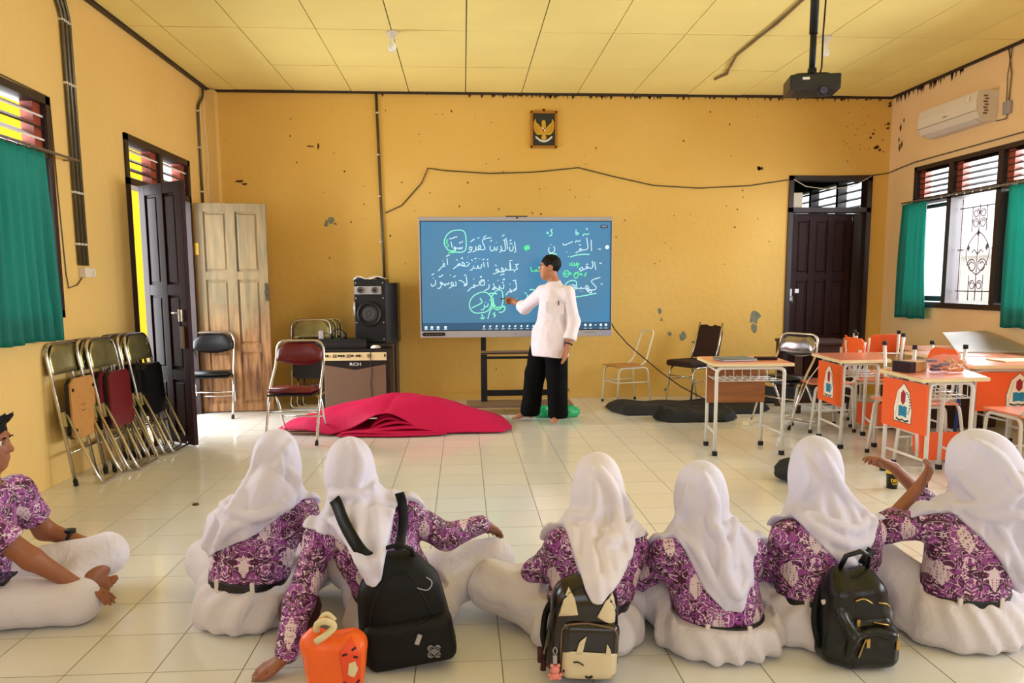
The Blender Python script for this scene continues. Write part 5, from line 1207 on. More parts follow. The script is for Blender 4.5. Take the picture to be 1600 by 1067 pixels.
mat('maroon_fabric', (70, 22, 26), .7); mat('pink_toy', (236, 140, 130), .4); mat('gold_zip', (196, 164, 96), .35, .7); mat('cream_cloth', (222, 206, 160), .7)

def batik():
    m = mat('batik', (120, 40, 110), .6); nt = m.node_tree; b = nt.nodes['Principled BSDF']; L = nt.links.new; N = nt.nodes.new
    tc = N('ShaderNodeTexCoord'); sp = N('ShaderNodeSeparateXYZ'); L(tc.outputs['Object'], sp.inputs[0])
    def math_(op, a, b_=None, c=None):
        q = N('ShaderNodeMath'); q.operation = op
        for i, v in enumerate((a, b_, c)):
            if v is None: continue
            if isinstance(v, (int, float)): q.inputs[i].default_value = v
            else: L(v, q.inputs[i])
        return q.outputs[0]
    per = .15
    ax = math_('PINGPONG', math_('ADD', sp.outputs[0], 5.0), per/2)
    ay = math_('MULTIPLY', sp.outputs[1], .55)
    cb = N('ShaderNodeCombineXYZ'); L(ax, cb.inputs[0]); L(math_('PINGPONG', math_('ADD', ay, 5.0), .09), cb.inputs[1]); L(math_('PINGPONG', math_('ADD', sp.outputs[2], 5.0), .12), cb.inputs[2])
    # ground: two violets in leafy blotches
    n = N('ShaderNodeTexNoise'); n.inputs['Scale'].default_value = 34; n.inputs['Detail'].default_value = 2; n.inputs['Distortion'].default_value = 1.4; L(cb.outputs[0], n.inputs['Vector'])
    r = N('ShaderNodeValToRGB'); e = r.color_ramp.elements; e[0].position = .46; e[0].color = lin((70, 14, 56))+(1,); e[1].position = .53; e[1].color = lin((150, 66, 148))+(1,); L(n.outputs['Fac'], r.inputs[0])
    # white curling lines: contour of distorted noise
    n2 = N('ShaderNodeTexNoise'); n2.inputs['Scale'].default_value = 20; n2.inputs['Detail'].default_value = 1; n2.inputs['Distortion'].default_value = 2.2; L(cb.outputs[0], n2.inputs['Vector'])
    w = math_('ABSOLUTE', math_('SUBTRACT', math_('FRACT', math_('MULTIPLY', n2.outputs['Fac'], 5.0)), .5))
    line = math_('LESS_THAN', w, .085)
    # dots
    vo = N('ShaderNodeTexVoronoi'); vo.inputs['Scale'].default_value = 30; L(cb.outputs[0], vo.inputs['Vector'])
    dots = math_('MULTIPLY', math_('LESS_THAN', vo.outputs['Distance'], .20), math_('GREATER_THAN', n2.outputs['Fac'], .5))
    fac = math_('MAXIMUM', line, dots)
    mx = N('ShaderNodeMix'); mx.data_type = 'RGBA'; L(fac, mx.inputs[0]); L(r.outputs[0], mx.inputs[6]); mx.inputs[7].default_value = lin((232, 206, 222))+(1,)
    # lattice medallions on a staggered grid
    row = math_('FLOOR', math_('DIVIDE', math_('ADD', sp.outputs[2], 5.0), .13)); sh = math_('MULTIPLY', math_('MODULO', row, 2.0), .075)
    fx = math_('SUBTRACT', math_('FRACT', math_('DIVIDE', math_('ADD', math_('ADD', sp.outputs[0], 5.0), sh), .15)), .5); fz = math_('SUBTRACT', math_('FRACT', math_('DIVIDE', math_('ADD', sp.outputs[2], 5.0), .13)), .5)
    dist = math_('ADD', math_('ABSOLUTE', math_('MULTIPLY', fx, 1.9)), math_('MULTIPLY', math_('ABSOLUTE', fz), 1.0))
    med = math_('MULTIPLY', math_('LESS_THAN', dist, .36), math_('LESS_THAN', math_('ABSOLUTE', fx), .125))
    v2 = N('ShaderNodeTexVoronoi'); v2.feature = 'DISTANCE_TO_EDGE'; v2.inputs['Scale'].default_value = 120; v2.inputs['Randomness'].default_value = .3; L(cb.outputs[0], v2.inputs['Vector'])
    r3 = N('ShaderNodeValToRGB'); e = r3.color_ramp.elements; e[0].position = .10; e[0].color = lin((226, 208, 214))+(1,); e[1].position = .16; e[1].color = lin((150, 84, 130))+(1,); r3.color_ramp.interpolation = 'CONSTANT'
    e[1].position = .22; L(v2.outputs['Distance'], r3.inputs[0])
    mx2 = N('ShaderNodeMix'); mx2.data_type = 'RGBA'; L(med, mx2.inputs[0]); L(mx.outputs[2], mx2.inputs[6]); L(r3.outputs[0], mx2.inputs[7]); L(mx2.outputs[2], b.inputs['Base Color'])
    n4 = N('ShaderNodeTexNoise'); n4.inputs['Scale'].default_value = 10; n4.inputs['Detail'].default_value = 3; L(tc.outputs['Object'], n4.inputs['Vector'])
    bp = N('ShaderNodeBump'); bp.inputs['Strength'].default_value = .5; bp.inputs['Distance'].default_value = .03; L(n4.outputs['Fac'], bp.inputs['Height']); L(bp.outputs[0], b.inputs['Normal'])
batik()

V3 = lambda *a: np.array(a, float)
def frame(fwd, upv=(0, 0, 1)):
    """rotation whose local +y looks along fwd"""
    f = Vector(fwd).normalized(); r = f.cross(Vector(upv)).normalized(); u = r.cross(f); return Matrix(((r.x, f.x, u.x), (r.y, f.y, u.y), (r.z, f.z, u.z)))
def head_prims(F, c, R, s=1.0):
    """skull, jaw, nose, brow, lips, ears. c is the head centre"""
    A = np.array(R)
    T_ = lambda *p: c+A@(np.array(p)*s)
    M = R.to_4x4()
    F.ell(T_(0, -.012, .025), np.array([.073, .090, .088])*s, .01, M=M)
    F.ell(T_(0, .030, -.035), np.array([.056, .058, .075])*s, .03, M=M)
    F.ell(T_(0, .058, -.088), np.array([.026, .022, .02])*s, .03, M=M)
    F.cap(T_(0, .078, .015), T_(0, .098, -.022), .008*s, .012*s, .012); F.cap(T_(-.012, .088, -.026), T_(.012, .088, -.026), .008*s, .008*s, .008)
    F.cap(T_(-.035, .070, .030), T_(.035, .070, .030), .010*s, .010*s, .015)
    F.cap(T_(-.016, .083, -.055), T_(.016, .083, -.055), .0065*s, .0065*s, .006); F.cap(T_(-.013, .082, -.066), T_(.013, .082, -.066), .007*s, .007*s, .006)
    for e in (-1, 1):
        F.ell(T_(e*.030, .078, .008), np.array([.015, .010, .009])*s, .006, 'cut', M=M)
        F.ell(T_(e*.074, -.004, .0), np.array([.010, .020, .032])*s, .008, M=M)
        F.ell(T_(e*.080, .002, .003), np.array([.006, .010, .018])*s, .004, 'cut', M=M)
def eyes(par, c, R, org, s=1.0):
    A = np.array(R)
    for e in (-1, 1):
        p = c+A@(np.array((e*.030, .0665, .008))*s); bm = bmesh.new(); bmesh.ops.create_uvsphere(bm, u_segments=12, v_segments=8, radius=.0115*s); bm.transform(Matrix.Translation(Vector(p-org)))
        o = MB().bm(bm, True).build('eye', 'eye_white', par)
        p = c+A@(np.array((e*.030, .0735, .008))*s); bm = bmesh.new(); bmesh.ops.create_uvsphere(bm, u_segments=10, v_segments=6, radius=.0062*s); bm.transform(Matrix.Translation(Vector(p-org)))
        MB().bm(bm, True).build('pupil', 'eye_dark', o)
        g = MB(); q = [c+A@(np.array((e*(.030+dx), .086, .026+dz))*s)-org for dx, dz in ((-.018, -.002), (-.006, .003), (.008, .003), (.018, -.003))]; g.tube([tuple(v) for v in q], [.001, .003, .003, .001], 6); g.build('eyebrow', 'hair_black', par)
    g = MB(); q = [c+A@(np.array((x, .0885-.25*abs(x), -.0605))*s)-org for x in (-.02, -.01, 0, .01, .02)]; g.tube([tuple(v) for v in q], [.001, .0022, .0025, .0022, .001], 6).build('lip_line', 'lip', par)
def hand(F, w, d, side, n, curl=(.3, .3, .3, .3), s=1.0, thumb=.8, spread=.12):
    """w wrist, d direction of the palm, n palm normal, side: direction to the thumb"""
    d = Vector(d).normalized(); n = Vector(n).normalized(); a = d.cross(n).normalized()
    if a.dot(Vector(side)) < 0: a = -a
    w = Vector(w); P = lambda x, y, z: np.array(w+d*x*s+a*y*s+n*z*s)
    F.cap(P(0, 0, 0), P(.035, .0, 0), .021*s, .022*s, .01)
    for k, y in enumerate((.026, .009, -.009, -.025)): F.cap(P(.02, y*.7, 0), P(.078, y, 0), .013*s, .0105*s, .008)
    for k, (y, L) in enumerate(((.026, .068), (.009, .076), (-.009, .071), (-.025, .056))):
        c = curl[k]; p = Vector(P(.080, y, 0)); an = spread*(y/.026)
        dd = (d*math.cos(an)+a*math.sin(an)).normalized(); rr = [.0098, .0090, .0082, .0072]; t = 0
        for q in range(3):
            t += c*(.55, 1.0, .8)[q]*1.2; v = dd*math.cos(t)+n*math.sin(t); p2 = p+v*L*s*(.45, .32, .23)[q]; F.cap(np.array(p), np.array(p2), rr[q]*s, rr[q+1]*s, .002); p = p2
    p0 = Vector(P(.018, .018, .004)); p1 = Vector(P(.048, .045*thumb+.006, .012)); p2 = Vector(P(.078, .052*thumb, .018)); p3 = Vector(P(.10, .045*thumb, .024))
    F.cap(np.array(p0), np.array(p1), .015*s, .012*s, .01); F.cap(np.array(p1), np.array(p2), .0115*s, .010*s, .003); F.cap(np.array(p2), np.array(p3), .010*s, .008*s, .002)
def foot(F, ank, d, up_=(0, 0, 1), s=1.0, toes=True):
    d = Vector(d).normalized(); u = Vector(up_).normalized(); a = d.cross(u).normalized(); A = Vector(ank); P = lambda x, y, z: np.array(A+d*x*s+a*y*s+u*z*s)
    F.cap(P(-.035, 0, -.045), P(.02, 0, -.02), .028*s, .030*s, .02); F.cap(P(0, 0, -.02), P(.10, 0, -.055), .032*s, .022*s, .02); F.cap(P(.10, -.02, -.06), P(.10, .02, -.06), .016*s, .016*s, .015)
    for k in range(5):
        y = -.032+.016*k; L = .165-.010*abs(k-1)-.006*k; F.cap(P(.11, y*.9, -.062), P(L, y, -.066), .010*s, (.011 if k == 0 else .0078)*s, .003)
def wob(seed, f=14.0):
    r_ = np.random.RandomState(seed); W_ = r_.normal(size=(5, 3))*f; ph = r_.uniform(0, 6, 5)
    return lambda X, Y, Z: sum(np.sin(W_[i, 0]*X+W_[i, 1]*Y+W_[i, 2]*Z*.7+ph[i]) for i in range(5))/5

def person(label, org):
    t = thing('person', label, 'person', org, group=None); return t

def girl(label, J, hem, ridges, mh='hijab_white', cuts=(), pleats=0, seed=0, belt=None, h=.0085, front_open=True, hem_front=None, pants=False, skip_hand=(), body_h=.0085, hijab_extra=None, dents=()):
    """seated girl seen from behind. J joints in world coordinates"""
    org = np.array((J['pelvis'][0], J['pelvis'][1], 0.0)); t = person(label, tuple(org)); 
    J = {k: (np.array(v, float) if not isinstance(v, (list,)) else v) for k, v in J.items()}
    R = frame(tuple(J['look']))
    allp = np.array([v for k, v in J.items() if k[:2] not in ('lo', 'bw', 'bt', 'pn', 'cu', 'cf', 'cr')]); lo = allp.min(0)-.22; hi = allp.max(0)+.20; lo[2] = -.03
    pel, ch, nk, hd = J['pelvis'], J['chest'], J['neck'], J['head']
    # ---- body
    B = Field(lo, hi, body_h)
    B.ell(pel+V3(0, 0, .02), (.13, .10, .10), .03); B.chain([pel+V3(0, 0, .05), ch], [.10, .105], .05); B.chain([J['shL'], (J['shL']+J['shR'])/2, J['shR']], [.042, .06, .042], .05)
    B.chain([ch, nk, hd], [.10, .045, .045], .04); head_prims(B, hd, R, .93)
    for sd in 'LR':
        B.chain([J['sh'+sd], J['el'+sd], J['wr'+sd]], [.042, .034, .022], .02)
        hp = pel+V3(-.075 if sd == 'L' else .075, .03, -.01)
        B.chain([hp, J['kn'+sd], J['an'+sd]], [.075, .052, .034], .02)
        hv = J.get('hd'+sd, J['wr'+sd]+(J['wr'+sd]-J['el'+sd])*.3)-J['wr'+sd]
        hand(B, J['wr'+sd], hv, (1 if sd == 'L' else -1, .3, .2), J.get('pn'+sd, V3(0, 0, -1)), J.get('cu'+sd, (.25, .3, .35, .4)), .92)
        fd = V3(.6 if sd == 'L' else -.6, .25, 0); foot(B, J['an'+sd], fd, (0, 0, 1), .8)
    X, Y, Z = B.grid(); B.keep(-(Z-.003)+0*X+0*Y)
    soft('body', B, 'skin_brown', t, org, 2)
    # ---- skirt / trousers: one garment over pelvis and legs
    lo2 = lo.copy(); hi2 = hi.copy(); hi2[2] = min(hi[2], .42)
    S_ = Field(lo2, hi2, h)
    bw = J.get('bw', V3(.195, .165, .10))
    S_.ell((pel[0], pel[1]+.0, .085), bw, .05); S_.ell((pel[0], pel[1], .035), (bw[0]*1.02, bw[1]*1.0, .05), .05)
    wz = belt if belt else .15
    S_.chain([(pel[0], pel[1], .08), (ch[0]*.35+pel[0]*.65, ch[1]*.35+pel[1]*.65, wz)], [.14, .112], .05)
    for sd in 'LR':
        hp = pel+V3(-.08 if sd == 'L' else .08, .03, -.01); S_.chain([hp, J['kn'+sd], J['an'+sd]+V3(0, 0, .015)], [.105, .088, .062], .05)
    fn = wob(seed+3, 16); S_.wave(.005, fn); fn2 = wob(seed+9, 34); S_.wave(.0035, fn2)
    S_.wave(.006, lambda X, Y, Z: np.sin(np.arctan2(Y-pel[1], X-pel[0])*11+3*np.sin(Z*14+X*6)+seed))
    if pleats:
        S_.wave(.0038, lambda X, Y, Z: np.sin(np.arctan2(Y-pel[1]-.2, (X-pel[0])*1.15)*pleats+2*np.sin(Z*9))*np.clip((.17-Z)/.08, 0, 1)*np.clip((pel[1]+.06-Y)/.08, 0, 1))
    X, Y, Z = S_.grid(); S_.keep(-(Z-.004)+0*X+0*Y)
    lean = (ch-pel)
    S_.keep(np.where(((X-pel[0])**2+(Y-pel[1]+.03)**2 < J.get('cr', V3(.185, 0, 0))[0]**2)+0*Z > 0, (Z-(wz+.005)-(J.get('bt', V3(0, 0, 0))[0])*(X-pel[0]))+0*Y, -10))
    for (a, b_, r_) in dents: S_.ridge([a, b_], r_, .02, op='cut')
    soft('skirt' if not pants else 'trousers', S_, 'skirt_white' if not pants else 'trouser_white', t, org, 3)
    # ---- shirt
    T_ = Field(lo, hi, h)
    def torso(F, e):
        F.chain([(pel[0], pel[1], .10), (pel[0]*.5+ch[0]*.5, pel[1]*.5+ch[1]*.5, (.10+ch[2])/2), ch, nk-V3(0, 0, .05)], [.115+e, .118+e, .115+e, .07+e], .05)
        mid = (J['shL']+J['shR'])/2; F.chain([J['shL'], mid+V3(0, .0, .015), J['shR']], [.050+e, .075+e, .050+e], .05)
        for sg, q in ((-1, J['shL']), (1, J['shR'])): F.cap(ch+V3(sg*.06, 0, -.02), pel+V3(sg*.05, 0, .06), .085+e, .085+e, .04)
    torso(T_, .012)
    for sd in 'LR': 
        cf = J.get('cf'+sd, V3(.9, 0, 0))[0]; cuf = J['wr'+sd]*cf+J['el'+sd]*(1-cf); T_.chain([J['sh'+sd], J['el'+sd], cuf], [.058, .052, .042], .03)
    T_.wave(.007, wob(seed, 15)); T_.wave(.0035, wob(seed+5, 36))
    X, Y, Z = T_.grid(); bt = J.get('bt', V3(0, 0, 0))[0]
    waistcut = (wz-.004)+bt*(X-pel[0])-Z+0*Y
    nearbody = ((X-pel[0])**2+(Y-pel[1])**2 < .20**2)+0*Z > 0
    T_.keep(np.where(nearbody, waistcut, -10)); T_.keep(-(Z-.006)+0*X+0*Y)
    soft('shirt', T_, 'batik', t, org, 2)
    # ---- belt
    if belt:
        b_ = Field((pel[0]-.25, pel[1]-.25, wz-.08), (pel[0]+.25, pel[1]+.25, wz+.08), .005)
        S2 = b_; S2.chain([(pel[0], pel[1], .08), (ch[0]*.35+pel[0]*.65, ch[1]*.35+pel[1]*.65, wz)], [.146, .120], .05); torso(S2, -.004); S2.F -= .010
        X, Y, Z = S2.grid(); z = Z-bt*(X-pel[0])-wz+.004; S2.keep(np.maximum(z-.016, -z-.018)+0*Y)
        bo = soft('belt', S2, 'belt_black', t, org, 1)
        for dx in (-.085, .055):
            y = S2.skin(pel[0]+dx, wz+bt*dx)
            if y is not None: MB().box((dx-.008, y-org[1]-.008, wz-.028+bt*dx), (dx+.008, y-org[1]+.004, wz+.02+bt*dx), .003).build('belt_loop', 'belt_loop', t)
    # ---- hijab
    loH = np.array([lo[0], lo[1], min(z for _, z in hem)-.06]); hiH = np.array([hi[0], hi[1], hd[2]+.16])
    loH[1] = min(loH[1], pel[1]-.36)
    Hj = Field(loH, hiH, h*.78)
    A = np.array(R); bk = -A[:, 1]
    up_ = A[:, 2]
    Hj.ell(hd+A@V3(0, -.012, .022), (.088, .106, .104), .03, M=R.to_4x4()); Hj.ell(hd+A@V3(0, -.01, -.05), (.078, .088, .08), .05, M=R.to_4x4())
    mid = (J['shL']+J['shR'])/2
    Hj.chain([hd+A@V3(0, -.02, -.05), nk+V3(0, -.01, -.01), mid+V3(0, -.01, -.03)], [.08, .082, .11], .06)
    for sd in 'LR': Hj.chain([nk, J['sh'+sd]+V3(0, 0, -.005)], [.075, .066], .06)
    torso(Hj, .028)
    if hijab_extra: hijab_extra(Hj)
    Hj.wave(.006, wob(seed+20, 11)); Hj.wave(.004, wob(seed+25, 24))
    Hj.wave(.0085, lambda X, Y, Z: np.clip((hd[2]-.03-Z)/.12, 0, 1)*np.sin(2*PI*(X-hd[0]+.25*(hd[2]-Z)*math.sin(seed))/(.045+.16*np.clip(hd[2]-Z, 0, 1))+seed+1.5*np.sin(Z*9+seed)))
    for rd in ridges:
        Hj.ridge(rd[0], rd[1]*1.35, .014, off=rd[2] if len(rd) > 2 else .0, op=rd[3] if len(rd) > 3 else 'add')
    hx = [p[0] for p in hem]; hz = [p[1] for p in hem]
    X, Y, Z = Hj.grid(); hb = np.interp(Hj.ax[0], hx, hz)[:, None, None]
    hf = np.interp(Hj.ax[0], [pel[0]-.3, ch[0]-.12, ch[0], ch[0]+.12, pel[0]+.3], [J['shL'][2]+.03, ch[2], ch[2]-.10, ch[2], J['shR'][2]+.03])[:, None, None]
    u = np.clip((Y-(ch[1]-.02))/.10, 0, 1); cutz = hb*(1-u)+hf*u
    sl_ = np.abs(np.gradient(np.interp(Hj.ax[0], hx, hz), Hj.ax[0]))[:, None, None]
    Hj.keep((cutz-Z)/np.sqrt(1+sl_**2))
    # open the face
    Hj.ell(hd+A@V3(0, .085, -.012), (.056, .05, .072), .01, 'cut', M=R.to_4x4())
    soft('hijab', Hj, mh, t, org, 2)
    eyes(t, hd, R, org, .93)
    return t, org, Hj, T_
def _rbox(s, c, hs, r, k=.01, op='add', M=None, taper=0.0):
    c = np.array(c, float); hs = np.array(hs, float); m = np.linalg.norm(hs)+k+2*s.h+.01
    q = s.sub(c-m, c+m)
    if q is None: return s
    sl, X, Y, Z = q; X, Y, Z = X-c[0], Y-c[1], Z-c[2]
    if M is not None:
        A = np.array(M.to_3x3()).T; X, Y, Z = A[0, 0]*X+A[0, 1]*Y+A[0, 2]*Z, A[1, 0]*X+A[1, 1]*Y+A[1, 2]*Z, A[2, 0]*X+A[2, 1]*Y+A[2, 2]*Z
    f = 1-taper*np.clip(Z/hs[2], -1, 1); X = X/f
    dx, dy, dz = np.abs(X)-hs[0]+r, np.abs(Y)-hs[1]+r, np.abs(Z)-hs[2]+r
    D = np.sqrt(np.maximum(dx, 0)**2+np.maximum(dy, 0)**2+np.maximum(dz, 0)**2)+np.minimum(np.maximum(dx, np.maximum(dy, dz)), 0)-r
    s.put(sl, D.astype(np.float32), k, op); return s
Field.rbox = _rbox

# ------------------------------------------------------------------ the girls, left to right
LF = (0, 1, .06)
# girl 1 (far left, hijab thrown over the left shoulder)
g1_, o1, H1, T1 = girl('girl in white hijab, leftmost of the girls, black belt hanging loose', dict(
    pelvis=(-.87, 2.99, .10), chest=(-.83, 3.02, .34), neck=(-.77, 3.06, .47), head=(-.755, 3.09, .625), look=(.12, 1, -.12), shL=(-.945, 3.01, .385), shR=(-.655, 3.03, .425),
    elL=(-.99, 3.17, .23), wrL=(-.86, 3.33, .17), elR=(-.62, 3.15, .25), wrR=(-.70, 3.33, .18), knL=(-1.12, 3.33, .13), knR=(-.60, 3.32, .13), anL=(-.82, 3.42, .06), anR=(-.98, 3.30, .06), bw=(.20, .17, .11), bt=(-.05, 0, 0)),
    [(-1.15, .27), (-1.02, .275), (-.985, .288), (-.942, .328), (-.869, .361), (-.783, .397), (-.707, .449), (-.638, .487), (-.58, .50), (-.4, .55)],
    [([(-.68, .72), (-.72, .63), (-.65, .545), (-.665, .515), (-.76, .476), (-.91, .41)], .016), ([(-.93, .50), (-.86, .479), (-.763, .464), (-.664, .487)], .013), ([(-.935, .47), (-.89, .43), (-.94, .35)], .012),
     ([(-.80, .70), (-.83, .60), (-.88, .50)], .010), ([(-.70, .66), (-.69, .58)], .012, 0, 'cut')], seed=1, belt=.185,
    hijab_extra=lambda F: F.chain([(-.77, 2.96, .52), (-.86, 2.93, .42), (-.97, 2.93, .32)], [.09, .085, .035], .06))
tag_ = None
# girl 2 (leaning on her left hand, black backpack)
g2_, o2, H2, T2 = girl('girl in white hijab leaning on one arm, wearing the large black backpack', dict(
    pelvis=(-.26, 2.86, .10), chest=(-.34, 2.84, .33), neck=(-.41, 2.86, .49), head=(-.44, 2.90, .625), look=(-.25, 1, -.1), shL=(-.535, 2.80, .395), shR=(-.235, 2.86, .46),
    elL=(-.60, 2.68, .20), wrL=(-.625, 2.55, .055), hdL=(-.72, 2.52, .02), elR=(-.08, 2.96, .33), wrR=(.075, 3.10, .335), hdR=(.13, 3.18, .28), knL=(-.50, 3.20, .13), knR=(.10, 3.14, .165), anL=(-.15, 3.30, .07), anR=(-.35, 3.25, .07), bw=(.20, .17, .12), bt=(.0, 0, 0)),
    [(-.80, .46), (-.581, .445), (-.563, .442), (-.493, .425), (-.416, .385), (-.351, .322), (-.313, .305), (-.29, .33), (-.262, .50), (-.24, .535), (-.1, .6)],
    [([(-.50, .555), (-.42, .56), (-.33, .572), (-.27, .578)], .012), ([(-.425, .75), (-.385, .676), (-.40, .60)], .013), ([(-.514, .486), (-.425, .461), (-.36, .389)], .012), ([(-.36, .72), (-.33, .65), (-.34, .585)], .009)],
    seed=2, belt=.16,
    hijab_extra=lambda F: [F.chain([(-.36+dx, 2.72, .48), (-.335+dx*.7, 2.62, .435), (-.318+dx*.3, 2.535, .38), (-.312, 2.53, .32)], [.05, .028, .018, .012], .03) for dx in (-.06, 0, .06)])
# girl 3 (brown face-panel backpack)
g3_, o3, H3, T3 = girl('girl in cream hijab, third girl, wearing the brown leather backpack', dict(
    pelvis=(.44, 2.70, .10), chest=(.475, 2.70, .32), neck=(.49, 2.74, .44), head=(.49, 2.78, .575), look=(0.03, 1, -.2), shL=(.345, 2.70, .375), shR=(.605, 2.71, .365),
    elL=(.265, 2.83, .22), wrL=(.36, 3.02, .17), elR=(.665, 2.83, .22), wrR=(.60, 3.00, .18), knL=(.105, 2.93, .14), knR=(.76, 3.0, .12), anL=(.48, 3.08, .06), anR=(.36, 2.96, .06), bw=(.20, .17, .11)),
    [(.1, .52), (.30, .50), (.345, .49), (.364, .42), (.388, .325), (.405, .292), (.432, .29), (.496, .335), (.574, .38), (.607, .41), (.66, .425), (.9, .45)],
    [([(.473, .66), (.515, .607), (.54, .526), (.53, .456), (.475, .434), (.465, .364), (.45, .259)], .016), ([(.35, .50), (.395, .492), (.452, .510), (.463, .574), (.456, .62)], .014), ([(.57, .56), (.60, .48), (.58, .42)], .012), ([(.545, .46), (.60, .475)], .012),
     ([(.50, .50), (.47, .47)], .014, 0, 'cut')], mh='hijab_cream', seed=3, belt=.17,
    hijab_extra=lambda F: [F.chain([(.46+dx, 2.60, .42), (.455+dx*.8, 2.49, .372), (.425+dx*.45, 2.405, .335), (.415+dx*.2, 2.385, .28)], [.05, .030, .020, .014], .03) for dx in (-.07, -.025, .03, .08)])
# girl 4
g4_, o4, H4, T4 = girl('girl in white hijab with buckled black belt and no bag, fourth girl', dict(
    pelvis=(.925, 2.64, .085), chest=(.885, 2.66, .28), neck=(.872, 2.70, .41), head=(.868, 2.74, .545), look=(-.03, 1, -.2), shL=(.735, 2.67, .345), shR=(1.03, 2.67, .345),
    elL=(.665, 2.81, .19), wrL=(.80, 2.94, .13), elR=(1.09, 2.82, .19), wrR=(.97, 2.96, .14), knL=(.645, 2.93, .17), knR=(1.22, 2.93, .11), anL=(1.0, 3.05, .06), anR=(.82, 2.95, .06), bw=(.225, .18, .10)),
    [(.5, .44), (.69, .43), (.745, .425), (.775, .382), (.824, .265), (.894, .19), (.95, .188), (1.0, .27), (1.03, .36), (1.05, .40), (1.3, .44)],
    [([(.849, .64), (.882, .541), (.872, .471), (.9, .447), (.993, .473)], .016), ([(.75, .45), (.802, .4), (.85, .306), (.898, .222)], .011), ([(.88, .467), (.898, .397), (.891, .328), (.932, .257), (.976, .29)], .014), ([(.97, .475), (.938, .419), (.929, .35)], .013), ([(.80, .60), (.79, .52), (.76, .46)], .010)],
    seed=4, belt=.118, pleats=26)
# girl 5 (black backpack with golden zips)
g5_, o5, H5, T5 = girl('girl in white hijab wearing the black backpack with golden zips', dict(
    pelvis=(1.31, 2.70, .10), chest=(1.33, 2.72, .32), neck=(1.34, 2.76, .47), head=(1.325, 2.79, .625), look=(-.15, 1, -.05), shL=(1.195, 2.70, .385), shR=(1.52, 2.74, .38),
    elL=(1.145, 2.83, .20), wrL=(1.27, 3.00, .16), elR=(1.60, 2.86, .20), wrR=(1.50, 3.03, .17), knL=(1.06, 3.02, .12), knR=(1.66, 3.02, .12), anL=(1.42, 3.10, .06), anR=(1.25, 3.02, .06), bw=(.20, .17, .11)),
    [(1.0, .47), (1.15, .475), (1.20, .47), (1.252, .41), (1.339, .316), (1.40, .27), (1.43, .285), (1.47, .36), (1.51, .44), (1.56, .45), (1.8, .48)],
    [([(1.215, .486), (1.288, .425), (1.384, .387), (1.467, .397), (1.504, .45)], .015), ([(1.238, .486), (1.309, .462), (1.406, .434), (1.475, .455)], .013), ([(1.307, .70), (1.36, .595), (1.43, .51), (1.48, .473)], .015), ([(1.26, .68), (1.27, .60), (1.24, .52)], .011), ([(1.33, .36), (1.38, .33), (1.44, .35)], .010)],
    seed=5, belt=.17)
# girl 6 (gesturing)
g6_, o6, H6, T6 = girl('girl in white hijab at the right edge, gesturing with both hands', dict(
    pelvis=(1.86, 2.66, .10), chest=(1.89, 2.68, .33), neck=(1.935, 2.70, .49), head=(1.915, 2.73, .645), look=(-.55, 1, -.05), shL=(1.75, 2.71, .42), shR=(2.06, 2.69, .42),
    elL=(1.62, 2.80, .375), wrL=(1.765, 2.84, .515), hdL=(1.86, 2.86, .63), pnL=(-.2, .5, .2), cuL=(.35, .4, .45, .5), elR=(1.98, 3.02, .36), wrR=(1.785, 3.04, .555), hdR=(1.66, 3.08, .62), pnR=(0, -.3, -1), cuR=(.3, .4, .5, .6), cfL=(.3, 0, 0), cfR=(.45, 0, 0),
    knL=(1.60, 2.98, .27), knR=(2.30, 2.95, .13), anL=(1.75, 3.02, .06), anR=(1.95, 2.95, .06), bw=(.235, .19, .12), bt=(.05, 0, 0), cr=(.16, 0, 0)),
    [(1.4, .56), (1.70, .49), (1.79, .48), (1.856, .402), (1.922, .306), (1.99, .209), (2.02, .19), (2.1, .23), (2.2, .30)],
    [([(1.79, .505), (1.88, .518), (1.947, .588), (1.992, .634)], .016), ([(1.834, .483), (1.93, .493), (2.023, .538)], .014), ([(1.87, .74), (1.93, .68), (1.95, .60)], .014), ([(1.90, .46), (1.95, .36), (2.0, .26)], .012), ([(1.80, .70), (1.83, .60), (1.86, .545)], .011)],
    seed=6, belt=.175, body_h=.0065,
    hijab_extra=lambda F: (F.ell((1.95, 2.72, .63), (.125, .12, .135), .05), F.chain([(1.98, 2.64, .55), (2.04, 2.62, .30)], [.11, .10], .06)))

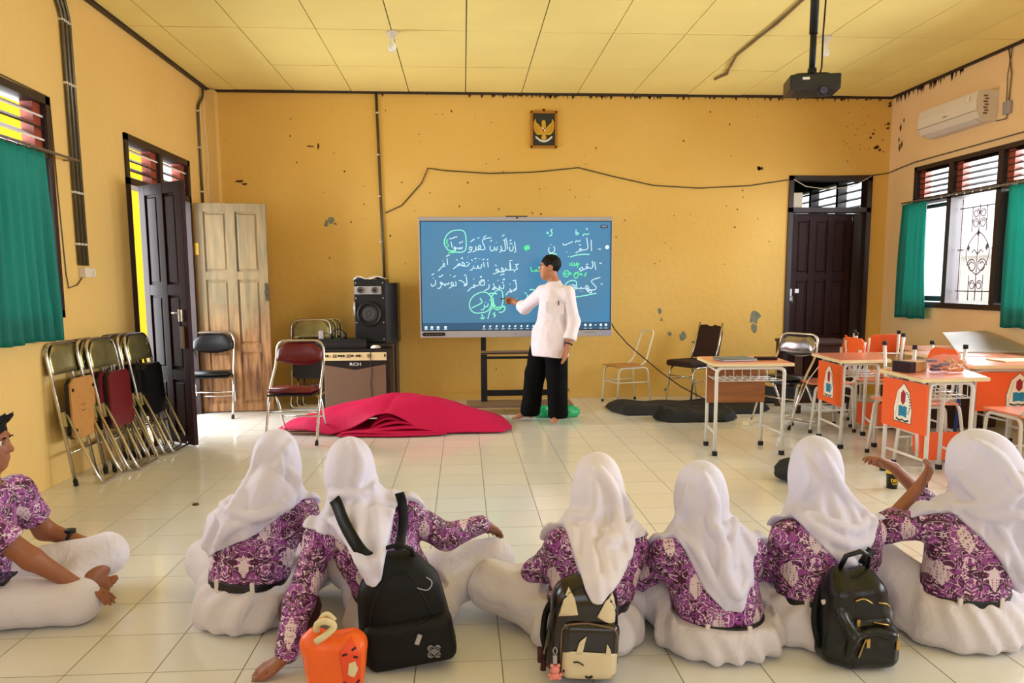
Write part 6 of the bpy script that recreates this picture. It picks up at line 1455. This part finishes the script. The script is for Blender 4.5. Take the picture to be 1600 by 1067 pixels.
# ------------------------------------------------------------------ boy at the left edge, cross-legged, facing right
def boy():
    org = np.array((-1.93, 3.05, 0.0)); t = person('boy in batik shirt at the left edge, sitting cross-legged in white trousers', tuple(org))
    pel = V3(-1.99, 3.05, .11); ch = V3(-1.93, 3.06, .38); nk = V3(-1.895, 3.08, .545); hd = V3(-1.895, 3.11, .71); R = frame((1, .12, -.08))
    J = dict(shN=V3(-1.87, 2.93, .475), elN=V3(-1.675, 2.97, .28), wrN=V3(-1.545, 3.02, .155), shF=V3(-1.87, 3.24, .475), elF=V3(-1.83, 3.36, .27), wrF=V3(-1.70, 3.36, .225))
    lo = (-2.25, 2.6, -.03); hi = (-1.28, 3.75, .90)
    B = Field(lo, hi, .0065); B.chain([pel, ch], [.12, .11], .05); B.chain([ch, nk, hd-V3(0.02, 0, .03)], [.11, .05, .05], .04); B.chain([J['shN'], ch+V3(0, 0, .09), J['shF']], [.05, .07, .05], .05)
    head_prims(B, hd, R, .98)
    B.chain([J['shN'], J['elN'], J['wrN']], [.048, .041, .027], .02); B.chain([J['shF'], J['elF'], J['wrF']], [.048, .041, .027], .02)
    hand(B, J['wrN'], (.9, .15, -.42), (0, 1, .1), (0, 0, -1), (.25, .3, .35, .4), 1.0); hand(B, J['wrF'], (.9, .1, -.25), (0, -1, .1), (0, 0, -1), (.3, .35, .4, .45), 1.0)
    kN = V3(-1.53, 3.02, .085); kF = V3(-1.56, 3.36, .15)
    B.chain([pel+V3(0.02, -.08, -.01), kN, V3(-1.72, 3.25, .06)], [.08, .055, .036], .02); B.chain([pel+V3(.02, .08, -.01), kF, V3(-1.60, 3.17, .085)], [.08, .055, .036], .02)
    foot(B, V3(-1.60, 3.17, .10), (.75, .45, .05), (.2, -.6, .8), .85); foot(B, V3(-1.72, 3.25, .06), (.6, -.95, 0), (0, 0, 1), .85)
    X, Y, Z = B.grid(); B.keep(-(Z-.003)+0*X+0*Y); soft('body', B, 'skin_brown', t, org, 2); eyes(t, hd, R, org, .98)
    # hair
    Hh = Field((hd[0]-.14, hd[1]-.14, hd[2]-.12), (hd[0]+.16, hd[1]+.14, hd[2]+.18), .006); A = np.array(R)
    Hh.ell(hd+A@V3(0, -.018, .034), (.082, .096, .098), .01, M=R.to_4x4())
    Hh.ell(hd+A@V3(0, .098, -.03), (.09, .07, .085), .01, 'cut', M=R.to_4x4()); Hh.ell(hd+A@V3(0, .0, -.11), (.12, .12, .09), .02, 'cut', M=R.to_4x4())
    for q in range(11): Hh.cap(hd+A@V3(-.055+.011*q, .055, .088), hd+A@V3(-.060+.012*q, .080+.006*math.sin(q*2.7), .108+.014*math.sin(q*2.3)), .014, .003, .008)
    Hh.wave(.004, wob(31, 70)); soft('hair', Hh, 'hair_black', t, org, 1)
    # trousers
    P_ = Field((-2.25, 2.6, -.02), (-1.38, 3.65, .32), .008); P_.ell(pel+V3(0, 0, -.01), (.17, .19, .11), .05)
    P_.chain([pel+V3(0.02, -.09, .0), kN+V3(-.02, 0, 0), V3(-1.70, 3.22, .065)], [.115, .085, .06], .04); P_.chain([pel+V3(.02, .09, 0), kF+V3(-.02, 0, .01), V3(-1.65, 3.19, .10)], [.115, .085, .058], .04)
    P_.wave(.005, wob(40, 22)); P_.wave(.002, wob(41, 50)); X, Y, Z = P_.grid(); P_.keep(-(Z-.004)+0*X+0*Y); soft('trousers', P_, 'trouser_white', t, org, 3)
    # short-sleeved shirt
    T_ = Field((-2.25, 2.7, .02), (-1.5, 3.6, .62), .008); T_.chain([pel+V3(0, 0, 0), ch, nk-V3(0, 0, .05)], [.15, .135, .075], .05)
    T_.chain([J['shN'], ch+V3(0, 0, .09), J['shF']], [.065, .09, .065], .05); T_.chain([J['shN'], J['shN']*.35+J['elN']*.65], [.066, .066], .04); T_.chain([J['shF'], J['shF']*.35+J['elF']*.65], [.066, .066], .04)
    T_.chain([pel+V3(.02, -.10, .0), pel+V3(.10, -.12, -.03)], [.10, .07], .04)
    T_.wave(.005, wob(42, 18)); X, Y, Z = T_.grid(); T_.keep((.045-Z)+0*X+0*Y)
    for sh, el in ((J['shN'], J['elN']), (J['shF'], J['elF'])):
        d = (el-sh)/np.linalg.norm(el-sh); e = sh*.33+el*.67; D = (X-e[0])*d[0]+(Y-e[1])*d[1]+(Z-e[2])*d[2]; nr = ((X-e[0])**2+(Y-e[1])**2+(Z-e[2])**2) < .12**2; T_.keep(np.where(nr, D, -10))
    T_.ell(nk+V3(.01, 0, .03), (.055, .06, .05), .01, 'cut')
    soft('shirt', T_, 'batik', t, org, 2)
    g = MB(); w = Vector(J['wrF']*.82+J['elF']*.18-org); d = Vector(J['wrF']-J['elF']).normalized(); a = d.orthogonal().normalized(); b_ = d.cross(a)
    g.tube([w+(a*math.cos(q)+b_*math.sin(q))*.031 for q in [2*PI*i/20 for i in range(20)]], .008, 8, True); g.build('watch_strap', 'black_plastic', t)
    MB().lathe([(0, .0), (.024, 0), (.025, .010), (.02, .013), (0, .013)], n=8).xf(Matrix.Translation(w+Vector((0, 0, .028)))).build('watch', 'black_plastic', t)
boy()
t = thing('phone', 'dark phone lying by the boy at the left edge', 'phone', (-1.80, 2.98, .195), math.radians(10))
MB().box((-.035, -.07, 0), (.035, .07, .009), .003).build('case', 'black_plastic', t); MB().box((-.031, -.066, .009), (.031, .066, .0096)).build('screen', 'glass_lens', t)

# ------------------------------------------------------------------ the teacher
def teacher():
    org = np.array((.78, 7.32, 0.0)); t = person('teacher in white shirt and black trousers writing on the screen', tuple(org))
    hd = V3(.815, 7.33, 1.475); nk = V3(.86, 7.33, 1.33); ch = V3(.86, 7.32, 1.14); pel = V3(.80, 7.32, .78); R = frame((-1, -.05, -.05))
    shR = V3(.765, 7.43, 1.245); elR = V3(.60, 7.62, 1.09); wrR = V3(.53, 7.78, 1.135)      # writing arm
    shL = V3(.975, 7.22, 1.235); elL = V3(1.03, 7.20, .97); wrL = V3(.965, 7.12, .735)
    B = Field((.25, 6.95, -.03), (1.25, 8.0, 1.68), .0075)
    B.chain([pel, (pel+ch)/2, ch], [.115, .105, .12], .05); B.chain([ch+V3(0, 0, .06), nk, hd-V3(-.01, 0, .02)], [.10, .052, .05], .03); B.chain([shR, ch+V3(0, 0, .10), shL], [.05, .075, .05], .05)
    head_prims(B, hd, R, 1.0)
    B.chain([shR, elR, wrR], [.05, .04, .027], .02); B.chain([shL, elL, wrL], [.05, .04, .027], .02)
    hand(B, wrR, (-.75, .35, .25), (-.2, .2, 1), (-.3, -.7, -.2), (.9, .8, 1.0, 1.1), 1.0, thumb=.6); hand(B, wrL, (-.25, -.12, -1), (-.7, -.8, 0), (-.8, .4, 0), (.12, .15, .18, .22), 1.05, thumb=.7)
    hR = pel+V3(-.06, .06, -.04); hL = pel+V3(.06, -.06, -.04)
    aR = V3(.615, 7.40, .095); aL = V3(.875, 7.24, .095)
    B.chain([hR, V3(.67, 7.36, .46), aR], [.085, .062, .038], .03); B.chain([hL, V3(.87, 7.24, .46), aL], [.085, .062, .038], .03)
    foot(B, aR, (-1, -.12, 0), (0, 0, 1), 1.0); foot(B, aL, (-.35, -1, 0), (0, 0, 1), 1.0)
    X, Y, Z = B.grid(); B.keep(-(Z-.002)+0*X+0*Y); soft('body', B, 'skin_tan', t, org, 1); eyes(t, hd, R, org)
    A = np.array(R); Hh = Field((hd[0]-.15, hd[1]-.15, hd[2]-.12), (hd[0]+.16, hd[1]+.15, hd[2]+.16), .006)
    Hh.ell(hd+A@V3(0, -.020, .034), (.082, .096, .092), .01, M=R.to_4x4()); Hh.ell(hd+A@V3(0, .100, -.030), (.09, .072, .088), .008, 'cut', M=R.to_4x4()); Hh.ell(hd+A@V3(0, .015, -.105), (.12, .10, .085), .02, 'cut', M=R.to_4x4())
    for e in (-1, 1): Hh.ell(hd+A@V3(e*.078, .008, -.012), (.02, .026, .036), .01, 'cut', M=R.to_4x4())
    Hh.wave(.003, wob(51, 90)); soft('hair', Hh, 'hair_black', t, org, 1)
    # trousers
    P_ = Field((.45, 7.0, .02), (1.15, 7.65, .92), .008); P_.ell(pel+V3(0, 0, .02), (.135, .115, .11), .05)
    P_.chain([hR, V3(.68, 7.36, .46), V3(.635, 7.39, .10)], [.100, .098, .096], .03); P_.chain([hL, V3(.875, 7.25, .46), V3(.89, 7.23, .09)], [.100, .098, .094], .03)
    P_.wave(.006, wob(52, 16)); P_.wave(.0025, wob(53, 40)); X, Y, Z = P_.grid(); P_.keep((.05-Z)+0*X+0*Y); soft('trousers', P_, 'trouser_black', t, org, 2)
    # shirt with collar, rolled cuffs, pockets
    T_ = Field((.45, 6.95, .58), (1.25, 7.9, 1.42), .0075); T_.chain([V3(.815, 7.31, .68), V3(.825, 7.31, .86), ch], [.150, .138, .142], .06); T_.chain([shR, ch+V3(0, 0, .11), shL], [.065, .088, .065], .05)
    T_.cap(ch+V3(0, 0, .08), nk-V3(0, 0, .03), .10, .062, .03)
    cR = elR*.72+wrR*.28; A_ = Field((.45, 6.95, .58), (1.25, 7.9, 1.42), .0075); A_.chain([shR, elR, cR], [.068, .060, .055], .03); A_.cap(elR*.80+wrR*.20, cR+ (wrR-elR)*.08, .061, .061, .004)
    cL = elL*.35+wrL*.65; A_.chain([shL, elL, cL], [.068, .062, .058], .03); A_.cap(elL*.42+wrL*.58, cL+(wrL-elL)*.04, .064, .064, .004)
    A_.wave(.005, wob(56, 18))
    T_.chain([hL+V3(0, -.01, -.12), hL+V3(0, 0, .10)], [.128, .118], .06); T_.chain([hR+V3(.01, 0, -.12), hR+V3(.01, 0, .10)], [.104, .106], .06)
    T_.wave(.008, wob(54, 13)); T_.wave(.005, wob(55, 30)); T_.wave(.004, lambda X, Y, Z: np.sin((X-.8)*38+(Y-7.3)*30+6*Z)*np.clip((1.15-Z)/.3, 0, 1))
    X, Y, Z = T_.grid(); T_.keep((.655+.03*np.sin((X+Y)*6)-Z)*np.ones_like(X+Y+Z))
    for sh, el, f in ((elR, wrR, .40), (elL, wrL, .72)):
        d = (el-sh)/np.linalg.norm(el-sh); e = sh*(1-f)+el*f; D = (X-e[0])*d[0]+(Y-e[1])*d[1]+(Z-e[2])*d[2]; nr = ((X-e[0])**2+(Y-e[1])**2+(Z-e[2])**2) < .12**2; A_.keep(np.where(nr, D, -10))
    T_.put((slice(None), slice(None), slice(None)), A_.F, .02, 'add')
    T_.cap(nk+V3(-.02, 0, .06), nk+V3(-.012, 0, -.02), .054, .045, .004, 'cut')
    soft('shirt', T_, 'shirt_white', t, org, 1)
    g = MB(); ring = []
    n = 20
    for k, (r1, z) in enumerate(((.058, .012), (.068, .018), (.090, -.030))):
        ring.append([tuple(nk-org+V3(-.010+r1*math.cos(2*PI*i/n+.4)*1.0-(.02 if k == 2 and 8 < i < 12 else 0), r1*math.sin(2*PI*i/n+.4)*1.0, -.012+z+.02*math.cos(2*PI*i/n+.4))) for i in range(n)])
    g.grid([r+[r[0]] for r in ring]); o = g.build('collar', 'shirt_white', t); q = o.modifiers.new('thickness', 'SOLIDIFY'); q.thickness = .003
    g = MB(); g.tube([tuple(nk-org+V3(-.012+.054*math.cos(a), .054*math.sin(a), -.006+.02*math.cos(a))) for a in [2*PI*i/24 for i in range(24)]], .008, 8, True); g.build('undershirt_neck', 'maroon_fabric', t)
    # pockets on the chest (chest faces left and to the camera)
    for (x, z) in ((.80, 1.115), (.905, 1.10)):
        y = T_.skin(x, z)
        if y is not None: MB().prism_y([(x-org[0]-.035, z-.05), (x-org[0]-.03, z-.06), (x-org[0]+.03, z-.06), (x-org[0]+.035, z-.05), (x-org[0]+.035, z+.045), (x-org[0]-.035, z+.045)], y-org[1]-.010, y-org[1]+.004).xf(Matrix.Identity(4)).build('pocket', 'shirt_white', t)
    y = T_.skin(.885, 1.15)
    if y: MB().tube([(.885-org[0], y-org[1]-.01, 1.125), (.885-org[0], y-org[1]-.01, 1.165)], .005, 8).build('pen', 'black_plastic', t)
    g = MB(); w = Vector(wrL*.88+elL*.12-org); d = Vector(wrL-elL).normalized(); a = d.orthogonal().normalized(); b_ = d.cross(a); g.tube([w+(a*math.cos(q)+b_*math.sin(q))*.032 for q in [2*PI*i/20 for i in range(20)]], .007, 8, True); g.build('watch_strap', 'black_plastic', t)
teacher()
tag(MB().tube([(.375, 7.935, 1.17), (.39, 7.92, 1.172), (.49, 7.83, 1.185)], [.002, .006, .006], 10).build('marker_pen', 'black_plastic'), 'black stylus held by the teacher against the screen', 'pen')

# ------------------------------------------------------------------ bags
def tube_on(F, pts, r, off, org, smooth_=True):
    P = smooth_pts(pts) if smooth_ else pts; Q = []
    for (x, z) in P:
        y = F.skin(x, z, off=off)
        if y is not None: Q.append((x-org[0], y-org[1], z-org[2]))
    return MB().tube(Q, r, 6) if len(Q) > 1 else MB()
def strap(pts, w, th=.006):
    """flat strap through points, width across"""
    pts = [Vector(p) for p in rounded(pts, .06, 5)]; L_, R2 = [], []
    for i, p in enumerate(pts):
        d = (pts[min(i+1, len(pts)-1)]-pts[max(i-1, 0)]).normalized(); s_ = d.cross(Vector((0, -1, .25))).normalized()*w/2; L_.append(tuple(p+s_)); R2.append(tuple(p-s_))
    g = MB().grid([L_, R2], True); return g
def strap_obj(pts, w, m, par, org, name='strap'):
    o = strap([tuple(Vector(p)-Vector(org)) for p in pts], w).build(name, m, par); q = o.modifiers.new('thickness', 'SOLIDIFY'); q.thickness = .007; q.offset = 0; return o
# black backpack of girl 2
c = (-.235, 2.595, .0); bp = thing('black_backpack', 'large matt black backpack with grey emblem on the second girl', 'backpack', c)
F_ = Field((-.45, 2.42, -.02), (.02, 2.78, .47), .007)
F_.rbox((-.225, 2.61, .165), (.155, .075, .16), .05, .02, M=Matrix.Rotation(math.radians(-7), 4, 'Y'), taper=.12); F_.rbox((-.235, 2.61, .27), (.10, .06, .13), .06, .06, M=Matrix.Rotation(math.radians(-2), 4, 'Y'), taper=.15)
F_.wave(.004, wob(61, 14)); X, Y, Z = F_.grid(); F_.keep(-(Z-.004)+0*X+0*Y); soft('body', F_, 'nylon_black', bp, c, 2)
Fp = Field((-.45, 2.42, -.02), (.02, 2.78, .3), .007); Fp.rbox((-.20, 2.555, .10), (.155, .05, .085), .035, .01, M=Matrix.Rotation(math.radians(-9), 4, 'Y')); X, Y, Z = Fp.grid(); Fp.keep(-(Z-.004)+0*X+0*Y); soft('front_pocket', Fp, 'nylon_black', bp, c, 2)
tube_on(Fp, [(-.17, .175), (-.13, .20), (-.105, .222)], .003, -.004, c).build('zip', 'black_plastic', bp)
g = MB(); y = Fp.skin(-.165, .13); g.box((-.008, -.004, -.025), (.008, .004, .012), .002).xf(Matrix.Translation((-.165-c[0], y-.008-c[1], .135)) @ Matrix.Rotation(.35, 4, 'Y')).build('zip_pull', 'silver', bp)
g = MB(); ex, ez = -.115, .082; y = Fp.skin(ex, ez) or 2.51
def arc(cx, cz, r, a0, a1, n=10): return [(cx+r*math.cos(a0+(a1-a0)*i/n)-c[0], y-.004-c[1], cz+r*math.sin(a0+(a1-a0)*i/n)) for i in range(n+1)]
for sx in (-1, 1):
    for sz in (-1, 1):
        g.tube(arc(ex+sx*.0115, ez+sz*.0115, .010, 0, 2*PI*.92), .0014, 5); g.tube(arc(ex+sx*.013, ez+sz*.013, .0045, 0, 2*PI*.9), .0012, 5); g.tube(arc(ex+sx*.004, ez+sz*.004, .0035, 0, 2*PI), .001, 5)
g.build('emblem', 'silver', bp)
tube_on(F_, [(-.30, .02), (-.335, .12), (-.32, .24), (-.27, .33), (-.20, .345), (-.15, .27), (-.12, .20)], .003, -.003, c).build('seam', 'black_plastic', bp)
tube_on(F_, [(-.17, .30), (-.135, .29), (-.12, .31), (-.14, .33)], .0022, -.004, c).build('ring', 'silver', bp)
def on_body(Fs, x, z, off=-.016):
    ys_ = [y for y in (F.skin(x, z) for F in Fs) if y is not None]; return (min(ys_) if ys_ else 2.8)+off
def body_strap(Fs, start, xz, w, m, par, org, end=None):
    P = [start]; 
    for (x, z) in smooth_pts(xz): P.append((x, on_body(Fs, x, z), z))
    if end: P.append(end)
    for _ in range(6): P = [P[0]]+[(P[i][0], (P[i-1][1]+P[i][1]+P[i+1][1])/3, P[i][2]) for i in range(1, len(P)-1)]+[P[-1]]
    o = MB(); L_, R2 = [], []; V = [Vector(p)-Vector(org) for p in P]; ws = w/2
    for i, p in enumerate(V):
        d = (V[min(i+1, len(V)-1)]-V[max(i-1, 0)]).normalized(); s_ = Vector((d.z, 0, -d.x)); s_ = s_.normalized() if s_.length > .1 else Vector((1, 0, 0)); L_.append(tuple(p+s_*ws)); R2.append(tuple(p-s_*ws))
    o = MB().grid([L_, R2], True).build('strap', m, par); q = o.modifiers.new('thickness', 'SOLIDIFY'); q.thickness = .008; q.offset = 0
body_strap((H2, T2), (-.29, 2.60, .35), [(-.325, .395), (-.37, .44), (-.42, .49), (-.455, .53), (-.475, .555)], .042, 'nylon_black', bp, c)
body_strap((H2, T2), (-.24, 2.62, .36), [(-.238, .40), (-.232, .46), (-.236, .52), (-.245, .56)], .034, 'nylon_black', bp, c)
MB().tube([(-.30-c[0], 2.60-c[1], .37), (-.28-c[0], 2.575-c[1], .425), (-.235-c[0], 2.565-c[1], .44), (-.19-c[0], 2.575-c[1], .42), (-.18-c[0], 2.60-c[1], .37)], .008, 8).build('handle', 'nylon_black', bp)
strap_obj([(-.14, 2.66, .30), (-.105, 2.65, .20), (-.09, 2.62, .10)], .03, 'nylon_black', bp, c, 'side_strap')
# brown leather backpack of girl 3
c = (.395, 2.45, .0); bp = thing('brown_backpack', 'glossy dark brown backpack with cream ears and face panel', 'backpack', c)
F_ = Field((.19, 2.30, -.02), (.60, 2.66, .40), .0065)
Mr = Matrix.Rotation(math.radians(4), 4, 'Y'); F_.rbox((.39, 2.47, .165), (.118, .07, .16), .06, .02, M=Mr, taper=.10); F_.ell((.385, 2.47, .27), (.095, .065, .085), .03)
F_.wave(.002, wob(71, 18)); X, Y, Z = F_.grid(); F_.keep(-(Z-.004)+0*X+0*Y); soft('body', F_, 'leather_brown', bp, c, 2)
Fp = Field((.22, 2.30, -.02), (.58, 2.6, .27), .006); Fp.rbox((.402, 2.415, .115), (.098, .035, .102), .032, .01, M=Mr); X, Y, Z = Fp.grid(); Fp.keep(-(Z-.004)+0*X+0*Y); soft('front_pocket', Fp, 'leather_brown', bp, c, 2)
def patch(F, poly, m, par, name, off=-.0025, n=12):
    """a leather patch laid over the bag: dense grid clipped to the polygon"""
    xs = [p[0] for p in poly]; zs = [p[1] for p in poly]; g = MB(); cell = min(max(xs)-min(xs), max(zs)-min(zs))/n
    def inside(x, z):
        r_ = False
        for i in range(len(poly)):
            (x1, z1), (x2, z2) = poly[i], poly[i-1]
            if (z1 > z) != (z2 > z) and x < (x2-x1)*(z-z1)/(z2-z1)+x1: r_ = not r_
        return r_
    rows = max(6, int((max(zs)-min(zs))/cell)); P = []
    for j in range(rows+1):
        z = min(zs)+(max(zs)-min(zs))*j/rows; zz = min(max(z, min(zs)+1e-4), max(zs)-1e-4)
        X_ = sorted(x1+(zz-z1_)/(z2-z1_)*(x2-x1) for (x1, z1_), (x2, z2) in zip(poly, poly[1:]+poly[:1]) if (z1_ > zz) != (z2 > zz))
        if len(X_) < 2: continue
        row = []
        for i in range(9):
            x = X_[0]+(X_[-1]-X_[0])*i/8; y = F.skin(x, zz, off=off); row.append((x-c[0], (y if y is not None else 2.42)-c[1], zz))
        P.append(row)
    g.grid(P)
    o = g.build(name, m, par); q = o.modifiers.new('thickness', 'SOLIDIFY'); q.thickness = .002; q.offset = 0; return o
patch(F_, [(.300, .235), (.318, .300), (.335, .328), (.352, .30), (.362, .245), (.335, .248)], 'leather_cream', bp, 'ear_patch', -.004)
patch(F_, [(.425, .235), (.452, .285), (.482, .305), (.490, .26), (.488, .205), (.455, .215)], 'leather_cream', bp, 'ear_patch', -.004)
patch(Fp, [(.312, .122), (.306, .045), (.325, .03), (.47, .022), (.490, .04), (.492, .112), (.40, .122), (.345, .128)], 'leather_cream', bp, 'face_panel', -.004)
patch(Fp, [(.352, .118), (.374, .118), (.388, .178), (.365, .16)], 'leather_cream', bp, 'fringe_patch', -.0045, 5); patch(Fp, [(.452, .112), (.470, .112), (.468, .128), (.456, .150)], 'leather_cream', bp, 'fringe_patch', -.0045, 5)
tube_on(Fp, [(.345, .092), (.360, .092), (.378, .080)], .0025, -.008, c).build('stitched_wink', 'black_plastic', bp); tube_on(Fp, [(.385, .042), (.395, .036), (.408, .041)], .004, -.008, c).build('stitched_mouth', 'black_plastic', bp)
tube_on(F_, [(.285, .10), (.285, .22), (.32, .30), (.39, .33), (.46, .30), (.495, .22), (.497, .10)], .004, -.002, c).build('zip', 'black_plastic', bp)
tube_on(Fp, [(.306, .08), (.312, .19), (.345, .215), (.45, .205), (.49, .18), (.494, .08)], .0035, -.002, c).build('zip', 'brown_plate', bp)
strap_obj([(.30, 2.50, .27), (.27, 2.56, .18), (.26, 2.53, .10), (.275, 2.50, .06)], .022, 'nylon_black', bp, c, 'side_strap')
for k, (x, z, dx) in enumerate(((.245, .10, .0), (.25, .07, .004))): MB().tube([(x-c[0]+.01*k, 2.47-c[1], z), (x-c[0]+dx, 2.465-c[1], z-.05)], .010, 8).build('tassel', 'maroon_fabric', bp)
kt = thing('key_charm', 'small pink bear charm hanging from the brown backpack', 'keychain', (.285, 2.38, .03))
MB().bent([(0, .0, .115), (-.008, 0, .10), (.0, 0, .085), (.008, 0, .10)], .0018, .005, 6, 3, True).tube([(0, 0, .085), (0, 0, .05)], .0018, 6).box((-.007, -.003, .055), (.007, .003, .085), .002).build('clip', 'silver', kt)
blob('bear', 'pink_toy', (0, 0, .035), (.016, .012, .016), kt, 0, 2, .03); blob('bear_body', 'pink_toy', (0, 0, .013), (.017, .012, .013), kt, 0, 2, .03)
g = MB()
for x, z in ((-.011, .05), (.011, .05), (-.014, .004), (.014, .004), (-.018, .018), (.018, .018)): bm = bmesh.new(); bmesh.ops.create_icosphere(bm, subdivisions=2, radius=.0065); bm.transform(Matrix.Translation((x, -.002, max(z, .006)))); g.bm(bm, True)
g.build('paw', 'pink_toy', kt)
# black shiny backpack of girl 5
c = (1.34, 2.49, .0); bp = thing('zip_backpack', 'shiny black backpack with golden zips on the fifth girl', 'backpack', c)
F_ = Field((1.15, 2.32, -.02), (1.58, 2.70, .42), .0065); Mr = Matrix.Rotation(math.radians(-3), 4, 'Y')
F_.rbox((1.352, 2.51, .15), (.115, .075, .15), .05, .02, M=Mr, taper=.14); F_.cap((1.30, 2.52, .30), (1.315, 2.50, .20), .035, .05, .04); F_.cap((1.39, 2.52, .30), (1.41, 2.50, .20), .035, .05, .04)
F_.rbox((1.375, 2.45, .085), (.10, .055, .078), .04, .03, M=Mr); F_.ridge([(1.30, .13), (1.37, .15), (1.44, .13)], .012, .02, -.004); F_.ridge([(1.27, .20), (1.30, .14), (1.29, .06)], .010, .02)
F_.wave(.006, wob(81, 18)); F_.wave(.003, wob(82, 44)); X, Y, Z = F_.grid(); F_.keep(-(Z-.004)+0*X+0*Y); soft('body', F_, 'shiny_black', bp, c, 2)
for P_ in ([(1.32, .245), (1.35, .252), (1.38, .235)], [(1.40, .238), (1.43, .232), (1.45, .215)], [(1.385, .170), (1.43, .165)], [(1.322, .06), (1.335, .10), (1.345, .125)], [(1.45, .115), (1.455, .14)]): tube_on(F_, P_, .003, -.004, c).build('zip', 'gold_zip', bp)
for x, z in ((1.33, .17), (1.352, .115), (1.455, .105)):
    y = F_.skin(x, z) or 2.42; MB().box((-.006, -.003, -.02), (.006, .003, .012), .002).xf(Matrix.Translation((x-c[0], y-c[1]-.006, z))).build('zip_pull', 'gold_zip', bp)
MB().tube([(1.305-c[0], 2.52-c[1], .33), (1.31-c[0], 2.49-c[1], .385), (1.35-c[0], 2.475-c[1], .405), (1.395-c[0], 2.49-c[1], .385), (1.405-c[0], 2.52-c[1], .32)], .009, 8).build('handle', 'shiny_black', bp)
strap_obj([(1.29, 2.54, .30), (1.25, 2.545, .24), (1.225, 2.53, .14), (1.24, 2.5, .05)], .03, 'nylon_black', bp, c, 'strap'); strap_obj([(1.40, 2.55, .33), (1.44, 2.56, .38)], .03, 'nylon_black', bp, c, 'strap')
g = MB().bent([(1.235-c[0], 2.50-c[1], .215), (1.27-c[0], 2.485-c[1], .228), (1.31-c[0], 2.495-c[1], .215)], .009, .02, 8).bent([(1.265-c[0], 2.49-c[1], .21), (1.285-c[0], 2.48-c[1], .25)], .008, .01, 8); g.build('knotted_loop', 'belt_loop', bp)
# orange carrier bag of girl 2
c = (-.43, 2.42, .0); bg_ = thing('orange_bag', 'bright orange carrier bag with striped print at the bottom edge', 'bag', c)
F_ = Field((-.58, 2.30, -.02), (-.28, 2.56, .28), .006); F_.rbox((-.435, 2.42, .095), (.098, .06, .10), .045, .01, taper=-.08); F_.cap((-.50, 2.42, .17), (-.47, 2.42, .235), .03, .016, .03); F_.cap((-.38, 2.42, .17), (-.385, 2.42, .22), .03, .012, .03)
F_.ell((-.435, 2.42, .215), (.07, .03, .03), .02, 'cut'); F_.wave(.008, wob(91, 22)); F_.wave(.003, wob(92, 50)); X, Y, Z = F_.grid(); F_.keep(-(Z-.004)+0*X+0*Y); soft('body', F_, 'orange_fabric', bg_, c, 2)
_c = c
patch(F_, [(-.395, .03), (-.35, .03), (-.343, .15), (-.375, .20), (-.41, .16), (-.40, .08)], 'tiger_orange', bg_, 'print', -.003)
patch(F_, [(-.385, .085), (-.365, .075), (-.352, .10), (-.36, .13), (-.38, .125)], 'cream_cloth', bg_, 'print_patch', -.005, 5)
for P_ in ([(-.40, .15), (-.385, .155)], [(-.37, .165), (-.358, .172)], [(-.40, .06), (-.388, .055)], [(-.365, .145), (-.352, .14)], [(-.36, .05), (-.35, .06)]): tube_on(F_, P_, .004, -.004, c, False).build('stripe', 'maroon_fabric', bg_)
MB().bent([(-.06, -.01, .20), (-.055, -.03, .245), (-.02, -.045, .262), (.01, -.04, .24), (-.02, -.05, .215), (-.055, -.045, .19)], .011, .03, 10).bent([(.0, .0, .24), (-.03, .01, .265), (-.05, .0, .24)], .009, .02, 8).build('handle', 'cream_cloth', bg_)
# maroon bag beside girl 1
c = (-.70, 2.95, .0); mb_ = thing('maroon_bag', 'dark maroon bag on the floor between the first two girls', 'bag', (-.64, 2.86, 0))
blob('body', 'maroon_fabric', (0, 0, .085), (.075, .13, .09), mb_, .4, 3, .05); MB().bent([(0, -.06, .16), (0, -.05, .22), (0, .05, .22), (0, .06, .16)], .006, .03).build('handle', 'maroon_fabric', mb_)
